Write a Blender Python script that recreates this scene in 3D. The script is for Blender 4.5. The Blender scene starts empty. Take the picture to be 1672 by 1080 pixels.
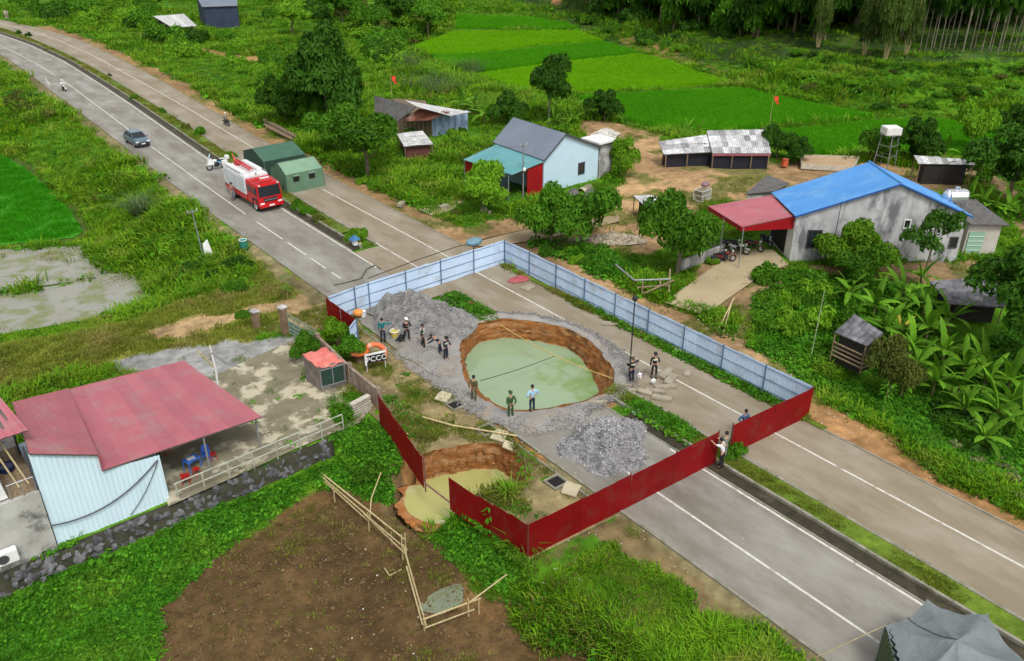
import bpy, bmesh, math, random
import numpy as np
from mathutils import Vector, Matrix, noise
from mathutils.geometry import delaunay_2d_cdt
PI = math.pi
R = math.radians
random.seed(7); RNG = np.random.default_rng(7)
scene = bpy.context.scene
COL = scene.collection

# ------------------------------------------------------------------ camera
FPX, CXP, CYP = 1380.0, 836.0, 540.0
TH = math.atan((540+195)/FPX); AZ = math.atan((409+836)/(FPX/math.cos(TH))); HC = 27.5
FWD = Vector((math.sin(AZ)*math.cos(TH), math.cos(AZ)*math.cos(TH), -math.sin(TH)))
RGT = Vector((math.cos(AZ), -math.sin(AZ), 0)); UPV = RGT.cross(FWD)
CAM = Vector((0, 0, HC))
cam = bpy.data.cameras.new('camera'); camo = bpy.data.objects.new('camera', cam); COL.objects.link(camo)
cam.sensor_fit = 'HORIZONTAL'; cam.sensor_width = 36; cam.lens = 36*FPX/1672
cam.clip_start = 0.5; cam.clip_end = 3000
M = Matrix.Identity(4)
for i in range(3): M[i][0], M[i][1], M[i][2], M[i][3] = RGT[i], UPV[i], -FWD[i], CAM[i]
camo.matrix_world = M; scene.camera = camo

# ------------------------------------------------------------------ sky, sun, exposure (bright overcast)
SUN_EL, SUN_AZ = R(56), R(-162)      # azimuth measured from +Y towards +X
w = bpy.data.worlds.new('World'); scene.world = w; w.use_nodes = True
nt = w.node_tree; nt.nodes.clear()
sk = nt.nodes.new('ShaderNodeTexSky'); sk.sky_type = 'NISHITA'; sk.sun_disc = False
sk.sun_elevation = SUN_EL; sk.sun_rotation = SUN_AZ; sk.dust_density = 3.0; sk.air_density = 1.0
hs = nt.nodes.new('ShaderNodeHueSaturation'); hs.inputs['Saturation'].default_value = 0.12
bg = nt.nodes.new('ShaderNodeBackground'); bg.inputs['Strength'].default_value = 0.14
wo = nt.nodes.new('ShaderNodeOutputWorld')
nt.links.new(sk.outputs[0], hs.inputs['Color']); nt.links.new(hs.outputs[0], bg.inputs[0]); nt.links.new(bg.outputs[0], wo.inputs[0])
sl = bpy.data.lights.new('sun', 'SUN'); sl.energy = 1.35; sl.angle = R(14); sl.color = (1, .97, .92)
so = bpy.data.objects.new('sun', sl); COL.objects.link(so)
sd = Vector((math.sin(SUN_AZ)*math.cos(SUN_EL), math.cos(SUN_AZ)*math.cos(SUN_EL), math.sin(SUN_EL)))
so.rotation_euler = sd.to_track_quat('Z', 'Y').to_euler(); so.location = (0, 0, 80)
scene.view_settings.view_transform = 'Standard'; scene.view_settings.look = 'None'
scene.view_settings.gamma = 1; scene.view_settings.use_curve_mapping = False
scene.view_settings.exposure = 0.5

# ------------------------------------------------------------------ pixel <-> place
def at(px, py, z=0.0):
    d = FWD + RGT*((px-CXP)/FPX) + UPV*((CYP-py)/FPX)
    return CAM + d*((z-HC)/d.z)
def P2(lst, z=0.0): return np.array([at(x, y, z)[:2] for x, y in lst])
def hsh(ix, iy, s): 
    n = (ix*374761393 + iy*668265263 + s*1442695041) & 0x7fffffff
    n = ((n ^ (n >> 13))*1274126177) & 0x7fffffff
    return ((n ^ (n >> 16)) & 0xffff)/65535.0
def vn(x, y, sc, s=0):
    x = np.asarray(x, float)/sc+1000; y = np.asarray(y, float)/sc+1000
    ix = np.floor(x).astype(np.int64); iy = np.floor(y).astype(np.int64); fx = x-ix; fy = y-iy
    fx = fx*fx*(3-2*fx); fy = fy*fy*(3-2*fy)
    a = hsh(ix, iy, s)*(1-fx)+hsh(ix+1, iy, s)*fx; b = hsh(ix, iy+1, s)*(1-fx)+hsh(ix+1, iy+1, s)*fx
    return (a*(1-fy)+b*fy)*2-1
def fbm(x, y, sc, s=0, o=3): return sum(vn(x, y, sc/2**k, s+k*7)*.5**k for k in range(o))
def sdist(x, y, poly):
    """signed distance to polygon, positive outside"""
    x = np.asarray(x, float); y = np.asarray(y, float); d = np.full(x.shape, 1e9); ins = np.zeros(x.shape, bool)
    n = len(poly)
    for i in range(n):
        ax, ay = poly[i]; bx, by = poly[(i+1) % n]; ex, ey = bx-ax, by-ay; L = ex*ex+ey*ey+1e-12
        t = np.clip(((x-ax)*ex+(y-ay)*ey)/L, 0, 1); d = np.minimum(d, (x-ax-t*ex)**2+(y-ay-t*ey)**2)
        if ay != by:
            c = ((ay > y) != (by > y)) & (x < (bx-ax)*(y-ay)/(by-ay)+ax); ins ^= c
    d = np.sqrt(d); return np.where(ins, -d, d)
def sstep(t): t = np.clip(t, 0, 1); return t*t*(3-2*t)

# road lines as x(y)
def tab(ys, xs): return lambda y: np.interp(y, ys, xs)
LL = tab([-60, 80, 95, 118, 140, 160, 180, 195, 210, 228, 260], [24.6, 24.7, 25.0, 25.5, 25.8, 26.2, 26.1, 25, 22, 17, 4])
LR = tab([-60, 73, 94, 111, 125, 143, 165, 187, 205, 225, 240, 262], [30.4, 30.5, 31.1, 31.8, 32.4, 32.9, 33.3, 32.5, 30.6, 27, 22, 11])
RL = tab([-60, 70, 91, 110, 131, 150, 173, 203, 222, 240, 264], [32.8, 32.9, 33.5, 34.6, 35.1, 35.6, 35.5, 34, 31, 26, 15])
RR = tab([-60, 75, 98, 120, 140, 165, 185, 205, 225, 243, 270], [38.4, 38.5, 38.9, 40, 40.9, 41.4, 41.3, 39.5, 35.5, 30, 17])
RC = tab([-60, 76, 100, 120, 144, 169, 192, 209, 225, 243], [36.1, 36.1, 37, 37.8, 38.3, 38.7, 37.8, 35.9, 33, 28])
LC = tab([-60, 75, 100, 132, 150, 165, 179, 195, 215], [26.9, 27.1, 27.6, 28.6, 29.1, 29.0, 28.6, 27.4, 23.5])

HOLE1 = P2([(755, 600), (752, 575), (760, 548), (780, 530), (805, 521), (840, 522), (880, 526), (920, 536), (958, 555), (985, 582), (1002, 612), (1000, 632), (975, 648), (930, 662), (880, 671), (835, 671), (800, 660), (772, 634)])
WAT1 = P2([(762, 602), (759, 588), (766, 566), (788, 555), (815, 552), (850, 551), (890, 553), (920, 562), (940, 578), (956, 598), (970, 622), (978, 640), (960, 652), (920, 660), (875, 668), (830, 668), (802, 655), (780, 632)], -1.5)
HOLE2 = np.vstack([P2([(662, 768), (676, 752), (700, 738), (740, 731), (780, 724), (815, 724), (838, 738), (862, 765), (868, 790)]), P2([(862, 812), (806, 836), (758, 856), (716, 872), (682, 866), (655, 845), (646, 822), (646, 795)], -1.72)])
WAT2 = P2([(662, 805), (676, 783), (705, 765), (750, 753), (790, 754), (825, 765), (850, 785), (852, 803), (800, 822), (755, 840), (718, 856), (690, 851), (668, 838), (660, 822)], -1.72)

PAD_LEFT = P2([(-700, 120), (-200, 215), (0, 253), (40, 275), (80, 310), (112, 343), (136, 380), (120, 390), (0, 402), (-500, 440)], -2.5)
FLOOD_A = P2([(-500, 448), (0, 409), (130, 403), (165, 425), (185, 445), (120, 462), (0, 478), (-500, 520)], -2.5)
FLOOD_B = P2([(-500, 525), (0, 482), (110, 465), (205, 440), (235, 458), (262, 492), (180, 518), (0, 548), (-400, 600)], -2.5)
LOWL = P2([(-700, 120), (-200, 215), (0, 250), (60, 285), (110, 335), (140, 380), (200, 432), (235, 448), (266, 492), (180, 522), (0, 555), (-400, 610)], -2.5)
FIELD = np.array([(-40, 33.4), (6, 33.4), (14.5, 34.2), (16.2, 33), (17.0, 30.5), (16.8, 26.5), (16.6, 20), (16.8, 12), (17, -12), (-40, -12)])
SINKF = np.array(HOLE2)
PAD_MID = [P2(l, -1) for l in (
    [(745, 27), (870, 31), (925, 40), (945, 49), (745, 48)],
    [(676, 78), (742, 54), (945, 53), (985, 68), (880, 75), (790, 88), (700, 90)],
    [(700, 92), (790, 90), (985, 70), (1046, 89), (900, 104), (795, 120), (735, 108)],
    [(772, 126), (900, 107), (1046, 92), (1092, 102), (1140, 122), (1195, 136), (1090, 147), (935, 153), (860, 148)],
    [(945, 161), (1100, 152), (1210, 147), (1320, 172), (1432, 193), (1350, 203), (1262, 207), (1150, 226), (1050, 205), (990, 190)],
    [(1268, 217), (1440, 199), (1672, 203), (1900, 215), (1900, 262), (1680, 262), (1500, 250), (1320, 256), (1290, 242)])]
LOWR = P2([(640, 85), (740, 18), (930, 28), (990, 62), (1100, 98), (1205, 138), (1440, 192), (1672, 198), (2100, 210), (2100, 270), (1672, 262), (1310, 258), (1150, 232), (1060, 215), (950, 175), (860, 155), (740, 125)], -1)
HILL = np.vstack([P2([(860, 12), (935, 24), (1000, 44), (1080, 68), (1125, 88), (1215, 125), (1290, 150), (1420, 180), (1520, 183), (1672, 180), (2300, 185)], -1), [(420, -80), (560, 100), (420, 420), (240, 420)]])
DROPR = P2([(1360, 640), (1500, 690), (1672, 760), (1900, 860), (2000, 600), (1700, 560), (1500, 560), (1400, 590)], -1)
YARDP = P2([(330, 625), (380, 600), (470, 560), (505, 548), (560, 590), (612, 655), (590, 690), (480, 735), (415, 765), (275, 828), (268, 800), (262, 740), (160, 640)])
def height(x, y):
    x = np.asarray(x, float); y = np.asarray(y, float)
    z = np.full(x.shape, -0.07) + 0.0
    rough = fbm(x, y, 5, 3)*.10
    # soft banks outside the roads
    off = np.where(x < LL(y), LL(y)-x, np.where(x > RR(y), x-RR(y), 0)); 
    z = z + rough*sstep(off/3)
    def ap(z, poly, h, fall): 
        wgt = 1-sstep(sdist(x, y, poly)/fall); return z*(1-wgt)+h*wgt
    z = np.where(off > .4, z-.05, z)
    z = ap(z, LOWL, -2.5, 8.2)
    z = ap(z, LOWR, -1.0, 4.0)
    z = ap(z, DROPR, -1.0, 4.0)
    z = ap(z, FIELD, -1.8, 3.0)
    z = np.where((x > 18.6) & (x < 24.7) & (y > 21.5) & (y < 52), np.maximum(z, -.07), z)
    z = ap(z, YARDP, -.14, .6)
    z = np.where((y < 36.78) & (y > 31) & (x < 16.6), np.minimum(z, -1.8+.7*sstep((y-33.2)/3.1)), z)
    # bottom of the two sinkholes
    z = ap(z, HOLE1, -2.6, .5)
    z = ap(z, WAT2, -2.6, 1.0)
    d = np.maximum(-sdist(x, y, HILL), 0)
    hz = 1.6*sstep(d/2.5) + np.where(d > 3, (d-3)*.13, 0) + np.where(d > 30, (d-30)*.28, 0) + np.where(d > 70, (d-70)*.2, 0)
    hz = hz + sstep(d/8)*(fbm(x, y, 14, 9)*.5)
    ph = (d/6.0+fbm(x, y, 30, 4)*.55) % 1; hz = hz + .95*sstep((d-5)/4)*(sstep(ph/.16)-ph)
    hz = np.minimum(hz, 60)
    z = z + hz
    return z
def H1(x, y): return float(height(np.array([x]), np.array([y]))[0])
def G(px, py):
    """point of the terrain seen at a pixel"""
    d = (FWD + RGT*((px-CXP)/FPX) + UPV*((CYP-py)/FPX)).normalized()
    ts = np.linspace(25, 420, 2400); x = CAM.x+d.x*ts; y = CAM.y+d.y*ts; z = CAM.z+d.z*ts
    k = int(np.argmax(z < height(x, y))) or len(ts)-1
    return Vector((x[k], y[k], H1(x[k], y[k])))

# ------------------------------------------------------------------ object helpers
class MB:
    def __init__(s): s.v = []; s.f = []
    def add(s, vs, fs): n = len(s.v); s.v += [tuple(v) for v in vs]; s.f += [tuple(i+n for i in f) for f in fs]; return s
    def quad(s, *p): return s.add(p, [tuple(range(len(p)))])
    def box(s, c, d, rz=0, rx=0):
        m = Matrix.Rotation(rz, 3, 'Z') @ Matrix.Rotation(rx, 3, 'X'); c = Vector(c)
        vs = [c+m @ Vector((i*d[0]/2, j*d[1]/2, k*d[2]/2)) for i in (-1, 1) for j in (-1, 1) for k in (-1, 1)]
        return s.add(vs, [(0, 1, 3, 2), (4, 6, 7, 5), (0, 4, 5, 1), (2, 3, 7, 6), (0, 2, 6, 4), (1, 5, 7, 3)])
    def hexa(s, b, t):
        n = len(b); return s.add(list(b)+list(t), [tuple(range(n))[::-1], tuple(range(n, 2*n))]+[(i, (i+1) % n, n+(i+1) % n, n+i) for i in range(n)])
    def slab(s, pts, th):
        pts = [Vector(p) for p in pts]; nrm = (pts[1]-pts[0]).cross(pts[2]-pts[1]).normalized()
        if nrm.z < 0: pts = pts[::-1]; nrm = -nrm
        return s.hexa([p-nrm*th for p in pts], pts)
    def bar(s, a, b, r, n=6, r2=None):
        a = Vector(a); b = Vector(b); d = (b-a).normalized(); r2 = r if r2 is None else r2
        u = d.orthogonal().normalized(); v = d.cross(u)
        ra = [a+(u*math.cos(2*PI*i/n)+v*math.sin(2*PI*i/n))*r for i in range(n)]; rb = [b+(u*math.cos(2*PI*i/n)+v*math.sin(2*PI*i/n))*r2 for i in range(n)]
        return s.hexa(ra, rb)
    def tube(s, pts, rs, n=6):
        for i in range(len(pts)-1): s.bar(pts[i], pts[i+1], rs[i] if hasattr(rs, '__len__') else rs, n, rs[i+1] if hasattr(rs, '__len__') else None)
        return s
    def prism(s, prof, axis, w, c=(0, 0, 0)):
        """profile in (y,z) extruded along x (axis 0) or profile (x,z) along y (axis 1), or (x,y) along z"""
        c = Vector(c)
        def mk(p, t): 
            if axis == 0: return c+Vector((t, p[0], p[1]))
            if axis == 1: return c+Vector((p[0], t, p[1]))
            return c+Vector((p[0], p[1], t))
        return s.hexa([mk(p, -w/2) for p in prof], [mk(p, w/2) for p in prof])
    def ball(s, c, r, nu=10, nv=7):
        c = Vector(c); r = Vector(r) if hasattr(r, '__len__') else Vector((r, r, r)); vs = []; fs = []
        for j in range(nv+1):
            for i in range(nu):
                a = 2*PI*i/nu; b = PI*j/nv; vs.append(c+Vector((r.x*math.sin(b)*math.cos(a), r.y*math.sin(b)*math.sin(a), r.z*math.cos(b))))
        for j in range(nv):
            for i in range(nu): fs.append((j*nu+i, j*nu+(i+1) % nu, (j+1)*nu+(i+1) % nu, (j+1)*nu+i))
        return s.add(vs, fs)
    def torus(s, c, R0, r, ax='Z', nu=18, nv=6):
        c = Vector(c); vs = []; fs = []
        for i in range(nu):
            for j in range(nv):
                a = 2*PI*i/nu; b = 2*PI*j/nv; q = R0+r*math.cos(b); p = (q*math.cos(a), q*math.sin(a), r*math.sin(b))
                if ax == 'X': p = (p[2], p[0], p[1])
                if ax == 'Y': p = (p[0], p[2], p[1])
                vs.append(c+Vector(p))
        for i in range(nu):
            for j in range(nv): fs.append((i*nv+j, ((i+1) % nu)*nv+j, ((i+1) % nu)*nv+(j+1) % nv, i*nv+(j+1) % nv))
        return s.add(vs, fs)
    def mesh(s, name, mat, org=(0, 0, 0), smooth=False, bevel=0):
        me = bpy.data.meshes.new(name); o = Vector(org)
        me.from_pydata([tuple(Vector(v)-o) for v in s.v], [], s.f); me.materials.append(mat)
        bm = bmesh.new(); bm.from_mesh(me)
        bmesh.ops.remove_doubles(bm, verts=bm.verts, dist=1e-5) if smooth else None
        bmesh.ops.recalc_face_normals(bm, faces=bm.faces)
        if bevel:
            bmesh.ops.bevel(bm, geom=[e for e in bm.edges if e.is_manifold and e.calc_face_angle(0) > .5], offset=bevel, segments=2, affect='EDGES', clamp_overlap=True)
        bm.to_mesh(me); bm.free()
        if smooth: me.polygons.foreach_set('use_smooth', [True]*len(me.polygons))
        return me
    def build(s, name, mat, parent=None, org=(0, 0, 0), smooth=False, bevel=0):
        o = bpy.data.objects.new(name, s.mesh(name, mat, org, smooth, bevel)); COL.objects.link(o); o.parent = parent; return o
def tag(o, label, cat, group=None):
    o['label'] = label; o['category'] = cat
    if group: o['group'] = group
    return o
def thing(name, label, cat, loc=(0, 0, 0), rz=0, group=None):
    o = bpy.data.objects.new(name, None); COL.objects.link(o); o.location = loc; o.rotation_euler = (0, 0, rz); o.empty_display_size = .2
    return tag(o, label, cat, group)
def single(mb, name, mat, label, cat, org, group=None, **k):
    o = mb.build(name, mat, None, org, **k); o.location = org; return tag(o, label, cat, group)
def kids(o): return [c for c in bpy.data.objects if c.parent == o]
def inst(name, me, parent=None, loc=(0, 0, 0), rot=(0, 0, 0), sc=(1, 1, 1)):
    o = bpy.data.objects.new(name, me); COL.objects.link(o); o.parent = parent; o.location = loc; o.rotation_euler = rot; o.scale = sc; return o
def dup(root, loc, rz, label, sc=None, group=None):
    r = root.copy(); COL.objects.link(r); r.location = loc; r.rotation_euler = (0, 0, rz); r['label'] = label
    if sc is not None: r.scale = sc
    if group: r['group'] = group
    for ch in kids(root):
        c = ch.copy(); COL.objects.link(c); c.parent = r
        for g in kids(ch): d = g.copy(); COL.objects.link(d); d.parent = c
    return r
def npmesh(name, V, F, mat, smooth=False):
    me = bpy.data.meshes.new(name); V = np.asarray(V, np.float32); F = np.asarray(F, np.int32)
    me.vertices.add(len(V)); me.vertices.foreach_set('co', V.ravel())
    k = F.shape[1]; me.loops.add(F.size); me.loops.foreach_set('vertex_index', F.ravel())
    me.polygons.add(len(F)); me.polygons.foreach_set('loop_start', np.arange(0, F.size, k, dtype=np.int32)); 
    me.update(calc_edges=True); me.materials.append(mat)
    if smooth: me.polygons.foreach_set('use_smooth', [True]*len(F))
    return me
def struct(o, k='structure'): o['kind'] = k; return o

# ------------------------------------------------------------------ materials
MATS = {}
def mat(name, c1, c2=None, sc=3.0, rough=.8, bump=.0, bsc=None, c3=None, s3=.6, t3=.55, w3=.1, rnd=0., metal=0., world=True, spec=.3, stretch=None, trans=0., vcol=None, emit=None, alpha=1, rough3=None, island=0):
    if name in MATS: return MATS[name]
    m = bpy.data.materials.new(name); m.use_nodes = True; n = m.node_tree.nodes; l = m.node_tree.links; b = n['Principled BSDF']; out = n['Material Output']
    c2 = c2 or tuple(v*.75 for v in c1)
    if world: g = n.new('ShaderNodeNewGeometry').outputs['Position']
    else: g = n.new('ShaderNodeTexCoord').outputs['Object']
    if stretch:
        mp = n.new('ShaderNodeMapping'); mp.inputs['Scale'].default_value = stretch; l.new(g, mp.inputs[0]); g = mp.outputs[0]
    def nz(scale, det=4, ro=.6):
        t = n.new('ShaderNodeTexNoise'); t.inputs['Scale'].default_value = scale; t.inputs['Detail'].default_value = det; t.inputs['Roughness'].default_value = ro; l.new(g, t.inputs['Vector']); return t.outputs['Fac']
    def ramp(f, lo, hi):
        t = n.new('ShaderNodeMapRange'); t.inputs['From Min'].default_value = lo; t.inputs['From Max'].default_value = hi; l.new(f, t.inputs['Value']); return t.outputs[0]
    def mix(f, a, bb, mode='MIX'):
        t = n.new('ShaderNodeMix'); t.data_type = 'RGBA'; t.blend_type = mode
        for sock, val in ((t.inputs[0], f), (t.inputs[6], a), (t.inputs[7], bb)):
            if hasattr(val, 'links') or hasattr(val, 'is_linked'): l.new(val, sock)
            else: sock.default_value = val if not isinstance(val, tuple) else (*val, 1)
        return t.outputs[2]
    f = ramp(nz(sc), .32, .68)
    col = mix(f, c1, c2)
    if vcol:
        a = n.new('ShaderNodeAttribute'); a.attribute_name = vcol
        lum = n.new('ShaderNodeMapRange'); l.new(f, lum.inputs['Value']); lum.inputs['To Min'].default_value = .72; lum.inputs['To Max'].default_value = 1.28
        cc = n.new('ShaderNodeCombineColor')
        for i in range(3): l.new(lum.outputs[0], cc.inputs[i])
        col = mix(1.0, a.outputs['Color'], cc.outputs[0], 'MULTIPLY')
    if c3:
        f3 = ramp(nz(s3, 5, .65), t3-w3, t3+w3); col = mix(f3, col, c3)
    if rnd or island:
        if rnd: src = n.new('ShaderNodeObjectInfo').outputs['Random']; amt = rnd
        else: src = n.new('ShaderNodeNewGeometry').outputs['Random Per Island']; amt = island
        mr = n.new('ShaderNodeMapRange'); l.new(src, mr.inputs['Value']); mr.inputs['To Min'].default_value = 1-amt; mr.inputs['To Max'].default_value = 1+amt
        cc = n.new('ShaderNodeCombineColor')
        for i in range(3): l.new(mr.outputs[0], cc.inputs[i])
        col = mix(1.0, col, cc.outputs[0], 'MULTIPLY')
    l.new(col, b.inputs['Base Color'])
    b.inputs['Roughness'].default_value = rough; b.inputs['Metallic'].default_value = metal; b.inputs['Specular IOR Level'].default_value = spec
    if rough3 is not None and c3:
        mr = n.new('ShaderNodeMapRange'); l.new(f3, mr.inputs['Value']); mr.inputs['To Min'].default_value = rough; mr.inputs['To Max'].default_value = rough3; l.new(mr.outputs[0], b.inputs['Roughness'])
    if bump:
        bp = n.new('ShaderNodeBump'); bp.inputs['Strength'].default_value = min(1, bump); bp.inputs['Distance'].default_value = .05 if bump <= 1 else .05*bump
        l.new(nz(bsc or sc*3, 5, .65), bp.inputs['Height']); l.new(bp.outputs[0], b.inputs['Normal'])
    if trans:
        tr = n.new('ShaderNodeBsdfTranslucent'); l.new(col, tr.inputs['Color']); ms = n.new('ShaderNodeMixShader'); ms.inputs[0].default_value = trans
        l.new(b.outputs[0], ms.inputs[1]); l.new(tr.outputs[0], ms.inputs[2]); l.new(ms.outputs[0], out.inputs['Surface'])
    MATS[name] = m; return m

def leafmat(name, a, b, trans=.3, sc=1.2, rnd=.25, **k): return mat(name, a, b, sc=sc, rough=.6, spec=.12, trans=trans, rnd=rnd, **k)
M_GROUND = mat('ground_soil_and_grass', (1, 1, 1), sc=1.6, rough=.95, bump=1.6, bsc=5, vcol='Col', spec=.1)
M_ROADL = mat('grey_wet_road', (.155, .142, .115), (.215, .20, .165), sc=.35, rough=.62, bump=.12, bsc=20, c3=(.31, .30, .27), s3=.5, t3=.56, w3=.16, rough3=.45, spec=.35, stretch=(1, .35, 1))
M_ROADR = mat('muddy_brown_road', (.205, .165, .105), (.255, .215, .15), sc=.4, rough=.65, bump=.12, bsc=20, c3=(.34, .305, .24), s3=.55, t3=.6, w3=.16, spec=.3, stretch=(1, .35, 1))
M_LINE = mat('worn_white_paint', (.62, .61, .55), (.5, .48, .42), sc=4, rough=.7, c3=(.27, .24, .19), s3=2.2, t3=.6, w3=.07)
M_KERB = mat('kerb_concrete', (.3, .28, .23), (.2, .19, .15), sc=2, rough=.85, bump=.3, c3=(.12, .13, .06), s3=1.1, t3=.6)
M_CONC = mat('yard_concrete', (.22, .195, .13), (.15, .135, .085), sc=.9, rough=.8, bump=.3, c3=(.44, .40, .29), s3=.6, t3=.54, w3=.04)
M_DRIVE = mat('driveway_concrete', (.42, .34, .21), (.34, .27, .165), sc=.5, rough=.85, bump=.2)
M_GRAVEL = mat('crushed_stone', (.29, .28, .27), (.17, .165, .165), sc=5, rough=.95, bump=1.5, bsc=9, rnd=.3)
M_DUST = mat('grey_stone_dust', (.30, .29, .275), (.22, .21, .195), sc=1.2, rough=.9, bump=.7, bsc=7, c3=(.3, .25, .18), s3=.5, t3=.58)
M_SOIL = mat('orange_clay', (.42, .17, .045), (.24, .09, .026), sc=1.6, rough=.95, bump=2.5, bsc=4, stretch=(1, 1, 4), c3=(.42, .25, .12), s3=1.0, t3=.58)
M_WATER1 = mat('green_sinkhole_water', (.27, .36, .22), (.24, .33, .195), sc=.3, rough=.07, spec=.5, bump=.03, bsc=3, c3=(.17, .27, .08), s3=.09, t3=.54, w3=.03)  # darker second tone puts the bank's reflection into the water colour
M_WATER2 = mat('yellow_sinkhole_water', (.41, .39, .15), (.36, .35, .12), sc=.3, rough=.2, spec=.4, bump=.02, bsc=3, c3=(.44, .44, .27), s3=.22, t3=.55, w3=.08)
M_FLOOD = mat('muddy_flood_water', (.27, .27, .23), (.23, .225, .175), sc=.25, rough=.25, spec=.5, c3=(.17, .19, .08), s3=.45, t3=.54, w3=.06, rough3=.8)
M_BLUE = mat('blue_sheet', (.52, .66, .84), (.48, .61, .79), sc=.7, rough=.5, metal=0, rnd=.06, c3=(.40, .46, .52), s3=.9, t3=.62, w3=.1)
M_BLUEP = mat('blue_post', (.10, .17, .27), rough=.5)
M_RED = mat('dark_red_sheet', (.20, .003, .005), (.165, .002, .004), sc=.8, rough=.55, spec=.15, rnd=.08, c3=(.16, .02, .015), s3=1.1, t3=.62, w3=.1)
M_WHITE = mat('white_paint', (.75, .75, .74), (.62, .62, .6), sc=1.5, rough=.5)
M_BLACK = mat('black_rubber', (.02, .02, .02), rough=.7)
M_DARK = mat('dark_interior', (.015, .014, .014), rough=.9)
M_GLASS = mat('dark_glass', (.02, .025, .03), rough=.08, spec=.6)
M_STEEL = mat('galvanised_steel', (.35, .36, .37), (.25, .26, .27), sc=3, rough=.45, metal=.4)
M_WOOD = mat('weathered_wood', (.30, .22, .13), (.17, .12, .07), sc=4, rough=.85, bump=.3, rnd=.2)
M_BAMBOO = mat('pale_bamboo', (.52, .42, .22), (.34, .27, .14), sc=5, rough=.6, rnd=.15)
M_STONE = mat('grey_field_stone', (.15, .15, .155), (.06, .06, .065), sc=3, rough=.95, bump=1, rnd=.4)
M_BARK = mat('tree_bark', (.20, .16, .11), (.10, .08, .05), sc=3, rough=.95, bump=.6, stretch=(1, 1, .3))
M_BARKP = mat('pale_tree_bark', (.26, .23, .17), (.15, .13, .09), sc=2, rough=.9, stretch=(1, 1, .3))

# ------------------------------------------------------------------ ground zones: (name, polygon, colour)
C_LUSH = (.055, .155, .008); C_DIRT = (.30, .20, .10); C_ORANGE = (.36, .20, .085); C_BROWN = (.105, .064, .028)
ZONES = [
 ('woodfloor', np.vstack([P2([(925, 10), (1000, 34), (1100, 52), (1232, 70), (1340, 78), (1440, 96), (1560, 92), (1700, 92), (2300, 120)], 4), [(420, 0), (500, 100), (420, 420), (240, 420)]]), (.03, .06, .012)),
 ('lawn', P2([(-200, 560), (0, 552), (180, 522), (262, 500), (300, 480), (420, 490), (520, 470), (545, 500), (520, 545), (470, 560), (370, 600), (280, 600), (0, 670), (-200, 720)], -1), (.19, .20, .035)),
 ('lawn', P2([(395, 385), (430, 405), (500, 450), (545, 480), (500, 490), (420, 470), (380, 420)]), (.15, .20, .025)),
 ('dirt', P2([(240, 545), (330, 520), (420, 500), (480, 490), (500, 455), (548, 480), (580, 540), (560, 560), (505, 545), (480, 550), (470, 500), (400, 522), (300, 560), (255, 562)], -.2), (.34, .235, .12)),
 ('gravel', P2([(180, 592), (290, 570), (340, 575), (375, 560), (460, 560), (505, 548), (480, 575), (380, 600), (330, 625), (190, 612)], -.2), (.27, .27, .26)),
 ('brown', np.array([(3, -12), (16.6, -12), (17.6, 16), (17.2, 22), (17.2, 28), (17.6, 31), (15.5, 34.6), (13.6, 35.4), (9.5, 34.2), (7.4, 33.0), (5.0, 31.8), (3.7, 29), (3.4, 25), (3.8, 20), (3.4, 12)]), C_BROWN),
 ('yard', P2([(1060, 200), (1100, 240), (1240, 262), (1310, 262), (1420, 258), (1565, 290), (1600, 320), (1500, 330), (1260, 330), (1150, 330), (1085, 400), (1040, 420), (960, 400), (880, 415), (840, 425), (800, 408), (760, 400), (800, 375), (870, 345), (960, 325), (1010, 310), (1010, 250), (960, 235), (930, 205), (960, 192)]), (.34, .22, .11)),
 ('dirt', P2([(520, 262), (600, 305), (700, 350), (760, 372), (860, 350), (900, 380), (862, 398), (940, 432), (1040, 478), (1130, 505), (1200, 548), (1290, 600), (1345, 630), (1345, 665), (1320, 690), (1200, 640), (1000, 545), (850, 445), (760, 410), (640, 350), (500, 275)]), (.31, .20, .10)),
 ('dirt', P2([(1180, 405), (1290, 430), (1450, 430), (1640, 420), (1700, 440), (1700, 475), (1560, 470), (1400, 455), (1290, 455), (1230, 500), (1225, 600), (1205, 600), (1195, 510), (1120, 500), (1080, 490)]), (.26, .175, .09)),
 ('dirt', P2([(1490, 250), (1610, 300), (1680, 400), (1700, 350), (1610, 262)]), (.22, .15, .08)),
 ('orange', P2([(1300, 655), (1340, 640), (1420, 690), (1490, 745), (1600, 800), (1680, 850), (1760, 900), (1672, 885), (1450, 760), (1310, 690)]), C_ORANGE),
 ('orange', np.array([(x(y)+o, y) for x, o, ys in ((RR, -.2, range(62, 215, 6)), (RR, 2.6, range(215, 62, -6))) for y in ys]), (.27, .175, .08)),
 ('shoulder', np.array([(x(y)+o, y) for x, o, ys in ((LL, .3, range(-12, 210, 6)), (LL, -1.3, range(210, -12, -6))) for y in ys]), (.20, .17, .085)),
 ('shoulder', P2([(890, 895), (960, 868), (1020, 848), (1110, 930), (1230, 1040), (1290, 1090), (1220, 1060), (1110, 965), (1030, 905), (985, 885), (920, 905)]), (.17, .125, .06)),
 ('orange', P2([(255, 62), (300, 75), (450, 95), (470, 105), (400, 100), (260, 70)]), (.28, .17, .07)),
 ('orange', P2([(860, -20), (930, -10), (935, 12), (915, 20), (870, 8)], -1), (.40, .2, .09)),
 ('bank', P2([(1000, 40), (1060, 62), (1110, 90), (1170, 112), (1235, 138), (1215, 150), (1150, 128), (1080, 98), (1010, 62)], -.5), (.23, .15, .06)),
]
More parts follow.
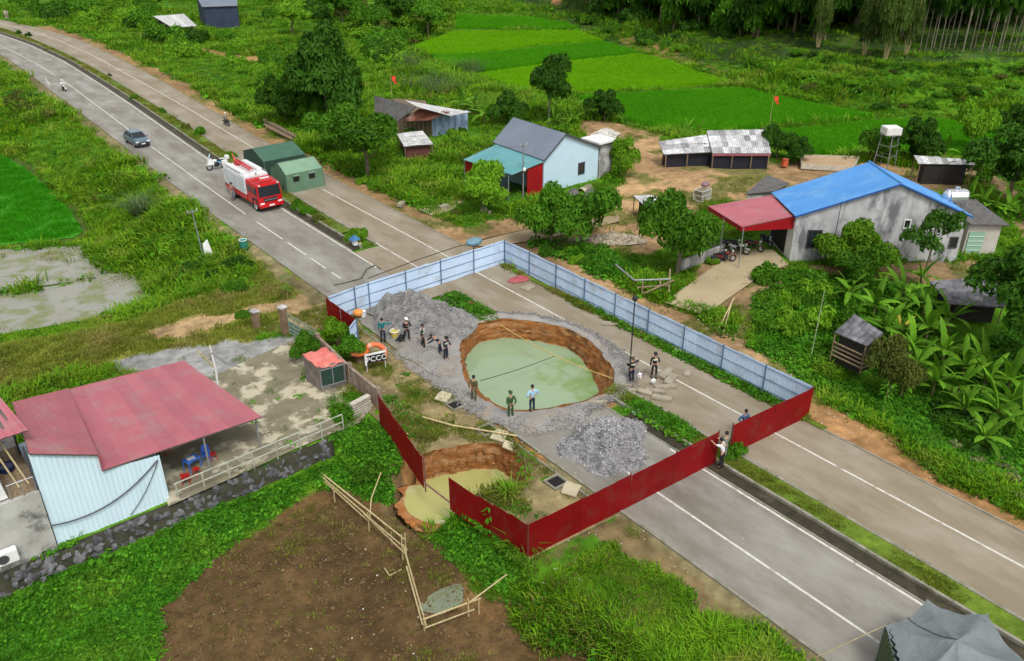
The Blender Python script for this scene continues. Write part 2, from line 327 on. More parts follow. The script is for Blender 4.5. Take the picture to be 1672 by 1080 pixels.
def zone_at(x, y):
    jx = x+fbm(x, y, 2.2, 31)*.55; jy = y+fbm(x, y, 2.2, 57)*.55
    z = np.zeros(x.shape, int)
    for i, (n, p, c) in enumerate(ZONES):
        lo = p.min(0)-1; hi = p.max(0)+1; k = (jx > lo[0]) & (jx < hi[0]) & (jy > lo[1]) & (jy < hi[1])
        if k.any(): kk = np.where(k)[0] if x.ndim == 1 else k; z[kk] = np.where(sdist(jx[kk], jy[kk], p) < 0, i+1, z[kk])
    return z
def axis(segs):
    out = [segs[0][0]]
    for a, b, st in segs:
        n = max(1, round((b-a)/st)); out += list(a+(b-a)*(np.arange(n)+1)/n)
    return np.array(out)
xs = axis([(-260, -60, 12), (-60, -8, 1.6), (-8, 48, .28), (48, 90, .6), (90, 150, 1.3), (150, 420, 5)])
ys = axis([(-60, -4, 3), (-4, 56, .28), (56, 100, .6), (100, 190, 1.2), (190, 420, 6)])
X, Y = np.meshgrid(xs, ys); X = X.ravel(); Y = Y.ravel(); Z = height(X, Y)
nx, ny = len(xs), len(ys); I = np.arange(nx*ny).reshape(ny, nx)
F = np.stack([I[:-1, :-1], I[:-1, 1:], I[1:, 1:], I[1:, :-1]], -1).reshape(-1, 4)
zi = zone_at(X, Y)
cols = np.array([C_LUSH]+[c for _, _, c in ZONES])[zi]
brown = np.isin(zi, [i+1 for i, q in enumerate(ZONES) if q[0] in ('brown',)])
n1 = fbm(X, Y, 6, 11)[:, None]; n2 = fbm(X, Y, 1.5, 12)[:, None]
cols = cols*(1+.28*n1+.22*n2)
lush = (zi == 0)[:, None]
cols = np.where(lush & (n1 > .15), cols*np.array([1.25, 1.1, 1.0]), cols)
# grass creeping into the dirt
grassy = ((zi > 0) & ~brown)[:, None] & (fbm(X, Y, 3.2, 71)[:, None] > .46)
cols = np.where(grassy, cols*.35+np.array([.075, .12, .02])*.65, cols)
# wet dark patches and yellow stubble on the ploughed field
cols = np.where(brown[:, None] & (fbm(X, Y, 4.5, 77)[:, None] > .25), cols*np.array([1.35, 1.3, 1.2]), cols)
# soil in the dug-out slopes
dg = np.minimum(sdist(X, Y, HOLE1), sdist(X, Y, WAT2)); cols = np.where((dg < 1.3)[:, None], np.where((X < 18.6)[:, None], np.array([[.17, .11, .055]]), np.array([[.36, .19, .07]]))*(1+.3*n2), cols)
pg = np.min([sdist(X, Y, p) for p in PAD_MID+[PAD_LEFT]], 0)
cols = np.where(((pg < .9) & (zi == 0))[:, None], np.array([[.07, .10, .02]])*(1+.3*n2), cols)
# small relief: clods in the field, tussocks in the green
Z = Z + np.where(brown, .05*vn(X, Y, .35, 5)+.04*vn(X, Y, .8, 6), 0) + np.where((zi == 0) & ((X < LL(Y)-1) | (X > RR(Y)+1)), .10*np.abs(vn(X, Y, 1.1, 8)), 0)
me = npmesh('ground', np.stack([X, Y, Z], 1), F, M_GROUND, True)
ca = me.color_attributes.new('Col', 'FLOAT_COLOR', 'POINT'); ca.data.foreach_set('color', np.hstack([np.clip(cols, .005, 1), np.ones((len(X), 1))]).astype(np.float32).ravel())
struct(inst('ground', me))

# ------------------------------------------------------------------ flat sheets with the sinkholes cut out
def sheet(name, poly, z, m, holes=(), col=None, extra=None, zf=None):
    V = [Vector((p[0], p[1])) for p in poly]; faces = [list(range(len(V)))]
    for h in holes: n = len(V); V += [Vector((p[0], p[1])) for p in h]; faces.append(list(range(n, n+len(h))))
    if extra is not None: V += [Vector(p) for p in extra]
    v, e, f, _, _, _ = delaunay_2d_cdt(V, [], faces, 0, 1e-5)
    v = np.array([(p.x, p.y) for p in v]); f = np.array([t for t in f if len(t) == 3]); c = v[f].mean(1)
    keep = sdist(c[:, 0], c[:, 1], np.array([tuple(p) for p in poly])) < 0
    for h in holes: keep &= sdist(c[:, 0], c[:, 1], np.array([tuple(p) for p in h])) > 0
    f = f[keep]; zz = np.full(len(v), z) if zf is None else zf(v[:, 0], v[:, 1])
    a = v[f]; cr = (a[:, 1, 0]-a[:, 0, 0])*(a[:, 2, 1]-a[:, 0, 1])-(a[:, 1, 1]-a[:, 0, 1])*(a[:, 2, 0]-a[:, 0, 0]); f[cr < 0] = f[cr < 0][:, ::-1]
    me = npmesh(name, np.hstack([v, zz[:, None]]), f, m)
    if col is not None:
        ca = me.color_attributes.new('Col', 'FLOAT_COLOR', 'POINT'); cc = np.array([col])*(1+.3*fbm(v[:, 0], v[:, 1], 2, 5)[:, None]+.2*fbm(v[:, 0], v[:, 1], .8, 6)[:, None])
        ca.data.foreach_set('color', np.hstack([cc, np.ones((len(v), 1))]).astype(np.float32).ravel())
    return struct(inst(name, me))
def smooth_outline(poly, n=140, jit=.12, seed=1):
    c = poly.mean(0); a = np.arctan2(poly[:, 1]-c[1], poly[:, 0]-c[0]); r = np.hypot(*(poly-c).T); o = np.argsort(a); a, r = a[o], r[o]
    t = np.linspace(-PI, PI, n, endpoint=False); rr = np.interp(t, np.r_[a-2*PI, a, a+2*PI], np.r_[r, r, r])
    k = np.ones(5)/5; rr = np.convolve(np.r_[rr[-2:], rr, rr[:2]], k, 'valid')
    rr += jit*vn(np.cos(t)*6, np.sin(t)*6, .5, seed)+jit*.6*vn(np.cos(t)*6, np.sin(t)*6, .2, seed+1)
    return c, t, rr
c1, t1, r1 = smooth_outline(HOLE1); RIM1 = np.stack([c1[0]+r1*np.cos(t1), c1[1]+r1*np.sin(t1)], 1)
c2, t2, r2 = smooth_outline(HOLE2, jit=.1, seed=9); RIM2 = np.stack([c2[0]+r2*np.cos(t2), c2[1]+r2*np.sin(t2)], 1)
yy = [-60]+list(range(-8, 66, 8))+list(range(66, 262, 5))
def band(a, b, y0=-60, y1=262, z=.0):
    ys_ = [y for y in yy if y0 <= y <= y1]; return [(float(a(y)), y) for y in ys_]+[(float(b(y)), y) for y in ys_[::-1]]
def lip(v, lo=.05): return v
JN = [(float(x), float(y)) for x in np.arange(25, 38, 1.3) for y in np.arange(20, 56, 1.3)]
sheet('road', band(LL, LR), 0.0, M_ROADL, [RIM1])
sheet('road', band(RL, RR), 0.0, M_ROADR, [RIM1])
o = lambda f, d: (lambda y: f(y)+d)
# crossing through the median where the side road joins
sheet('road', [(30.5, 48.2), (32.9, 48.2), (32.9, 59.5), (30.5, 59.5)], -.004, M_ROADR)
GRASSC = (.11, .17, .02)
def pts_in(a, b, y0, y1, st): return [(float(xx), float(y)) for y in np.arange(y0, y1, st) for xx in np.linspace(float(a(y)), float(b(y)), 4)[1:-1]]
def medz(v0, v1, seed): return lambda x, y: .06+.05*fbm(x, y, 1.2, seed)
sheet('median_grass', band(o(LR, 1.0), o(RL, -.18), -60, 48), .08, M_GROUND, [RIM1], GRASSC, pts_in(o(LR, 1.0), o(RL, -.18), -8, 47.5, .6), medz(0, 0, 3))
sheet('median_grass', band(o(LR, .95), o(RL, -.18), 60, 262), .08, M_GROUND, [], (.11, .16, .025), pts_in(o(LR, 1.0), o(RL, -.18), 60.5, 190, 1.0), medz(0, 0, 4))
# verge between the left fence line and the road
VERGE = [(18.85, 22.4), (24.0, 22.1), (24.0, 52.5), (23.0, 52.5), (19.3, 40), (19.2, 36)]
sheet('verge_grass', VERGE, .0, M_GROUND, [RIM2], (.22, .175, .085), [(x, y) for x in np.arange(19, 24, .5) for y in np.arange(21.8, 52, .5)], lambda x, y: -.02+.05*fbm(x, y, 1.5, 8)+.03)
sheet('verge_grass', [(38.42, 20), (38.9, 20), (38.9, 49.6), (38.42, 49.6)], 0, M_GROUND, [], GRASSC, [(38.65, y) for y in np.arange(21, 49, .6)], lambda x, y: .03+.05*fbm(x, y, 1.0, 12))

# painted lines (with gaps where mud hides them)
def stripe(f, wdt, y0, y1, z=.006):
    n = max(2, int((y1-y0)/4)+1); ysq = np.linspace(y0, y1, n); V = []; Fc = []
    for i, y in enumerate(ysq): V += [(f(y)-wdt/2, y, z), (f(y)+wdt/2, y, z)]
    for i in range(n-1): Fc.append((2*i, 2*i+1, 2*i+3, 2*i+2))
    return V, Fc
def lines(f, wdt, segs, nm='road_marking'):
    m = MB()
    for a, b in segs: m.add(*stripe(f, wdt, a, b))
    struct(m.build(nm, M_LINE))
lines(LC, .13, [(-58, 27.5), (55.5, 57), (58, 60.6), (61.5, 65), (66, 71.5), (74, 108), (111, 150), (153, 240)])
lines(RC, .13, [(-58, 22.0), (22.2, 33.5), (36.2, 37.6), (38.6, 50.2), (51, 76), (79.5, 240)])
lines(o(LR, -.12), .14, [(-58, 24.2), (55.6, 250)])
lines(o(RL, .08), .12, [(50.5, 61), (62, 70)])
m = MB(); 
for a, b in (((15.5, .55), (0, 0)),): pass
# kerbs, drains
def kerb(f, dx, wd, h, y0, y1, nm='kerb', m=M_KERB, z0=-.1, hole=None, step=3):
    g = MB(); ysq = np.arange(y0, y1+.01, step)
    for a, b in zip(ysq[:-1], ysq[1:]):
        pa = (f(a)+dx, a); pb = (f(b)+dx, b)
        if hole is not None and min(sdist(np.array([pa[0], pb[0], (pa[0]+pb[0])/2]), np.array([pa[1], pb[1], (a+b)/2]), hole)) < 0.1: continue
        dz = random.uniform(-.012, .012); e = .012
        g.hexa([(pa[0]-wd/2, a+e, z0), (pa[0]+wd/2, a+e, z0), (pb[0]+wd/2, b-e, z0), (pb[0]-wd/2, b-e, z0)], [(pa[0]-wd/2, a+e, h+dz), (pa[0]+wd/2, a+e, h+dz), (pb[0]+wd/2, b-e, h+dz), (pb[0]-wd/2, b-e, h+dz)])
    return struct(g.build(nm, m))
for y0, y1 in ((-60, 24), (24, 48), (60, 240)):
    kerb(LR, .06, .1, .03, y0, y1, hole=RIM1, step=1.5 if y0 == 24 else 3)
    kerb(LR, .96, .16, .16, y0, y1, hole=RIM1, step=1.5 if y0 == 24 else 3)
    kerb(RL, -.1, .18, .15, y0, y1, hole=RIM1, step=1.5 if y0 == 24 else 3)
kerb(LL, -.08, .14, .03, -60, 50, hole=RIM1)
kerb(LL, -.62, .12, .05, 22.4, 52, hole=RIM2)
kerb(RR, .06, .12, .05, -60, 200)
# dark drain beside the median
M_DRAIN = mat('wet_drain_mud', (.05, .042, .025), (.025, .022, .014), sc=1.5, rough=.6, c3=(.09, .08, .04), s3=.8, t3=.62)
for y0, y1 in ((-60, 48), (60, 250)):
    g = MB(); ysq = np.arange(y0, y1+.1, 4)
    for a, b in zip(ysq[:-1], ysq[1:]):
        if a > 25 and b < 50: continue
        g.quad((LR(a)+.11, a, .006), (LR(a)+.86, a, .006), (LR(b)+.86, b, .006), (LR(b)+.11, b, .006))
    struct(g.build('drain_channel', M_DRAIN))

# sinkhole walls and water
def hole_wall(name, c, t, r, wat, zr, zw, deep, seed):
    wc = wat-np.array(c); a = np.arctan2(wc[:, 1], wc[:, 0]); rw = np.hypot(*wc.T); od = np.argsort(a); a, rw = a[od], rw[od]
    rw = np.interp(t, np.r_[a-2*PI, a, a+2*PI], np.r_[rw, rw, rw]); rw = np.minimum(rw, r-.12)
    lv = [0, .06, .10, .22, .34, .46, .58, .7, .82, .92, 1.0, 1.25]; V = []; n = len(t)
    zt = zr(c[0]+r*np.cos(t), c[1]+r*np.sin(t)) if callable(zr) else np.full(n, zr)
    for k, q in enumerate(lv):
        s = min(q, 1.0); f = s**1.5 if k > 2 else s*.3
        rr = r*(1-f)+rw*f
        if 0 < k < len(lv)-2: rr = rr+np.clip((zt-zw)/.9, .04, 1)*(.16*vn(np.cos(t)*8, np.sin(t)*8, .45, seed+k//2)+.08*vn(np.cos(t)*9, np.sin(t)*9, .2, seed+k)+(.07 if k % 2 else -.07))
        if k == 1: rr = r+0*.1
        if k == 2: rr = rr+.10
        z = zt*(1-q)+zw*q if q <= 1 else np.full(n, zw-deep)
        V.append(np.stack([c[0]+rr*np.cos(t), c[1]+rr*np.sin(t), z], 1))
    V = np.vstack(V); Fq = []
    for k in range(len(lv)-1):
        for i in range(n): j = (i+1) % n; Fq.append((k*n+i, k*n+j, (k+1)*n+j, (k+1)*n+i))
    return struct(inst(name, npmesh(name, V, Fq, M_SOIL)))
hole_wall('sinkhole_wall', c1, t1, r1, WAT1, .0, -1.5, .8, 20)
def rimz2(x, y): return np.where(x > 18.9, .0, np.maximum(height(x, y)+.02, -1.70))
hole_wall('sinkhole_wall', c2, t2, r2, WAT2, rimz2, -1.72, .8, 60)
def water(name, c, t, r, z, m):
    me = npmesh(name, np.array([(c[0]+a*np.cos(b)*1., c[1]+a*np.sin(b)*1., z) for a, b in zip(r, t)]+[(c[0], c[1], z)]), [(i, (i+1) % len(t), len(t)) for i in range(len(t))], m)
    return struct(inst(name, me))
water('sinkhole_water', c1, t1, r1+.05, -1.5, M_WATER1); water('sinkhole_water', c2, t2, r2-.02, -1.72, M_WATER2)
# dusty gravel thrown around the main sinkhole
OUT1 = P2([(760, 516), (800, 513), (850, 514), (905, 522), (950, 541), (985, 556), (1025, 585), (1046, 612), (1030, 640), (1000, 655), (960, 668), (960, 690), (900, 705), (850, 700), (800, 690), (760, 662), (700, 620), (650, 585), (660, 545), (700, 520)])
oc = OUT1-c1; oa = np.arctan2(oc[:, 1], oc[:, 0]); orr = np.hypot(*oc.T); od = np.argsort(oa); oa, orr = oa[od], orr[od]
ro = np.interp(t1, np.r_[oa-2*PI, oa, oa+2*PI], np.r_[orr, orr, orr])+.35*vn(np.cos(t1)*7, np.sin(t1)*7, .6, 3)+.2*vn(np.cos(t1)*7, np.sin(t1)*7, .25, 4)
ro = np.maximum(ro, r1+.35); V = []; K = 14
for k in range(K+1):
    q = k/K; rr = r1*(1-q)+ro*q; x = c1[0]+rr*np.cos(t1); y = c1[1]+rr*np.sin(t1)
    z = .03+.10*np.sin(PI*min(1, q*1.0))**.7+.05*vn(x, y, 1.1, 2)*math.sin(PI*q)+.03*vn(x, y, .6, 3)*math.sin(PI*q) if 0 < k < K else (np.full(len(t1), .012) if k == 0 else np.full(len(t1), .002))
    if 0 < k < K: z = np.maximum(z, .012)
    V.append(np.stack([x, y, z], 1))
n = len(t1); Fq = [(k*n+i, (k+1)*n+i, (k+1)*n+(i+1) % n, k*n+(i+1) % n) for k in range(K) for i in range(n)]
struct(inst('stone_dust', npmesh('stone_dust', np.vstack(V), Fq, M_DUST, True)))

sheet('field_puddle', np.array([at(725, 982, -1.8)[:2]])+np.array([[1.1*math.cos(a)*(1+.2*math.sin(3*a)), .8*math.sin(a)*(1+.15*math.cos(2*a))] for a in np.linspace(0, 2*PI, 28)[:-1]]), -1.74, mat('puddle_water', (.20, .24, .16), (.15, .16, .10), sc=.8, rough=.12, spec=.5))
# flooded plots, concrete
def zflat(poly, z, name, m, holes=()): return sheet(name, poly, z, m, holes)
zflat(FLOOD_A, -2.40, 'flood_water', M_FLOOD); zflat(FLOOD_B, -2.41, 'flood_water', M_FLOOD)
YARD = P2([(330, 625), (380, 600), (470, 560), (505, 548), (560, 590), (612, 655), (590, 690), (480, 735), (415, 765), (275, 828), (268, 800), (262, 740), (160, 640)])
sheet('concrete_yard', YARD, .03, M_CONC)
sheet('concrete_driveway', P2([(1085, 494), (1180, 425), (1175, 412), (1195, 408), (1262, 408), (1288, 432), (1240, 452), (1165, 505), (1140, 512)]), .02, M_DRIVE)
sheet('concrete_driveway', P2([(683, 342), (740, 322), (760, 315), (762, 325), (735, 345), (705, 352)]), .02, M_DRIVE)
sheet('concrete_path', P2([(760, 400), (870, 372), (1010, 352), (1012, 362), (900, 388), (800, 404)]), .015, mat('dusty_path', (.33, .26, .16), (.27, .2, .12), sc=.8, rough=.95))

# ------------------------------------------------------------------ scattered ground cover (geometry nodes over points)
def scatter(name, pts, protos, label=None, parent=None, rz=None, sc=None):
    """one stuff object: instances of small clumps on points"""
    n = len(pts); me = bpy.data.meshes.new(name+'_points'); me.vertices.add(n); me.vertices.foreach_set('co', np.asarray(pts, np.float32).ravel())
    a = me.attributes.new('rot', 'FLOAT_VECTOR', 'POINT'); rot = np.zeros((n, 3), np.float32); rot[:, 2] = RNG.uniform(0, 6.28, n) if rz is None else rz; rot[:, :2] = RNG.normal(0, .09, (n, 2)); a.data.foreach_set('vector', rot.ravel())
    a = me.attributes.new('scl', 'FLOAT', 'POINT'); a.data.foreach_set('value', np.asarray(sc if sc is not None else RNG.uniform(.7, 1.3, n), np.float32))
    a = me.attributes.new('idx', 'INT', 'POINT'); a.data.foreach_set('value', RNG.integers(0, len(protos), n).astype(np.int32))
    ob = inst(name, me, parent); ob['kind'] = 'stuff'
    c = bpy.data.collections.new(name+'_clumps')
    for i, pm in enumerate(protos):
        po = bpy.data.objects.new('%s_clump_%02d' % (name, i), pm); c.objects.link(po)
    ng = bpy.data.node_groups.new(name+'_scatter', 'GeometryNodeTree')
    ng.interface.new_socket('Geometry', in_out='INPUT', socket_type='NodeSocketGeometry'); ng.interface.new_socket('Geometry', in_out='OUTPUT', socket_type='NodeSocketGeometry')
    N = ng.nodes; L = ng.links; gi = N.new('NodeGroupInput'); go = N.new('NodeGroupOutput'); ip = N.new('GeometryNodeInstanceOnPoints'); ci = N.new('GeometryNodeCollectionInfo')
    ci.inputs['Collection'].default_value = c; ci.inputs['Separate Children'].default_value = True; ci.inputs['Reset Children'].default_value = True
    def attr(nm, ty): q = N.new('GeometryNodeInputNamedAttribute'); q.data_type = ty; q.inputs['Name'].default_value = nm; return q.outputs['Attribute']
    e2r = N.new('FunctionNodeEulerToRotation'); L.new(attr('rot', 'FLOAT_VECTOR'), e2r.inputs[0])
    L.new(gi.outputs[0], ip.inputs['Points']); L.new(ci.outputs[0], ip.inputs['Instance']); ip.inputs['Pick Instance'].default_value = True
    L.new(attr('idx', 'INT'), ip.inputs['Instance Index']); L.new(e2r.outputs[0], ip.inputs['Rotation']); L.new(attr('scl', 'FLOAT'), ip.inputs['Scale']); L.new(ip.outputs[0], go.inputs[0])
    md = ob.modifiers.new('scatter', 'NODES'); md.node_group = ng
    return ob
def tuft(n, h, spread, wd, m, seed, droop=.35):
    rg = random.Random(seed); V = []; Fq = []
    for i in range(n):
        a = rg.uniform(0, 2*PI); d = spread*math.sqrt(rg.random()); x, y = d*math.cos(a), d*math.sin(a); a2 = a+rg.uniform(-1, 1); hh = h*rg.uniform(.55, 1.1); ln = hh*rg.uniform(.1, droop*2)
        dx, dy = math.cos(a2), math.sin(a2); px, py = -dy*wd/2, dx*wd/2; k = len(V)
        V += [(x-px, y-py, -.05), (x+px, y+py, -.05), (x+dx*ln*.4+px*.8, y+dy*ln*.4+py*.8, hh*.65), (x+dx*ln*.4-px*.8, y+dy*ln*.4-py*.8, hh*.65), (x+dx*ln, y+dy*ln, hh*(1-droop*.3))]
        Fq += [(k, k+1, k+2, k+3), (k+3, k+2, k+4)]
    return MB().add(V, Fq).mesh('grass_tuft', m)
def leafclump(n, h, spread, size, m, seed):
    rg = random.Random(seed); V = []; Fq = []
    for i in range(n):
        a = rg.uniform(0, 2*PI); d = spread*math.sqrt(rg.random()); z = h*rg.uniform(.25, 1)*(1-.5*d/spread); s = size*rg.uniform(.6, 1.25); a2 = rg.uniform(0, 2*PI); t = rg.uniform(-.1, .8)
        u = Vector((math.cos(a2)*math.cos(t), math.sin(a2)*math.cos(t), -math.sin(t))); v = Vector((-math.sin(a2), math.cos(a2), rg.uniform(-.3, .3))); p = Vector((d*math.cos(a), d*math.sin(a), z)); k = len(V)
        V += [p, p+u*s*.5+v*s*.36, p+u*s+Vector((0, 0, -.15*s)), p+u*s*.5-v*s*.36]; Fq += [(k, k+1, k+2, k+3)]
    return MB().add(V, Fq).mesh('leaf_clump', m)
def rock(seed, s=1, m=None):
    rg = random.Random(seed); bm = bmesh.new(); bmesh.ops.create_icosphere(bm, subdivisions=1, radius=s)
    f = (rg.uniform(.6, 1.2), rg.uniform(.6, 1.2), rg.uniform(.4, .8))
    for v in bm.verts: v.co = Vector((v.co.x*f[0], v.co.y*f[1], v.co.z*f[2]))*rg.uniform(.75, 1.2)
    me = bpy.data.meshes.new('rock'); bm.to_mesh(me); bm.free(); me.materials.append(m); return me
G1 = leafmat('long_grass_blades', (.15, .32, .010), (.085, .22, .008), rnd=.35, sc=.35, c3=(.24, .27, .04), s3=.22, t3=.60, w3=.07)
G1b = leafmat('yellow_grass_blades', (.25, .38, .018), (.16, .29, .012), rnd=.3, sc=.35, c3=(.12, .20, .02), s3=.3, t3=.58, w3=.07)
G1d = leafmat('deep_grass_blades', (.07, .22, .008), (.042, .15, .006), rnd=.35, sc=.35)
G2 = leafmat('broad_creeper_leaves', (.060, .215, .010), (.036, .145, .007), rnd=.4, sc=.6, c3=(.11, .24, .015), s3=.3, t3=.58, w3=.08)
G2b = leafmat('light_creeper_leaves', (.12, .33, .014), (.07, .23, .010), rnd=.35, sc=.6)
G3 = leafmat('short_lawn_blades', (.21, .25, .03), (.135, .18, .02), rnd=.35, sc=.4, c3=(.26, .22, .07), s3=.25, t3=.58, w3=.08)
G4 = leafmat('rice_blades', (.09, .36, .005), (.075, .31, .005), rnd=.12, sc=.08)
G4b = leafmat('yellow_rice_blades', (.19, .46, .004), (.16, .41, .004), rnd=.12, sc=.08)
G4d = leafmat('deep_rice_blades', (.05, .30, .006), (.04, .25, .005), rnd=.15, sc=.08)
GD2 = leafmat('olive_brown_weeds', (.20, .19, .05), (.11, .12, .03), rnd=.3)
GD = leafmat('dry_stubble', (.28, .20, .09), (.17, .12, .05), rnd=.3)
L_BANK = leafmat('dark_bank_leaves', (.04, .115, .010), (.022, .065, .007), rnd=.4)
lush = [tuft(26, .34, .46, .05, G1, 1), tuft(24, .46, .46, .05, G1, 2, .6), tuft(24, .28, .44, .05, G1d, 3), leafclump(24, .26, .46, .2, G2, 4), tuft(24, .34, .46, .05, G1b, 5, .6), leafclump(22, .3, .46, .19, G2b, 6)]
creep = [leafclump(26, .34, .42, .21, G2, 11), leafclump(26, .42, .42, .19, G2, 12), leafclump(24, .3, .4, .24, G2b, 13), leafclump(26, .38, .4, .17, G2, 14), tuft(16, .45, .35, .04, G1d, 15)]
short = [tuft(22, .16, .32, .03, G3, 21), tuft(22, .2, .32, .03, G3, 22), tuft(18, .13, .32, .035, G3, 23)]
rice = {k: [tuft(26, .34, .5, .04, m_, 31+i, .12) for i in range(2)] for k, m_ in (('m', G4), ('y', G4b), ('d', G4d))}

CREEP = [P2([(-100, 850), (60, 930), (200, 850), (400, 790), (440, 775), (500, 770), (480, 800), (400, 850), (330, 900), (290, 960), (270, 1000), (260, 1090), (-200, 1200)], -1),
         P2([(480, 740), (560, 690), (615, 690), (680, 775), (655, 800), (650, 828), (560, 790), (500, 765)], -.8),
         P2([(735, 850), (800, 860), (860, 905), (860, 960), (820, 960), (740, 900), (700, 870)], -1.2),
         P2([(1225, 585), (1340, 632), (1430, 690), (1500, 745), (1640, 800), (1800, 880), (1900, 700), (1700, 560), (1560, 560), (1500, 640), (1400, 620), (1330, 600), (1240, 555)], -.4),
         P2([(620, 645), (650, 650), (725, 710), (720, 728), (690, 730), (640, 690)]), P2([(640, 605), (665, 612), (700, 640), (690, 655), (655, 635)]),
         P2([(772, 808), (862, 850), (885, 838), (822, 818)]), P2([(800, 845), (880, 835), (885, 855), (860, 862), (820, 856)], -.3),
         P2([(1140, 580), (1240, 625), (1310, 640), (1290, 665), (1230, 650), (1160, 612)]),
         P2([(860, 392), (990, 400), (1010, 430), (1060, 450), (1010, 462), (940, 440), (880, 415)]),
         P2([(1235, 460), (1360, 450), (1700, 480), (1700, 600), (1400, 600), (1240, 560)])]
def inp(x, y, polys):
    r = np.zeros(x.shape, bool)
    for p in polys: r |= sdist(x, y, p) < 0
    return r
BARE = [i+1 for i, q in enumerate(ZONES) if q[0] in ('dirt', 'yard', 'orange', 'gravel', 'brown', 'shoulder')]
WOODZ = [i+1 for i, q in enumerate(ZONES) if q[0] == 'woodfloor']
LAWN = [i+1 for i, q in enumerate(ZONES) if q[0] == 'lawn']
HOUSES = []   # footprints kept free of plants, filled below
HOUSES += [np.array(q) for q in (
    [(-6, 36.6), (16.2, 36.6), (19, 40), (19.5, 47), (13, 45), (-6, 45)],
    [(57, 36), (70, 27), (73, 25.5), (76, 30), (64, 41), (54, 42.5), (51.5, 37)], [(47.5, 60), (61, 60), (62.5, 70), (47, 71)], [(65, 57), (78, 49), (81, 55), (67, 62)], [(63, 42), (69, 42.5), (68.5, 47), (62.5, 46.5)],
    [(56, 20), (62, 19), (64, 22), (57.5, 25)], [(45.6, 22), (48, 22), (49, 25), (46.4, 25.5)], [(52, 82), (62, 82), (58, 94), (48, 94)])]
def wedge(n, rmin, rmax, a0=-8, a1=88):
    """points with density falling with distance"""
    a = R(1)*RNG.uniform(a0, a1, n); r = rmin*(rmax/rmin)**RNG.random(n); return r*np.sin(a), r*np.cos(a)
x, y = wedge(250000, 8, 260)
onroad = ((x > LL(y)-.5) & (x < RR(y)+.2))
ok = ~onroad & (np.minimum(sdist(x, y, HOLE1), sdist(x, y, WAT2)) > .8) & (sdist(x, y, HOLE2) > .1)
ok &= ~inp(x, y, [YARD]+HOUSES)
ok &= np.min([sdist(x, y, p_) for p_ in PAD_MID+[PAD_LEFT]], 0) > .7
fl = inp(x, y, [FLOOD_A, FLOOD_B])
ok &= ~fl | (fl & (fbm(x, y, 4, 13) > .3))
z_ = zone_at(x, y); near = (x > 18.7) & (x < 38.9) & (y > 21) & (y < 52); verge = near & (x < 24.4)
wood = np.isin(z_, WOODZ); bare = np.isin(z_, BARE); lawn = np.isin(z_, LAWN); cr = inp(x, y, CREEP)
nn = fbm(x, y, 3.2, 71)
p = np.where(bare, np.where(nn > .45, .22, .005), 1.0); p = np.where(fl, .35, p); p = np.where(wood, .6, p); p = np.where(near, 0, p)
p = np.where((y > 35.95) & (y < 37.0) & (x < 16.5), np.where(fbm(x, y, 2.0, 44) > -.05, .7, .05), p)
keep = ok & (RNG.random(len(x)) < p)
zz = height(x, y); dist = np.hypot(x, y); big = np.clip(dist/45, .85, 2.0)
A = keep & ~lawn & ~cr & ~bare & ~fl; B = keep & cr; C_ = keep & (lawn | (bare & ~cr) | fl)
tall = .6+.8*sstep((fbm(x, y, 7, 88)+.3)/.7); tall = np.where(sdist(x, y, HILL) < -2, tall*.62, tall)
yel = (x < 26) & (y > 50)
def sel(mask): return np.stack([x[mask], y[mask], zz[mask]], 1)
sub = A & yel
scatter('long_grass', sel(sub), [lush[0], lush[1], lush[4], lush[5], lush[0], lush[4], lush[3]], sc=(RNG.uniform(.7, 1.2, len(x))*big*tall)[sub])
sub = A & ~yel
scatter('long_grass', sel(sub), lush, sc=(RNG.uniform(.7, 1.2, len(x))*big*tall)[sub])
scatter('creeping_plants', sel(B), creep, sc=(RNG.uniform(.7, 1.25, len(x))*np.clip(dist/45, .72, 2))[B])
xe = RNG.uniform(-4, 19, 16000); ye = RNG.uniform(12, 36.9, 16000); ke = inp(xe, ye, CREEP[:3]) & (np.isin(zone_at(xe, ye), BARE) == 0) & (sdist(xe, ye, WAT2) > .7) & ((ye < 35.95) | (fbm(xe, ye, 2.0, 44) > .1)); xe, ye = xe[ke], ye[ke]
scatter('creeping_plants', np.stack([xe, ye, height(xe, ye)], 1), creep, sc=RNG.uniform(.5, .95, len(xe)))
scatter('short_grass', sel(C_), short, sc=(RNG.uniform(.7, 1.3, len(x))*np.minimum(big, 1.5))[C_])
xh, yh = wedge(60000, 60, 190, 30, 92); dh = np.maximum(-sdist(xh, yh, HILL), 0); ph = (dh/6.0+fbm(xh, yh, 30, 4)*.55) % 1
kh = (dh > 5) & (ph < .2) & (zone_at(xh, yh) != 1); xh, yh = xh[kh], yh[kh]
scatter('terrace_bank_plants', np.stack([xh, yh, height(xh, yh)], 1), [leafclump(24, .5, .5, .2, L_BANK, 301), tuft(24, .5, .5, .05, L_BANK, 302), leafclump(20, .6, .45, .22, L_BANK, 303)], sc=RNG.uniform(.8, 1.7, len(xh)))
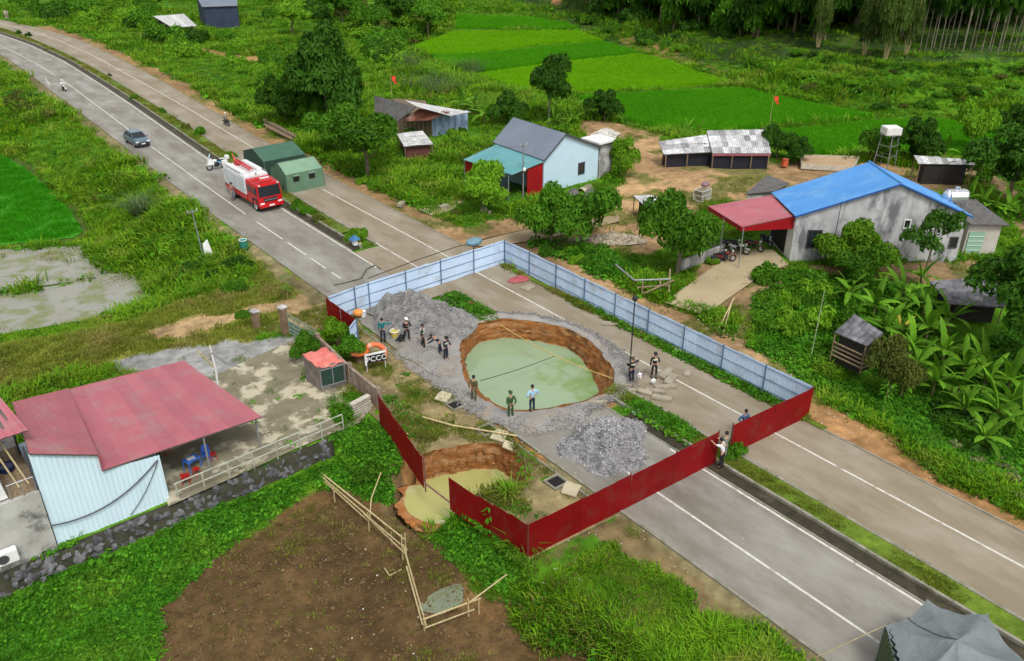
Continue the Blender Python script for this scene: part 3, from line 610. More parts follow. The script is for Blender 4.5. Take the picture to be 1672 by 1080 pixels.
# extra fine cover close to the camera and along the median and verge
x, y = RNG.uniform(14, 30, 16000), RNG.uniform(5, 34, 16000); zn = zone_at(x, y)
k = (x < LL(y)-1.2) & (zn == 0) & ~inp(x, y, HOUSES+CREEP+[WAT2]) & ~((x > 18.7) & (y > 21)); x, y = x[k], y[k]
scatter('long_grass', np.stack([x, y, height(x, y)], 1), [lush[0], lush[1], lush[4], lush[2], lush[3], tuft(22, .4, .45, .045, GD2, 310, .6)], sc=RNG.uniform(.55, 1.2, len(x))*(.7+.6*sstep((fbm(x, y, 3, 88)+.3)/.7)))
P = []; S = []
for a, b, y0, y1, n in ((o(LR, 1.05), o(RL, -.25), 2, 48, 2600), (o(LR, 1.05), o(RL, -.25), 60, 230, 5200), (lambda q: 38.35, lambda q: 38.95, 21, 49.5, 1500), (lambda q: 19.0, lambda q: 24.0, 21.5, 52, 4200)):
    yv = RNG.uniform(y0, y1, n); t = RNG.random(n); xv = np.array([a(q) for q in yv])*(1-t)+np.array([b(q) for q in yv])*t
    k = (sdist(xv, yv, HOLE1) > .15) & (sdist(xv, yv, HOLE2) > .1) & (fbm(xv, yv, 1.6, 14) > np.where((xv < 25) & (yv < 52), .12, -.2))
    P.append(np.stack([xv, yv, np.full(n, .05)], 1)[k]); S.append((RNG.uniform(.45, 1.0, n)*(1+np.clip(fbm(xv, yv, 2.5, 19), 0, 1)*.9))[k])
scatter('short_grass', np.vstack(P), short, sc=np.hstack(S))
x = RNG.uniform(15, 39, 9000); y = RNG.uniform(5, 50, 9000); k = inp(x, y, CREEP[2:8]) & ((x < 24.2) | (x > 38)) & (sdist(x, y, WAT2) > .6); x, y = x[k], y[k]
scatter('creeping_plants', np.stack([x, y, np.maximum(height(x, y), -2)+.02], 1), creep, sc=RNG.uniform(.55, 1.05, len(x)))
wd = np.array([at(px_, py_)[:2] for px_, py_ in ((535, 655), (560, 640), (590, 665), (580, 690), (545, 680))]); xw = RNG.uniform(wd[:, 0].min(), wd[:, 0].max(), 160); yw = RNG.uniform(wd[:, 1].min(), wd[:, 1].max(), 160); kw = inp(xw, yw, [wd]); xw = np.r_[xw[kw], RNG.uniform(9, 19, 50)]; yw = np.r_[yw[kw], RNG.uniform(37.3, 47, 50)]; kw = inp(xw, yw, [YARD]) & ((xw > 13.2) | (yw > 47))
scatter('short_grass', np.stack([xw[kw], yw[kw], np.full(kw.sum(), .03)], 1), [short[0], creep[2], creep[4]], sc=RNG.uniform(.4, .9, kw.sum()))
# bushy growth along the inside of the right fence and on the median inside the fence
yv = np.r_[RNG.uniform(21.5, 33, 500), RNG.uniform(33, 41, 90)]; xv = 38.75+RNG.normal(0, .13, len(yv)); P = np.stack([xv, yv, np.full(len(yv), .03)], 1)
yv = np.r_[RNG.uniform(24, 28.6, 260), RNG.uniform(39.5, 47.5, 330)]; xv = RNG.uniform(31.5, 32.5, len(yv)); k = sdist(xv, yv, HOLE1) > .2; P = np.vstack([P, np.stack([xv, yv, np.full(len(yv), .06)], 1)[k]])
scatter('creeping_plants', P, creep, sc=RNG.uniform(.5, 1.15, len(P)))

# rice: each plot is one raised bed of blades over wet mud
M_MUD = mat('wet_paddy_mud', (.085, .31, .006), (.07, .26, .006), sc=.3, rough=.9); M_MUDY = mat('wet_paddy_mud_yellow', (.17, .41, .005), (.14, .36, .005), sc=.3, rough=.9); M_MUDD = mat('wet_paddy_mud_deep', (.045, .24, .006), (.035, .20, .006), sc=.3, rough=.9)
def paddy(poly, z, n, kind, s0):
    lo, hi = poly.min(0), poly.max(0); lo = np.maximum(lo, [-60, -60]); hi = np.minimum(hi, [230, 230]); x = RNG.uniform(lo[0], hi[0], n); y = RNG.uniform(lo[1], hi[1], n)
    k = sdist(x, y, poly) < -.25; x, y = x[k], y[k]; d = -sdist(x, y, poly)
    mud = sheet('paddy_mud', poly, z, {'m': M_MUD, 'y': M_MUDY, 'd': M_MUDD}[kind])
    h = np.full(len(x), z)
    scatter('rice', np.stack([x, y, h], 1), rice[kind], sc=np.clip(s0*RNG.uniform(.85, 1.15, len(x)), .2, 4))
paddy(PAD_LEFT, -2.4, 34000, 'd', 1.15)
for poly, kd, n in zip(PAD_MID, 'mymymm', (12000, 15000, 17000, 20000, 24000, 26000)):
    paddy(poly, -.9, n, kd, 1.35)
# clods, stubble and litter
def rocks(m, n=5, seed=0): return [rock(seed+i, 1, m) for i in range(n)]
M_CLOD = mat('dry_clod', (.16, .10, .05), (.08, .048, .022), sc=3, rough=.95, rnd=.4)
x = RNG.uniform(2, 18, 9000); y = RNG.uniform(4, 37, 9000); zn = zone_at(x, y); k = np.isin(zn, [i+1 for i, q in enumerate(ZONES) if q[0] == 'brown']) & (sdist(x, y, WAT2) > .5); x, y = x[k], y[k]
scatter('soil_clods', np.stack([x, y, height(x, y)+.04], 1), rocks(M_CLOD, 4, 50), sc=RNG.uniform(.02, .09, len(x))*RNG.uniform(.5, 1.3, len(x)))
k = RNG.random(len(x)) < .22; scatter('dry_stubble', np.stack([x, y, height(x, y)+.03], 1)[k], [tuft(7, .16, .10, .025, GD, 61, .9), tuft(6, .12, .12, .03, GD, 62, .9), tuft(6, .14, .1, .03, G3, 63, .6)], sc=RNG.uniform(.6, 1.4, k.sum()))
M_LIT = mat('pale_litter', (.6, .57, .5), (.42, .38, .3), sc=3, rough=.8, rnd=.2)
x = np.r_[RNG.uniform(17.8, 24.5, 260), RNG.uniform(24, 32, 60), RNG.uniform(38.6, 44, 200), RNG.uniform(40, 62, 260), RNG.uniform(6, 17, 50)]; y = np.r_[RNG.uniform(12, 52, 260), RNG.uniform(8, 50, 60), RNG.uniform(14, 62, 200), RNG.uniform(45, 66, 260), RNG.uniform(14, 34, 50)]
k = (np.minimum(sdist(x, y, HOLE1), sdist(x, y, HOLE2)) > .3) & ~inp(x, y, HOUSES[1:]); x, y = x[k], y[k]
scatter('litter', np.stack([x, y, np.maximum(height(x, y), -1.9)+.1], 1), rocks(M_LIT, 4, 70), sc=RNG.uniform(.015, .06, len(x)))
# stones on the dust around the hole
ta = RNG.uniform(-PI, PI, 9000); q = RNG.random(9000)**.8; rr = np.interp(ta, t1, r1)*(1-q)+np.interp(ta, t1, ro)*q+.12+RNG.exponential(.12, 9000); x = c1[0]+rr*np.cos(ta); y = c1[1]+rr*np.sin(ta)
scatter('loose_gravel', np.stack([x, y, .05+.1*np.sin(PI*q)], 1), rocks(M_GRAVEL, 5, 80), sc=RNG.uniform(.015, .06, len(x))*RNG.uniform(.5, 1.3, len(x)))

# ------------------------------------------------------------------ trees and shrubs
def crown(name, blobs, n, leaf, m, seed, gap=.5, flat=.2):
    rg = np.random.default_rng(seed); B = np.array(blobs, float); wts = B[:, 3]**2; ch = rg.choice(len(B), n, p=wts/wts.sum())
    d = rg.normal(size=(n, 3)); d /= np.linalg.norm(d, axis=1)[:, None]; d[:, 2] = np.where(d[:, 2] < -.3, -d[:, 2]*.6, d[:, 2])
    dens = np.abs(np.sin(d[:, 0]*7+ch)*np.cos(d[:, 1]*6+ch*2)*1.0+np.sin(d[:, 2]*8+ch)); rad = B[ch, 3]*(1-.28*(dens < gap)*rg.random(n))*rg.uniform(.86, 1.08, n)
    p = B[ch, :3]+d*rad[:, None]*np.array([1, 1, .85])
    nrm = d*.8+rg.normal(size=(n, 3))*.55+np.array([0, 0, flat]); nrm /= np.linalg.norm(nrm, axis=1)[:, None]
    u = np.cross(nrm, rg.normal(size=(n, 3))); u /= np.linalg.norm(u, axis=1)[:, None]; v = np.cross(nrm, u); s = (leaf*rg.uniform(.6, 1.35, n))[:, None]
    V = np.stack([p-u*s, p+v*s*.42, p+u*s-nrm*s*.35, p-v*s*.42], 1).reshape(-1, 3); Fq = np.arange(4*n).reshape(-1, 4)
    return npmesh(name, V, Fq, m)
def blobset(seed, n, w=1., h=1., base=.0, r=.42):
    rg = random.Random(seed); out = [(0, 0, base+h*.5, r*1.15)]
    for i in range(n):
        a = i*2.4+rg.uniform(-.3, .3); q = rg.uniform(.25, .85); out.append((q*w*math.cos(a), q*w*math.sin(a), base+h*rg.uniform(.15, 1.0)*(1.15-q*.6), r*rg.uniform(.4, .95)))
    return out
def trunkmesh(name, h, r, seed, m, limbs=4, spread=.5, crook=.05):
    rg = random.Random(seed); g = MB(); pts = [(0, 0, -.2), (crook*rg.uniform(-1, 1), crook*rg.uniform(-1, 1), h*.4), (crook*2*rg.uniform(-1, 1), crook*2*rg.uniform(-1, 1), h*.8), (0, 0, h*1.05)]
    g.tube(pts, [r*1.3, r, r*.7, r*.35], 7)
    for i in range(limbs):
        a = i*2.3+rg.random(); z0 = h*rg.uniform(.4, .75); b = (spread*math.cos(a), spread*math.sin(a), z0+h*rg.uniform(.25, .45)); mid = (b[0]*.5, b[1]*.5, z0+(b[2]-z0)*.35)
        g.tube([(0, 0, z0), mid, b], [r*.5, r*.35, r*.12], 5)
    return g.mesh(name, m)
L_DARK = leafmat('dark_tree_leaves', (.052, .145, .011), (.030, .090, .008), rnd=.25, sc=.8)
L_MID = leafmat('green_tree_leaves', (.095, .25, .013), (.054, .165, .009), rnd=.25, sc=.8)
L_LIGHT = leafmat('light_tree_leaves', (.165, .34, .016), (.095, .235, .011), rnd=.25, sc=.8)
L_OLIVE = leafmat('olive_tree_leaves', (.14, .165, .03), (.075, .105, .018), rnd=.25, sc=.8)
L_PALE = leafmat('pale_wilted_leaves', (.30, .33, .14), (.12, .16, .05), rnd=.2, sc=1.5)
L_GREY = leafmat('grey_green_reeds', (.12, .17, .07), (.07, .12, .04), rnd=.2, sc=.8)
CR = {}
for nm, m_ in (('dark', L_DARK), ('mid', L_MID), ('light', L_LIGHT), ('olive', L_OLIVE)):
    CR[nm] = [crown('crown', blobset(s, 11, 1, 1, 0, .42), 6500, .062, m_, s) for s in (3, 4)]
    CR[nm+'_bush'] = [crown('foliage', [(bx, by, bz*.75, br) for bx, by, bz, br in blobset(s, 9, 1., .8, 0, .42)], 2600, .085, m_, s) for s in (5, 6)]
TRK = [trunkmesh('trunk', 1, .035, s, M_BARK, 5, .4, .03) for s in (1, 2)]
TRKP = [trunkmesh('trunk', 1, .026, s, M_BARKP, 3, .3, .04) for s in (5, 6)]
def tree(name, label, P, wid, hgt, kind='mid', lift=.22, group=None, pale=False, crownmesh=None):
    t = thing(name, label, 'tree', P, random.uniform(0, 6.28), group); k = random.randrange(2)
    c = inst('crown', crownmesh or CR[kind][k], t, (0, 0, hgt*lift), (0, 0, random.uniform(0, 6)), (wid/2, wid/2, hgt*(1-lift)))
    tr = inst('trunk', (TRKP if pale else TRK)[k], t, (0, 0, 0), (0, 0, 0), (max(wid*.6, hgt*.45), max(wid*.6, hgt*.45), hgt*.72)); return t
def bush(name, label, P, wid, hgt, kind='mid_bush', group=None, cat='bush'):
    k = random.randrange(2); b = inst(name, CR[kind][k], None, Vector(P)-Vector((0, 0, hgt*.18)), (0, 0, random.uniform(0, 6)), (wid/2, wid/2, hgt*1.05)); return tag(b, label, cat, group)

SPARSE = crown('crown', blobset(9, 9, 1.05, .8, .1, .33), 1500, .06, L_DARK, 19, .9)
big = crown('crown', [(0, 0, .62, .36), (.28, .1, .5, .3), (-.3, .05, .5, .32), (.05, -.3, .42, .32), (0, .32, .5, .3), (.2, -.18, .72, .24), (-.22, .15, .74, .25), (.4, -.25, .3, .25), (-.42, -.2, .3, .27), (-.1, -.1, .86, .2), (.35, .3, .3, .25)], 15000, .04, L_DARK, 77)
tree('broadleaf_tree', 'tallest dark broadleaf tree behind the green tents, towering over the roadside scrub', G(537, 212), 15.5, 12.6, lift=.02, crownmesh=big)
NT = [ # px, py(base), width, height, kind, label
 (600, 292, 8.2, 6.6, 'mid', 'wide bright green tree in front of the old timber house'),
 (548, 250, 6.2, 5.2, 'mid', 'rounded green tree at the foot of the tallest tree, beside the tents'),
 (466, 204, 5.2, 5.6, 'dark', 'small dark tree over the log pile at the edge of the far carriageway'),
 (515, 205, 4.5, 4.6, 'mid', 'leafy tree between the log pile tree and the tallest tree'),
 (897, 205, 6.2, 8.2, 'dark', 'dark upright tree with bare trunk behind the grey roofed blue house'),
 (790, 348, 5.0, 4.4, 'light', 'bright leafy tree in front of the teal veranda roof'),
 (900, 398, 5.2, 4.8, 'mid', 'green tree by the roadside left of the rubble, its left half'),
 (948, 402, 6.2, 4.9, 'mid', 'spreading green tree beside the far corner of the blue fence'),
 (1104, 447, 6.2, 5.9, 'mid', 'dense round green tree left of the red canopy'),
 (1390, 445, 5.2, 3.9, 'light', 'bushy light green tree under the wall of the blue roofed house'),
 (1508, 452, 5.0, 6.3, 'dark', 'thin dark tree with pale bare trunk before the small green door'),
 (1645, 335, 8.0, 7.2, 'dark', 'large dark tree at the right edge behind the water tank'),
 (1668, 600, 7.5, 7.5, 'dark', 'heavy dark tree at the right edge over the slate roofed shed'),
 (1495, 268, 4.8, 4.6, 'dark', 'dark round tree between the water tower and the long low shed'),
 (1582, 250, 4.5, 5.6, 'light', 'feathery light green tree at the edge of the far rice field'),
 (1268, 262, 3.8, 3.6, 'dark', 'dark round tree right beside the patched roof shed'),
 (1296, 268, 3.0, 2.8, 'dark', 'small dark tree second from the patched roof shed'),
 (988, 198, 4.6, 3.6, 'dark', 'low dark tree at the corner of the rice field'),
 (1012, 290, 3.2, 3.8, 'light', 'small light green tree beside the rough concrete tank tower'),
 (548, 572, 2.3, 2.2, 'light', 'leafy young tree at the red corner of the fence'),
 (574, 592, 2.5, 1.7, 'mid', 'bushy tree behind the orange lifebuoys'),
 (503, 592, 1.9, 1.9, 'mid', 'small tree behind the red tarp hut'),
 (1450, 655, 3.4, 3.8, 'olive', 'young olive green tree on the slope below the banana grove'),
 (1430, 265, 4.2, 3.2, 'mid', 'green tree at the foot of the water tower'),
 (1660, 225, 5.0, 3.8, 'dark', 'dark tree at the right edge beside the far rice field'),
 (700, 62, 7, 7, 'mid', 'green tree left of the uppermost rice field'),
 (655, 45, 8, 8, 'dark', 'dark tree in the wood left of the uppermost rice field'),
 (605, 60, 7, 6, 'mid', 'green tree just right of the tallest tree crown'),
 (560, 40, 9, 8, 'mid', 'green tree behind the tallest tree'),
 (480, 60, 8, 7, 'light', 'light green tree behind and left of the tallest tree'),
 (830, 205, 4.5, 3.8, 'dark', 'dark green tree between the banana plants and the grey roof'),
 (1400, 470, 4, 3.2, 'mid', 'green tree among the bananas under the house wall'),
 (1600, 300, 4, 3, 'mid', 'green tree beside the long low shed'),
]
for px, py, w_, h_, kd, lb in NT: tree('broadleaf_tree', lb, G(px, py), w_*1.12, h_, kd, lift=.30 if h_ > 6 else .12, pale='bare trunk' in lb, crownmesh=SPARSE if 'thin dark' in lb else None)
# forest on the hill
TALL = [crown('crown', [(0, 0, .75, .3), (.3, .1, .6, .28), (-.3, 0, .66, .3), (.05, -.3, .58, .28), (-.05, .3, .62, .28), (0, 0, .95, .2), (.15, .15, .45, .22)], 2200, .075, m_, s, .7) for s, m_ in ((21, L_DARK), (22, L_DARK), (23, L_MID))]
def foresttree(P, w_, h_, lab, grp, k, lift):
    t = thing('forest_tree', lab, 'tree', P, random.uniform(0, 6.28), grp); inst('crown', TALL[k], t, (0, 0, h_*lift), (0, 0, 0), (w_/2, w_/2, h_*(1-lift))); inst('trunk', TRKP[k % 2], t, (0, 0, 0), (0, 0, 0), (h_*.22, h_*.22, h_*.9)); return t
rg = random.Random(5)
for i in range(24):
    px = 1500+i*8.5+rg.uniform(-4, 4); p = G(px, 84+rg.uniform(-7, 6)); foresttree(p, rg.uniform(3.5, 5), rg.uniform(11, 14), 'slender pale trunked tree in the row along the wood edge at upper right', 'slender trees at the edge of the hill wood', rg.choice((0, 0, 1)), .16)
for i in range(190):
    px = rg.uniform(940, 1760); py = 66 if px > 1180 else 22+(px-940)*.16; p = G(px, py); q = Vector((p.x, p.y, 0)).normalized(); off = rg.uniform(0, 34)**1.0+(3 if px > 1490 else 0)
    p = Vector((p.x+q.x*off, p.y+q.y*off, 0)); p.z = H1(p.x, p.y); w_ = rg.uniform(6, 10); h_ = rg.uniform(9, 14)
    t = thing('forest_tree', 'dark crowned tree in the thick wood on the hill', 'tree', p, 0, 'trees of the wood on the hill'); k = rg.choice(('dark', 'dark', 'dark', 'mid')); inst('crown', CR[k][i % 2], t, (0, 0, h_*.08), (0, 0, rg.uniform(0, 6)), (w_/2*1.15, w_/2*1.15, h_*.92)); inst('trunk', TRK[i % 2], t, (0, 0, 0), (0, 0, 0), (h_*.5, h_*.5, h_*.7))
# bamboo clump hanging out of the wood
BAM = crown('crown', [(0, 0, .6, .35), (.25, 0, .5, .3), (-.25, .05, .5, .3), (.05, -.25, .42, .3), (.1, -.1, .85, .22), (-.2, -.1, .8, .2), (0, 0, .25, .3)], 5200, .05, leafmat('bamboo_leaves', (.09, .14, .025), (.05, .09, .015)), 91, .6, -.3)
for px, py, w_, h_, lb in ((1445, 100, 9, 14, 'tall feathery bamboo clump hanging out of the dark wood'), (1410, 92, 7, 12, 'bamboo clump just left of the feathery bamboo at the wood edge'), (1478, 92, 6, 12, 'bamboo clump just right of the feathery bamboo at the wood edge'), (1335, 78, 6, 11, 'bamboo clump beside two pale trunks at the left part of the wood edge')):
    t = thing('bamboo_clump', lb, 'bamboo', G(px, py)); inst('crown', BAM, t, (0, 0, 0), (0, 0, 0), (w_/2, w_/2, h_)); g = MB()
    for i in range(9): a = i*.7; g.bar((.2*math.cos(a), .2*math.sin(a), 0), (1.4*math.cos(a), 1.4*math.sin(a), h_*.8), .06, 5, .02)
    g.build('stem', M_BAMBOO, t)
LMK = [(290, 35, 'white roofed shed'), (355, 15, 'dark blue shed'), (535, 110, 'tallest tree'), (690, 190, 'old timber house'), (870, 240, 'slate roofed house'), (640, 130, 'left red flag'), (1265, 165, 'right red flag'), (1205, 240, 'patched roof shed'), (1445, 245, 'water tower'), (1540, 270, 'low long shed'), (1420, 330, 'blue roofed house'), (1600, 385, 'green door'), (1400, 545, 'small slate roofed sty'), (1580, 475, 'large slate roofed shed'), (1322, 520, 'thin green pole'), (1340, 640, 'right end of the red fence'), (1440, 95, 'feathery bamboo'), (1600, 70, 'slender pale trunks'), (1010, 340, 'leaning shelter'), (1070, 465, 'grey pole rails'), (828, 400, 'far corner of the blue fence'), (227, 228, 'dark car'), (418, 305, 'fire truck'), (230, 345, 'pampas clump'), (340, 400, 'leaning pole'), (225, 480, 'flooded plot'), (470, 520, 'green gate'), (500, 275, 'light green tent'), (120, 80, 'far road bend'), (820, 50, 'uppermost rice field'), (1000, 120, 'yellowest rice field'), (1170, 190, 'middle rice field'), (1450, 225, 'right rice field'), (1630, 160, 'brown bank'), (1150, 460, 'driveway'), (1590, 765, 'wilted branches'), (1210, 370, 'red canopy'), (620, 60, 'wood left of the rice fields')]
SEEN = set()
def where(px, py, adj, noun):
    order = sorted(LMK, key=lambda l_: math.hypot(l_[0]-px, (l_[1]-py)*1.5))[:7]
    for near_ in order:
        dx, dy = px-near_[0], py-near_[1]; dd = math.hypot(dx, dy); far_ = 'just ' if dd < 45 else ('' if dd < 110 else 'well ')
        dr = ('right of' if dx > 0 else 'left of') if abs(dx) > 2.4*abs(dy) else (('in front of' if dy > 0 else 'behind') if abs(dy) > 2.4*abs(dx) else (('in front and ' if dy > 0 else 'behind and ')+('right of' if dx > 0 else 'left of')))
        lb = '%s %s %s%s the %s' % (adj, noun, far_, dr, near_[2])
        if len(lb.split()) > 16: continue
        if lb not in SEEN: break
    SEEN.add(lb); return lb
TONE = {'mid': 'green', 'dark': 'dark green', 'light': 'light green', 'olive': 'olive green'}
# scrub bushes by area: (polygon of pixels, count, size range, kinds, label, group, base z)
def scrub(poly, n, s0, s1, kinds, label, group, hf=.7, name='bush', seed=1):
    rg = random.Random(seed); pl = np.array(poly, float); lo, hi = pl.min(0), pl.max(0); c = 0; tr = 0
    while c < n and tr < 4000:
        tr += 1; px, py = rg.uniform(lo[0], hi[0]), rg.uniform(lo[1], hi[1])
        if sdist(np.array([px]), np.array([py]), pl)[0] > 0: continue
        P = G(px, py)
        if LL(P.y)-1.5 < P.x < RR(P.y)+1.5: continue
        s = rg.uniform(s0, s1); kd = rg.choice(kinds); f_ = (s-s0)/(s1-s0); bush(name, where(px, py, ('small ' if f_ < .33 else 'large ' if f_ > .67 else 'rounded ')+TONE[kd], 'bush'), P, s*1.15, s*hf*rg.uniform(.8, 1.2), kd+'_bush', group); c += 1
scrub([(30, 5), (250, 0), (250, 30), (330, 60), (300, 95), (180, 50), (60, 30)], 48, 3.5, 7.5, ('mid', 'dark', 'mid', 'light'), 'rounded green bush in the scrub left of the white roofed shed', 'bushes by the far road bend', seed=2)
scrub([(330, 60), (480, 60), (500, 200), (460, 190), (400, 130)], 34, 2.5, 5.0, ('mid', 'light', 'mid'), 'green bush on the slope between the far carriageway and the tallest tree', 'bushes left of the tallest tree', seed=3)
scrub([(430, 0), (745, 0), (735, 30), (660, 75), (620, 130), (600, 60), (480, 20), (440, 40)], 60, 4.0, 8.0, ('mid', 'dark', 'mid', 'light', 'olive'), 'green bush in the thicket left of the rice fields', 'bushes left of the rice fields', seed=4)
scrub([(960, 20), (1090, 60), (1120, 85), (1060, 80), (990, 60), (950, 40)], 16, 2.5, 5, ('mid', 'light', 'dark'), 'green bush on the bank above the rice fields', 'bushes on the rice field bank', seed=5)
scrub([(1080, 50), (1240, 75), (1500, 120), (1672, 120), (1672, 175), (1430, 178), (1300, 150), (1215, 128), (1130, 90)], 48, 1.3, 2.8, ('mid', 'olive', 'mid', 'light', 'dark'), 'low bush on the terraced slope below the wood', 'bushes on the terraced slope', .55, seed=6)
scrub([(930, 5), (1240, 0), (1230, 65), (1100, 50), (1000, 30)], 24, 4, 7.5, ('dark', 'dark', 'mid'), 'dark bush at the foot of the hill wood', 'dark bushes at the foot of the wood', seed=7)
scrub([(1225, 560), (1250, 450), (1370, 440), (1420, 470), (1420, 500), (1350, 590), (1290, 590)], 20, 1.8, 3.2, ('mid', 'mid', 'light'), 'leafy shrub in the garden between the driveway and the banana grove', 'garden shrubs beside the driveway', .85, seed=8)
scrub([(255, 395), (310, 390), (350, 440), (395, 440), (400, 480), (310, 470), (270, 430)], 13, 1.6, 3.0, ('mid', 'dark', 'light'), 'green bush on the bank above the flooded plot', 'bushes above the flooded plot', seed=9)
scrub([(0, 140), (80, 170), (90, 215), (40, 230), (0, 200)], 9, 2.5, 4.2, ('mid', 'olive', 'light'), 'green bush on the left bank of the near carriageway', 'bushes on the left bank', .5, seed=10)
scrub([(660, 210), (760, 215), (770, 250), (700, 250), (640, 300), (650, 260)], 11, 1.8, 3.0, ('mid', 'light'), 'green bush beside the tarpaulin walled old house', 'bushes by the old house', seed=11)
scrub([(870, 400), (1000, 410), (1050, 440), (1000, 450), (900, 420)], 10, 1.0, 1.9, ('mid', 'light', 'mid'), 'low bush outside the blue fence', 'bushes outside the blue fence', seed=12)
scrub([(1560, 320), (1672, 330), (1672, 360), (1600, 355)], 7, 1.8, 3, ('mid', 'light'), 'green bush beside the house annex', 'bushes beside the annex', seed=13)
scrub([(1500, 650), (1672, 700), (1672, 780), (1560, 740)], 8, 1.8, 3.0, ('mid', 'dark'), 'green bush on the lower right slope', 'bushes on the lower right slope', .6, seed=14)
scrub([(440, 240), (520, 250), (640, 305), (640, 340), (560, 300)], 9, 1., 2.0, ('mid', 'light'), 'low bush on the dirt verge behind the tents', 'bushes on the verge behind the tents', seed=15)
for px, py, s, kd, lb in ((500, 350, 1.9, 'mid', 'round bush on the median in front of the light green tent'), (520, 362, 1.5, 'olive', 'smaller olive bush on the median in front of the light green tent'), (487, 340, 1.6, 'mid', 'bush on the median touching the fire truck'), (582, 390, 2.3, 'light', 'leafy bush at the tip of the median beside the little shrine'), (375, 258, 1.8, 'light', 'bush on the median behind the parked police motorcycle'), (48, 60, 1.6, 'dark', 'dark bush on the median at the far bend'), (30, 57, 1.8, 'dark', 'darkest bush on the median at the left picture edge'), (325, 222, 2.2, 'mid', 'bush on the median upstream of the tents'), (305, 212, 1.4, 'olive', 'olive bush on the median beside the fallen branch'), (268, 185, 1.3, 'mid', 'small bush on the median right above the dark car'), (218, 163, 1.6, 'mid', 'bush on the median at the white kerb patch'), (180, 125, 1.0, 'dark', 'tiny dark bush midway along the far median'),
    (1195, 745, 2.0, 'mid', 'bush with white flecks at the gap of the red fence'), (745, 352, 1.4, 'olive', 'brown and green bush at the end of the concrete strip'), (1160, 432, 1.3, 'light', 'small pale leaved bush under the low garden wall'), (400, 520, 1.4, 'mid', 'small bush left of the rusty gate post'), (560, 690, 2.0, 'mid', 'dark green bush below the brick wall end'), (610, 780, 2.2, 'mid', 'green shrub left of the smaller sinkhole'), (580, 655, 1.2, 'mid', 'green weed bush between brick wall and stacked boards')):
    bush('bush', lb, G(px, py), s, s*.75, kd+'_bush')
# pampas and reed clumps
def reeds(P, n, h, sp, m, label, name='reed_clump', seed=1, group=None):
    o_ = inst(name, tuft(n, h, sp, .07, m, seed, .9), None, P); return tag(o_, label, 'reeds', group)
reeds(G(228, 352), 160, 2.6, .5, L_GREY, 'silvery pampas clump on the bank above the left rice field', seed=2)
for i in range(20):
    px, py = rg.uniform(650, 780), rg.uniform(105, 160); reeds(G(px, py), 70, 2.6, 1.5, L_GREY if i % 2 else G1, where(px, py, 'tall', 'grey green reed clump' if i % 2 else 'green reed clump'), seed=5+i, group='reeds behind the old house')
for px, py, lb in ((832, 812, 'reed tuft at the right rim of the smaller sinkhole'), (745, 858, 'grass fountain at the lower edge of the smaller sinkhole'), (850, 900, 'spiky tuft beside the corner of the red fence'), (180, 272, 'pale reed clump near the left road edge'), (1165, 1050, 'long bladed tuft at the bottom of the road verge')):
    reeds(G(px, py), 60, .95, .35, G1b if 'pale' in lb else G1, lb, seed=len(lb))
# wilted branches lying on the bank
for i, (px, py) in enumerate(((1560, 735), (1590, 760), (1620, 745), (1610, 785), (1640, 770), (1660, 815), (1650, 790))):
    b = inst('cut_branch', crown('leaves', blobset(40+i, 4, .9, .4, 0, .3), 260, .17, L_PALE, 40+i), None, G(px, py)-Vector((0, 0, .1)), (0, 0, i), (.9, .9, 1.0)); tag(b, where(px, py, 'wilted pale leaved', 'branch'), 'branch', 'wilted branches on the right bank')
# banana plants
M_BAN = leafmat('banana_leaf', (.14, .31, .018), (.075, .20, .011), rnd=.4, sc=1.5); M_BANY = leafmat('yellow_banana_leaf', (.42, .34, .05), (.25, .26, .05)); M_BANT = mat('banana_stem', (.16, .17, .06), (.12, .09, .04), sc=3, rough=.8)
def bleaf(m, L, wd, rise, seed):
    V = []; Fq = []; K = 9
    for k in range(K+1):
        t = k/K; x_ = L*t*(1-.25*t*(1-rise)); z_ = L*(rise*t-(.35+.5*(1-rise))*t*t); wv = wd*(1 if k % 2 else .78)*math.sin(PI*min(1, .12+t*.9))**.6*(.15 if k == 0 else 1)*(0.05 if k == K else 1)
        V += [(x_, -wv, z_-.12*wv), (x_, 0, z_+.08*wv), (x_, wv, z_-.12*wv)]
    for k in range(K):
        for j in (0, 1): a = 3*k+j; Fq.append((a, a+1, a+4, a+3))
    return MB().add(V, Fq).mesh('leaf', m)
BLV = [bleaf(M_BAN, 2.7, .30, r_, i) for i, r_ in enumerate((.85, .6, .4, .7))]; BLY = bleaf(M_BANY, 2.0, .22, .9, 3)
STM = MB().bar((0, 0, -.2), (0, 0, 1), .13, 8, .08).mesh('stem', M_BANT)
def banana(P, s, label, seed, yellow=0, nl=8, group=None, hs=1.5):
    rg_ = random.Random(seed); t = thing('banana_plant', label, 'banana plant', P, rg_.uniform(0, 6), group)
    inst('stem', STM, t, (0, 0, 0), (0, 0, 0), (s, s, hs*s))
    for i in range(nl): inst('leaf', BLY if i < yellow else BLV[i % 4], t, (0, 0, hs*s-.03*i), (rg_.uniform(-.3, .3), -(.6 if i % 4 == 0 else .05)+rg_.uniform(-.2, .2), i*2.4), (s*rg_.uniform(.8, 1.1),)*3)
    return t
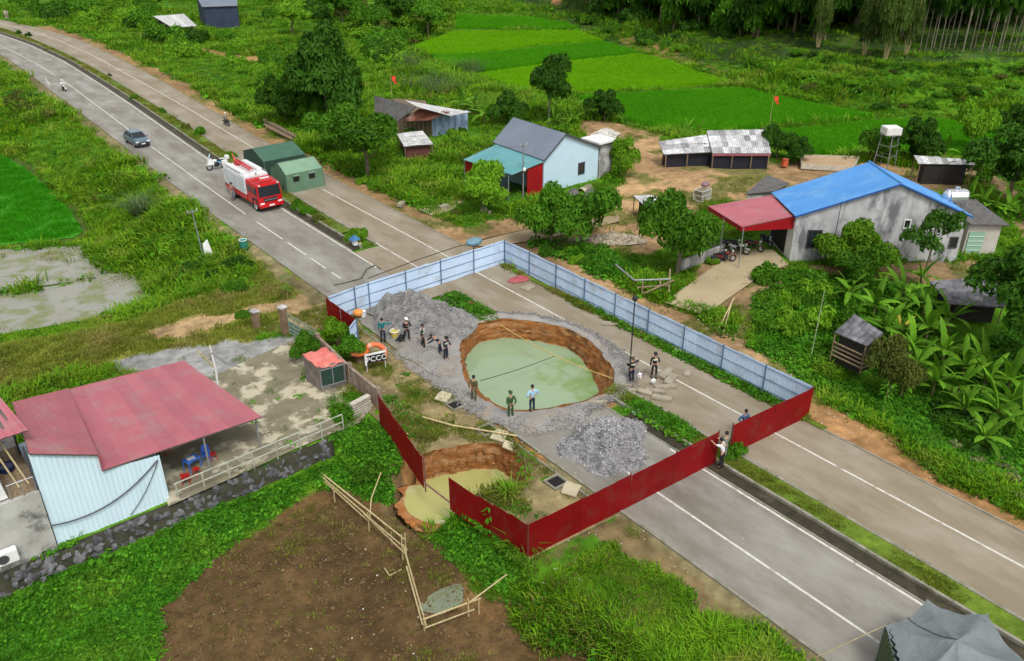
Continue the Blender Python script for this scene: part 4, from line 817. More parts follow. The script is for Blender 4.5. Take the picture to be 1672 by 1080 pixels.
bl = [(1382, 500, 1.0, 0), (1405, 478, .9, 0), (1440, 560, 1.1, 0), (1470, 500, 1.15, 0), (1465, 560, 1.0, 3), (1510, 560, 1.1, 0), (1545, 545, 1.1, 0), (1490, 620, 1.15, 0), (1450, 610, .9, 0), (1520, 650, 1.1, 0), (1570, 620, 1.0, 0), (1600, 650, 1.2, 0), (1640, 650, 1.2, 0), (1620, 700, 1.15, 0), (1665, 705, 1.1, 0), (1570, 690, .9, 0), (1500, 470, .9, 0), (1425, 520, 1., 0), (1485, 585, 1., 0), (1535, 600, 1.1, 0), (1560, 655, 1., 0), (1600, 610, 1., 0), (1645, 690, 1., 0), (1425, 465, .9, 0), (1505, 520, 1., 0), (1600, 740, 1., 0), (1470, 650, .8, 0)]
for i, (px, py, s, yw) in enumerate(bl):
    banana(G(px, py), s*.78, 'banana plant with yellowing drooping leaves behind the small slate roof' if yw else where(px, py, 'big' if s > 1.05 else 'large leaved', 'banana plant'), i, yw, 10, None if yw else 'banana plants in the right hand grove')
for i, (px, py) in enumerate(((1600, 345), (1620, 350), (1645, 352), (1580, 335), (1662, 360))): banana(G(px, py), .8, where(px, py, 'leafy', 'banana plant'), 40+i, 0, 7, 'bananas behind the annex', 1.1)
for i, (px, py) in enumerate(((775, 192), (792, 205), (805, 198), (757, 185))): banana(G(px, py), 1.0, where(px, py, 'upright', 'banana plant'), 50+i, 0, 7, 'bananas beside the old house')
for i, (px, py) in enumerate(((1125, 222), (1140, 218), (1110, 225), (1120, 214))): banana(G(px, py), .7, where(px, py, 'low', 'banana plant'), 60+i, 0, 6, 'bananas behind the patched shed', .6)
for px, py, s, lb in ((1418, 262, 1., 'banana plant left of the water tower'), (1512, 262, .9, 'banana plant right of the dark tree by the water tower'), (1540, 262, .8, 'drooping banana plant at the edge of the far rice'), (905, 212, .8, 'banana plant under the dark upright tree'), (935, 208, .7, 'banana plant at the corner of the bare plot')): banana(G(px, py), s, lb, int(px), 0, 7)
# plants with big round leaves below the house
for i, (px, py) in enumerate(((160, 925), (185, 915), (200, 935), (175, 945))):
    t = inst('taro_plant', leafclump(9, .45, .35, .34, G2b, 200+i), None, G(px, py)+Vector((0, 0, .25))); tag(t, ('leftmost', 'uppermost', 'rightmost', 'lowest')[i]+' broad leaved taro plant under the light blue house wall', 'taro plant', 'taro plants under the wall')
# slender saplings
M_SAP = mat('sapling_stem', (.30, .30, .12), rough=.8)
def sapling(P, h, lab, leaves=26, seed=1):
    t = thing('sapling', lab, 'sapling', P); MB().tube([(0, 0, -.1), (.05, .02, h*.5), (.02, .1, h)], [.03, .02, .01], 5).build('trunk', M_SAP, t)
    rg_ = random.Random(seed); V = []; Fq = []
    for i in range(leaves):
        a = i*2.4; z_ = h*rg_.uniform(.35, 1); d = h*.22*rg_.uniform(.3, 1); p_ = Vector((d*math.cos(a), d*math.sin(a), z_)); u = Vector((math.cos(a), math.sin(a), -.4))*.16; v = Vector((-math.sin(a), math.cos(a), 0))*.06; k = len(V); V += [p_-u, p_+v, p_+u, p_-v]; Fq.append((k, k+1, k+2, k+3))
    MB().add(V, Fq).build('crown', G2b, t); return t
sapling(G(857, 800), 2.6, 'slender sapling on the verge behind the smaller sinkhole', 46); sapling(G(470, 490), 2.0, 'thin sapling beside the entrance path'); sapling(G(800, 880), 1.6, 'thin sapling in front of the red fence corner')
sapling(G(1440, 680), 2.4, 'thin young tree on the slope under the small slate roof', 50)

# ------------------------------------------------------------------ fences
def panelmesh(w_, h_, m, ribs=5, nm='panel'):
    xs_ = []; 
    for i in range(ribs): x0 = w_*i/ribs; d = w_/ribs; xs_ += [(x0, 0), (x0+d*.60, 0), (x0+d*.70, .009), (x0+d*.9, .009)]
    xs_.append((w_, 0)); V = []; Fq = []
    for x_, y_ in xs_: V += [(x_, y_, 0), (x_, y_, h_), (x_, y_+.012, 0), (x_, y_+.012, h_)]
    for i in range(len(xs_)-1): a = 4*i; Fq += [(a, a+4, a+5, a+1), (a+2, a+3, a+7, a+6), (a+1, a+5, a+7, a+3)]
    Fq += [(0, 1, 3, 2)]; n = 4*(len(xs_)-1); Fq += [(n, n+2, n+3, n+1)]
    me = MB().add(V, Fq).mesh(nm, m); return me
def fence(label, A, B, m, pm, h=2.0, pw=1.05, post=3, side=1, z0=0., rails=(.35, 1.1, 1.85), zf=None, name='sheet_fence', seed=0, wob=.03, both=False):
    rg_ = random.Random(seed); A = Vector((A[0], A[1], 0)); B = Vector((B[0], B[1], 0)); d = B-A; L = d.length; a = math.atan2(d.y, d.x); t = thing(name, label, 'fence', (A.x, A.y, 0), a)
    n = max(1, round(L/pw)); pw = L/n; me = panelmesh(pw*1.0, h, m)
    zz_ = zf or (lambda s: z0)
    for i in range(n):
        inst('panel', me, t, (i*pw, rg_.uniform(-.006, .006), zz_((i+.5)*pw)+rg_.uniform(-wob, wob)), (rg_.uniform(-.012, .012), rg_.uniform(-.006, .006), rg_.uniform(-.012, .012)))
    k = 0
    while k*post*pw <= L+.1:
        s = min(k*post*pw, L); z_ = zz_(s); g = MB().box((s, side*.07, h/2+z_-.1), (.06, .06, h+.3)); g.build('post', pm, t); k += 1
    for r_ in rails:
        g = MB(); g.tube([(s, side*.035, zz_(s)+r_) for s in np.linspace(0, L, 6)], .022, 4); g.build('rail', pm, t)
    return t
M_REDP = mat('red_fence_frame', (.20, .09, .08), rough=.6)
FC = [(18.9, 22.5), (39.0, 21.4), (39.0, 49.9), (22.6, 49.6)]
fence('long blue sheet fence along the far side of the closed road', (39.0, 21.4), (39.0, 49.9), M_BLUE, M_BLUEP, side=1 if False else 1, seed=1)
fence('blue sheet fence across the road at the far end of the site', (39.0, 49.95), (25.2, 49.6), M_BLUE, M_BLUEP, side=1, seed=2)
fence('short blue fence run left of the first gravel pile', (25.1, 49.6), (23.0, 49.35), M_BLUE, M_BLUEP, side=1, seed=3)
fence('short red fence panel run at the upper left corner of the site', (22.75, 49.3), (22.75, 45.2), M_RED, M_REDP, side=1, seed=4)
fence('narrow blue fence piece below the short red run', (22.75, 45.1), (21.9, 44.4), M_BLUE, M_BLUEP, side=1, seed=5)
gapA, gapB = None, None
def fx(px, zt=2.0):   # place along the front fence for a pixel of its top edge
    p = at(px, 858-(px-866)*.472, zt); return p.x
XG0, XG1 = 31.35, 32.45
fence('long red sheet fence across the near carriageway at the front', (18.9, 22.5), (XG0, 21.85), M_RED, M_REDP, side=1, seed=6, z0=-.02)
fence('red sheet fence across the far carriageway, right of the gap with people', (XG1, 21.8), (39.0, 21.35), M_RED, M_REDP, side=1, seed=7)
zs = lambda s: -1.15*float(sstep((s)/4.0))
fence('red fence run from the front corner down to the smaller sinkhole', (18.85, 22.55), (18.25, 27.9), M_RED, M_REDP, side=-1, seed=8, zf=lambda s: -.05-.25*float(sstep(s/4)))
fence('red fence run between the brick wall and the smaller sinkhole', (18.15, 30.1), (19.15, 36.2), M_RED, M_REDP, side=-1, seed=9, zf=lambda s: -.35+.3*float(sstep(s/5)))
single(MB().bar((18.25, 27.9, .1), (18.15, 30.1, .05), .045), 'fence_bar', M_REDP, 'dark bar bridging the fence gap over the smaller sinkhole', 'bar', (18.25, 27.9, .1))

# ------------------------------------------------------------------ houses
def V3(px, py, z): return at(px, py, z)
def roofplane(parent, org, e0, e1, r1_, r0, n, m, name='roof_sheet', ribs=3, th=.05, jit=0., gap=.0, rows=1, rh=.03):
    """corrugated sheets between eave e0-e1 and ridge r0-r1_ (world points)"""
    e0, e1, r1_, r0 = (Vector(p) for p in (e0, e1, r1_, r0)); nr = (e1-e0).cross(r0-e0).normalized(); nr = nr if nr.z > 0 else -nr; rg_ = random.Random(n)
    under = MB(); [under.slab([e0.lerp(e1, i_/n)-nr*.012, e0.lerp(e1, (i_+1)/n)-nr*.012, r0.lerp(r1_, (i_+1)/n)-nr*.012, r0.lerp(r1_, i_/n)-nr*.012], th) for i_ in range(n)]; under.build('roof_frame', MATS['roof_underside'], parent, org)
    for i in range(n):
        for rw in range(rows):
            v0, v1 = rw/rows, (rw+1)/rows+(.02 if rw < rows-1 else 0); g = MB(); V = []; K = ribs*4; j = rg_.uniform(-jit, jit)
            lift = nr*(.004+rw*.006+(i % 2)*.004+abs(j))
            for q in range(K+1):
                u = (i+q/K)/n; hgt = rh if q % 4 in (1, 2) else 0
                for v in (v0, v1): a = e0.lerp(e1, u); b = r0.lerp(r1_, u); V.append(a.lerp(b, v)+nr*hgt+lift+Vector((0, 0, j*(v-v0))))
            g.add(V, [(2*q, 2*q+2, 2*q+3, 2*q+1) for q in range(K)]); g.build(name, m, parent, org)
mat('roof_underside', (.12, .10, .09), rough=.8)
M_RROOF = mat('faded_red_roof', (.40, .12, .145), (.34, .10, .12), sc=.5, rough=.5, c3=(.33, .17, .17), s3=.7, t3=.60, rnd=.06)
M_BROOF = mat('bright_blue_roof', (.08, .27, .60), (.07, .245, .56), sc=.4, rough=.45, rnd=.04, c3=(.13, .31, .58), s3=.7, t3=.6)
M_GROOF = mat('slate_blue_roof', (.17, .20, .25), (.14, .165, .21), sc=.4, rough=.5, rnd=.02)
M_TROOF = mat('teal_roof', (.11, .30, .32), (.09, .26, .28), sc=.5, rough=.5, c3=(.16, .30, .30), s3=.8, t3=.6, rnd=.03)
M_PATCH = mat('fibre_cement_sheet', (.50, .50, .50), (.28, .28, .29), sc=2.5, rough=.9, rnd=.5, c3=(.6, .6, .6), s3=1.5, t3=.6)
M_SLATE = mat('grey_slate_shingle', (.17, .17, .18), (.09, .09, .10), sc=2.5, rough=.8, rnd=.4)
M_TILE = mat('old_grey_tile_roof', (.15, .145, .14), (.09, .088, .085), sc=2, rough=.9, rnd=.12)
M_RUST = mat('rusty_sheet', (.24, .085, .05), (.14, .05, .035), sc=2, rough=.8, rnd=.2, c3=(.32, .22, .18), s3=1, t3=.62)
M_WROOF = mat('white_fibre_roof', (.58, .58, .57), (.42, .42, .42), sc=2, rough=.8, rnd=.12, c3=(.30, .3, .3), s3=1.2, t3=.62)
M_LBW = mat('light_blue_wall', (.50, .66, .76), (.47, .62, .72), sc=1, rough=.7)
M_LBS = mat('light_blue_cladding', (.58, .73, .80), (.54, .69, .76), sc=.6, rough=.5, rnd=.03)
M_STAIN = mat('stained_render', (.50, .50, .50), (.34, .34, .35), sc=1.4, rough=.9, bump=.2, c3=(.15, .15, .16), s3=.8, t3=.56, w3=.08, stretch=(1, 1, .45))
M_CEM = mat('cement_block_wall', (.30, .29, .28), (.2, .2, .2), sc=1, rough=.9, bump=.3, c3=(.50, .49, .46), s3=.9, t3=.55, w3=.05)
M_REDC = mat('dark_red_cladding', (.30, .006, .01), (.25, .005, .008), sc=1, rough=.5)
def wall(parent, org, pts, m, name='wall', th=.14): return MB().slab_v(pts, th).build(name, m, parent, org)
def slab_v(s, pts, th):
    pts = [Vector(p) for p in pts]; nrm = (pts[1]-pts[0]).cross(pts[2]-pts[1]).normalized(); return s.hexa([p-nrm*th for p in pts], pts)
MB.slab_v = slab_v
Z0 = Vector((0, 0, 0))
# blue roofed house -------------------------------------------------
A = Vector((57.55, 35.75, 0)); U = Vector((10.8, -8.6, 0)).normalized(); W = Vector((.575, .818, 0)); LG = 13.6; DP = 5.2; ze, zr_ = 4.0, 6.6
org = A.copy(); h = thing('house', 'house with bright blue metal roof and stained grey gable wall', 'house', org)
def q(u, d, z): return A+U*u+W*d+Vector((0, 0, z))
ridge_u = 7.6
gab = MB().hexa([q(0, 0, -.2), q(LG, 0, -.2), q(LG, 0, ze-.15), q(ridge_u, 0, zr_-.15), q(0, 0, ze-.15)], [q(0, DP, -.2), q(LG, DP, -.2), q(LG, DP, ze-.15), q(ridge_u, DP, zr_-.15), q(0, DP, ze-.15)]); gab.build('wall', M_STAIN, h, org)
roofplane(h, org, q(-.25, -.25, ze-.06), q(-.25, DP+.3, ze-.06), q(ridge_u, DP+.3, zr_+.02), q(ridge_u, -.25, zr_+.02), 6, M_BROOF)
roofplane(h, org, q(LG+.3, -.25, ze-.1), q(LG+.3, DP+.3, ze-.1), q(ridge_u, DP+.3, zr_+.02), q(ridge_u, -.25, zr_+.02), 6, M_BROOF)
MB().bar(q(ridge_u, -.3, zr_+.06), q(ridge_u, DP+.35, zr_+.06), .09, 6).build('ridge_cap', M_BROOF, h, org)
M_BTRIM = mat('deep_blue_trim', (.03, .10, .34), rough=.5)
g = MB(); g.slab_v([q(-.27, -.29, ze-.2), q(ridge_u, -.29, zr_-.1), q(ridge_u, -.29, zr_+.03), q(-.27, -.29, ze-.06)], .04); g.build('barge_board', M_BTRIM, h, org)
g = MB(); g.slab_v([q(LG+.32, -.29, ze-.24), q(ridge_u, -.29, zr_-.1), q(ridge_u, -.29, zr_+.03), q(LG+.32, -.29, ze-.1)][::-1], .04); g.build('barge_board', M_BTRIM, h, org)
def window(parent, org, o_, ux, w_, h_, z_, nrm, m=M_GLASS, frame=None, bars=1, name='window'):
    o_ = Vector(o_); ux = Vector(ux).normalized(); nrm = Vector(nrm).normalized(); zc = Vector((0, 0, 1)); c = o_+zc*z_
    fr = MB()
    for s in (-1, 1): fr.hexa(*[[c+ux*(s*(w_/2+.04)-.05)+nrm*n_+zc*a for a in (0, 0)] for n_ in (0, 0)]) if False else None
    def bx(cc, du, dn, dz): fr.add([cc+ux*(i*du/2)+nrm*(j*dn/2)+zc*(k*dz/2) for i in (-1, 1) for j in (-1, 1) for k in (-1, 1)], [(0, 1, 3, 2), (4, 6, 7, 5), (0, 4, 5, 1), (2, 3, 7, 6), (0, 2, 6, 4), (1, 5, 7, 3)])
    for s in (-1, 1): bx(c+ux*s*(w_/2)+nrm*.03, .08, .1, h_+.1)
    for s in (-1, 1): bx(c+zc*s*(h_/2)+nrm*.032, w_-.09, .1, .08)
    for b_ in range(bars): bx(c+ux*((b_+1)/(bars+1)-.5)*w_+nrm*.035, .04, .05, h_-.1)
    f = fr.build(name, frame or M_WHITE, parent, org)
    g_ = MB(); g_.add([c+ux*(i*w_/2)+nrm*(.012+j*.008)+zc*(k*h_/2) for i in (-1, 1) for j in (-1, 1) for k in (-1, 1)], [(0, 1, 3, 2), (4, 6, 7, 5), (0, 4, 5, 1), (2, 3, 7, 6), (0, 2, 6, 4), (1, 5, 7, 3)])
    g_.build('pane', m, f, org); return f
M_FRD = mat('dark_window_frame', (.07, .07, .075), rough=.6)
window(h, org, q(1.65, 0, 0), U, 1.1, 1.5, 1.9, -W, frame=M_FRD, bars=2); window(h, org, q(8.9, 0, 0), U, .5, .7, 3.2, -W, bars=0); window(h, org, q(13.0, 0, 0), U, .6, .9, 1.6, -W, bars=0, frame=M_FRD)
MB().slab_v([q(3.3, -.01, 0), q(3.36, -.01, 0), q(3.36, -.01, 5.2), q(3.3, -.01, 5.18)], .03).build('drain_pipe', M_FRD, h, org)
MB().slab_v([q(-.02, 0.0, 0), q(-.02, 1.4, 0), q(-.02, 1.4, 3.3), q(-.02, 0, 3.3)][::-1], .05).build('entrance_wall', M_WHITE, h, org)
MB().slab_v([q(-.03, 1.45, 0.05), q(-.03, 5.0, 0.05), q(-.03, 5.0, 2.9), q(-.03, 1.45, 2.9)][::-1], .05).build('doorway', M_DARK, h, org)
# red canopy
K0, K1, K2, K3 = V3(1156, 337, 3.55), V3(1260, 319, 3.75), V3(1302, 352, 3.75), V3(1211, 371, 3.55)
cn = thing('canopy', 'dusty red canopy roof with deep red fascia joined to the blue roofed house', 'canopy', K3.copy()*1)
roofplane(cn, K3, K0, K3, K2, K1, 6, M_RROOF)
g = MB(); g.slab_v([K3-Vector((0, 0, .35)), K2-Vector((0, 0, 1.15)), K2-Vector((0, 0, .03)), K3-Vector((0, 0, .03))], .05); g.build('fascia', M_REDC, cn, K3)
g = MB(); g.slab_v([K0-Vector((0, 0, .35)), K3-Vector((0, 0, .35)), K3-Vector((0, 0, .03)), K0-Vector((0, 0, .03))], .05); g.build('fascia', M_REDC, cn, K3)
for t_ in (K3+(K2-K3)*.04, K0+(K1-K0)*.05, K0+(K3-K0)*.5): MB().bar((t_.x, t_.y, 0), (t_.x, t_.y, 3.45), .045, 6).build('post', M_STEEL, cn, K3)
# annex with green door
A2 = Vector((70.05, 27.7, 0)); an = thing('annex', 'small flat roofed annex with pale green door beside the blue roofed house', 'annex', A2)
def q2(u, d, z): return A2+U*u+W*d+Vector((0, 0, z))
MB().hexa([q2(0, 0, -.2), q2(2.7, 0, -.2), q2(2.7, 4.5, -.2), q2(0, 4.5, -.2)], [q2(0, 0, 2.6), q2(2.7, 0, 2.6), q2(2.7, 4.5, 2.9), q2(0, 4.5, 2.9)]).build('wall', mat('cream_render', (.5, .47, .42), (.4, .37, .32), sc=1, rough=.9), an, A2)
roofplane(an, A2, q2(-.1, -.4, 2.7), q2(3.1, -.4, 2.65), q2(3.1, 4.9, 3.0), q2(-.1, 4.9, 3.0), 4, M_TILE)
M_GDOOR = mat('pale_green_door', (.25, .42, .30), (.22, .38, .27), sc=1, rough=.6)
d_ = MB(); d_.add([q2(u, -.05+v, z) for u in (.15, 1.45) for v in (-.03, .03) for z in (0, 1.95)], [(0, 1, 3, 2), (4, 6, 7, 5), (0, 4, 5, 1), (2, 3, 7, 6), (0, 2, 6, 4), (1, 5, 7, 3)]); d_ = d_.build('door', M_GDOOR, an, A2)
g = MB(); [g.bar(q2(.18, -.11, z), q2(1.42, -.11, z), .025, 4) for z in (.35, .75, 1.15, 1.55)]; g.build('door_rib', M_WHITE, d_, A2)
# water tank
tp = V3(1556, 340, 3.3); tk = thing('water_tank', 'shiny steel water tank on a stand beside the blue roof', 'water tank', (tp.x, tp.y, 3.3))
tb_ = MB(); tb_.bar((-.55, .4, 1.0), (.55, -.4, 1.0), .66, 20); tb_.ball((-.55, .4, 1.0), (.45, .45, .64), 14, 9); tb_.ball((.55, -.4, 1.0), (.45, .45, .64), 14, 9); tb_.build('tank', mat('polished_steel', (.8, .8, .82), (.66, .66, .68), rough=.22, metal=.85), tk, bevel=0); MB().bar((0, 0, 1.6), (0, 0, 1.82), .2, 12).build('hatch', MATS['polished_steel'], tk)
g = MB(); [g.bar((x_, y_, -3.3), (x_, y_, .6), .04, 4) for x_, y_ in ((-.8, .2), (.4, -.7), (-.4, .8), (.8, -.2))]; g.bar((-.8, .2, .5), (.4, -.7, .5), .04, 4); g.bar((-.4, .8, .5), (.8, -.2, .5), .04, 4); g.build('stand', M_STEEL, tk)
# teal / slate blue house (axis aligned) -----------------------------
org = Vector((52.7, 61.2, 0)); h = thing('house', 'house with slate blue roof and light blue gable wall', 'house', org)
ex, rx, fx_, y0, y1 = 52.7, 55.3, 60.1, 61.2, 69.0; ze, zr_ = 3.4, 5.6
MB().hexa([(ex, y0, -.2), (fx_, y0, -.2), (fx_, y0, ze), (rx, y0, zr_-.12), (ex, y0, ze)], [(ex, y1, -.2), (fx_, y1, -.2), (fx_, y1, ze), (rx, y1, zr_-.12), (ex, y1, ze)]).build('wall', M_LBW, h, org)
roofplane(h, org, (ex-.15, y0-.25, ze+.03), (ex-.15, y1+.25, ze+.03), (rx, y1+.25, zr_), (rx, y0-.25, zr_), 8, M_GROOF)
roofplane(h, org, (fx_+.3, y0-.25, ze-.05), (fx_+.3, y1+.25, ze-.05), (rx, y1+.25, zr_), (rx, y0-.25, zr_), 8, M_TILE)
g = MB(); g.slab_v([(ex-.17, y0-.28, ze-.12), (rx, y0-.28, zr_-.15), (rx, y0-.28, zr_+.02), (ex-.17, y0-.28, ze+.05)], .04); g.slab_v([(rx, y0-.28, zr_-.15), (fx_+.3, y0-.28, ze-.2), (fx_+.3, y0-.28, ze-.03), (rx, y0-.28, zr_+.02)], .04); g.build('barge_board', M_FRD, h, org)
window(h, org, (57.75, y0, 0), (1, 0, 0), .8, 1.15, 1.6, (0, -1, 0), frame=M_FRD, bars=1)
vr = thing('veranda', 'veranda with teal sheet roof and dark red side walls on the slate roofed house', 'veranda', (48.5, 61.0, 0)); vo = Vector((48.5, 61.0, 0))
roofplane(vr, vo, V3(835.5, 286, 2.7), V3(756, 261, 2.7), (52.6, 68.7, 3.3), (52.6, 61.0, 3.3), 7, M_TROOF)
pv = V3(835.5, 286, 2.7)
MB().slab_v([(50.6, 61.15, .15), (52.55, 61.15, .15), (52.55, 61.15, 3.1), (50.6, 61.15, 2.85)], .06).build('side_wall', M_REDC, vr, vo)
MB().slab_v([(48.4, 68.4, .15), (48.4, 66.9, .15), (48.4, 66.9, 2.55), (48.4, 68.4, 2.55)], .06).build('side_wall', M_REDC, vr, vo)
MB().slab_v([(48.5, 66.8, .05), (48.5, 61.4, .05), (48.5, 61.4, 2.5), (48.5, 66.8, 2.5)], .05).build('dark_window_sheet', mat('dark_window_fill', (.05, .08, .09), rough=.8), vr, vo)  # dark sheet added to stand for the veranda's dark windows
for y_ in (61.2, 63.6, 66.0, 68.4): MB().bar((48.3, y_, 0), (48.3, y_, 2.65), .05, 6).build('post', M_STEEL, vr, vo)
rc_ = thing('concrete_tank_tower', 'rough unplastered concrete block with white slab top beside the light blue gable', 'outbuilding', (60.3, 61.6, 0)); ro_ = Vector((60.3, 61.6, 0))
MB().hexa([(60.35, 61.3, -.1), (62.2, 61.3, -.1), (62.2, 63.5, -.1), (60.35, 63.5, -.1)], [(60.35, 61.3, 3.6), (62.3, 61.3, 3.6), (62.3, 63.5, 3.6), (60.35, 63.5, 3.6)]).build('wall', M_CEM, rc_, ro_); MB().box((61.3, 62.4, 3.72), (2.6, 2.8, .18)).build('top_slab', M_WHITE, rc_, ro_)
# patched roof shed ----------------------------------------------------
a0, a1, b1, b0 = V3(1163, 251, 1.6), V3(1259, 251, 1.6), V3(1251, 212, 2.8), V3(1154, 214, 2.8)
sh = thing('farm_shed', 'long low shed with patchy grey and white roof and dark tarpaulin walls', 'shed', a0*1)
roofplane(sh, a0, a0, a1, b1, b0, 10, M_PATCH, rows=4, ribs=3, rh=.05)
c0, c1_, d1, d0 = V3(1084, 253, 1.5), V3(1162, 249, 1.55), V3(1154, 221, 2.5), V3(1075, 232, 2.3)
roofplane(sh, a0, c0, c1_, d1, d0, 7, M_PATCH, rows=3, ribs=3, jit=.03, rh=.05)
M_TARP = mat('black_tarpaulin', (.012, .014, .03), (.02, .02, .025), sc=2, rough=.6, bump=.5)
def dn(p, z): p = Vector(p); p.z = z; return p
lr = lambda a, b, t_: Vector(a).lerp(Vector(b), t_)
bk = (b0-a0); bk.z = 0; bk.normalize()
def boxwalls(parent, org, f0, f1, back, h0, h1, m, inset=.35, name='wall'):
    f0, f1 = Vector(f0), Vector(f1); bv = Vector(back); bv.z = 0; bn = bv.normalized(); s = bn*inset; f0 = dn(f0+s, 0); f1 = dn(f1+s, 0); g0 = f0+bv-s*2; g1 = f1+bv-s*2
    return MB().hexa([dn(f0, -.2), dn(f1, -.2), dn(g1, -.2), dn(g0, -.2)], [dn(f0, h0), dn(f1, h0), dn(g1, h1), dn(g0, h1)]).build(name, m, parent, org)
boxwalls(sh, a0, a0, lr(a0, a1, .98), b0-a0, 1.45, 2.6, M_TARP); boxwalls(sh, a0, lr(c0, c1_, .08), c1_, d0-c0, 1.35, 2.1, M_TARP, .5)
MB().slab_v([dn(a0, 1.34), dn(a1, 1.34), dn(a1, 1.58), dn(a0, 1.58)], .04).build('fascia', mat('pink_fascia', (.35, .11, .13), rough=.7), sh, a0)
for t_ in (0.02, .35, .68, .97): p_ = lr(a0, a1, t_); MB().bar(dn(p_, 0), dn(p_, 1.42), .06, 6).build('post', M_WOOD, sh, a0)
for t_ in (0.05, .5): p_ = lr(c0, c1_, t_); MB().bar(dn(p_, 0), dn(p_, 1.42), .06, 6).build('post', M_WOOD, sh, a0)
# generic small sheds
def shed(label, pts, zs_, mroof, mwall, n=5, rows=2, wall_h=None, posts=True, name='shed', ribs=3, cat='shed', inset=.3, jit=.03, wl='wall', gz=0.):
    """pts: near-left, near-right, far-right, far-left pixels of the roof"""
    P = [V3(px, py, z) for (px, py), z in zip(pts, zs_)]; t = thing(name, label, cat, P[0]*1); roofplane(t, P[0], P[0], P[1], P[2], P[3], n, mroof, rows=rows, ribs=ribs, jit=jit)
    if mwall:
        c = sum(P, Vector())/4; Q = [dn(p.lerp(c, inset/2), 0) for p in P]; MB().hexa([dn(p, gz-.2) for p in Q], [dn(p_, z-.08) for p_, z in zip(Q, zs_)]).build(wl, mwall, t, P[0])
    if posts:
        for p in P: 
            pp = p.lerp(sum(P, Vector())/4, .06); MB().bar(dn(pp, gz-.1), dn(pp, p.z-.05), .05, 5).build('post', M_WOOD, t, P[0])
    return t
M_PLANKS = mat('old_board_wall', (.20, .15, .10), (.10, .075, .05), sc=2, rough=.9, stretch=(6, 6, .6))
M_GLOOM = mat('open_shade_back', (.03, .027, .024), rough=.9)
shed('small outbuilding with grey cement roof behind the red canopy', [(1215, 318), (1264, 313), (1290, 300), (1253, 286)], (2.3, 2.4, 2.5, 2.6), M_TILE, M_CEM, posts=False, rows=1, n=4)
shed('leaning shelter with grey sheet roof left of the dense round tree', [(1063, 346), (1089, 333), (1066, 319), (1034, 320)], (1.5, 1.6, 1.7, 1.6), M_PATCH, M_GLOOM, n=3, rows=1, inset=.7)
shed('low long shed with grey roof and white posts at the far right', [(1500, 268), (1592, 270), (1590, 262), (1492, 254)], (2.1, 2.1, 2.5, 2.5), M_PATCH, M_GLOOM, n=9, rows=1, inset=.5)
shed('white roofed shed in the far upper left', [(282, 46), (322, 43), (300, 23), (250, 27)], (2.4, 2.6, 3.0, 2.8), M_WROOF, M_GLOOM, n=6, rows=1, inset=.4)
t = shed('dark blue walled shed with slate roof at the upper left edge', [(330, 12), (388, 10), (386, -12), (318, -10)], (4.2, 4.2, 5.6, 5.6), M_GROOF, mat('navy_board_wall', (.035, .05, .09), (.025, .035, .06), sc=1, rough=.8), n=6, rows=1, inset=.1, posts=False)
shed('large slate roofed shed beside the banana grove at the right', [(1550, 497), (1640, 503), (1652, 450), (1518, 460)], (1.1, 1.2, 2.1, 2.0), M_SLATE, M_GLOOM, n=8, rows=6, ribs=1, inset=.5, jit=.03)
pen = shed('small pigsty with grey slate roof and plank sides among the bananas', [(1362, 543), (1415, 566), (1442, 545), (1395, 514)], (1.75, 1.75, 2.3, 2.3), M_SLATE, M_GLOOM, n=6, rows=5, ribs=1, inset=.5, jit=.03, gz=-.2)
P = [V3(1362, 543, 1.75), V3(1415, 566, 1.75), V3(1442, 545, 2.3)]
for z_ in (.15, .45, .75, 1.05):
    for a_, b_ in ((P[0], P[1]), (P[1], P[2])): MB().bar(dn(a_.lerp(P[2], .05), z_), dn(b_.lerp(P[0], .05), z_), .07, 5).build('plank', M_WOOD, pen, P[0])
# old timber house
ho = V3(650, 200, 2.7); oh = thing('old_house', 'old timber house with grey tile roof, rusty lean-to and blue tarpaulin wall', 'house', ho)
e0, e1, r1_, r0 = V3(649, 199, 2.7), V3(612, 186, 2.7), V3(611, 156, 4.6), V3(679, 175, 4.6)
roofplane(oh, ho, e0, e1, r1_, r0, 7, M_TILE, rows=3, ribs=3)
e2, e3, r3, r2_ = V3(741, 183, 2.8), V3(768, 181, 2.9), V3(657, 164, 4.0), V3(679, 175, 4.4)
roofplane(oh, ho, V3(735, 190, 2.6), V3(769, 183, 2.6), V3(660, 164, 4.2), V3(682, 175, 4.3), 6, M_WROOF, rows=3, ribs=3, jit=.02)
roofplane(oh, ho, V3(655, 199, 2.4), V3(700, 197, 2.4), V3(735, 183, 3.1), V3(684, 178, 3.6), 5, M_RUST, rows=1)
def gp(px, py, z): return V3(px, py, z)
W0, W1, W2 = V3(651, 216, 0), V3(706, 222, 0), V3(764, 213, 0)
g = MB(); K = 18; Vv = []
for i in range(K+1): p_ = W1.lerp(W2, i/K)+Vector((.12*math.sin(i*1.9), .12*math.sin(i*1.9), 0)); Vv += [dn(p_, -.1), dn(p_, 2.5)]
g.add(Vv, [(2*i, 2*i+2, 2*i+3, 2*i+1) for i in range(K)]); g.build('tarpaulin', mat('blue_grey_tarpaulin', (.35, .45, .62), (.22, .30, .45), sc=1.5, rough=.6, c3=(.08, .1, .16), s3=.5, t3=.6), oh, ho)
MB().hexa([dn(W0, -.2), dn(W1, -.2), dn(W1+Vector((2.5, 5, 0)), -.2), dn(W0+Vector((2.5, 5, 0)), -.2)], [dn(W0, 2.4), dn(W1, 2.35), dn(W1+Vector((2.5, 5, 0)), 3), dn(W0+Vector((2.5, 5, 0)), 2.9)]).build('wall', M_PLANKS, oh, ho)
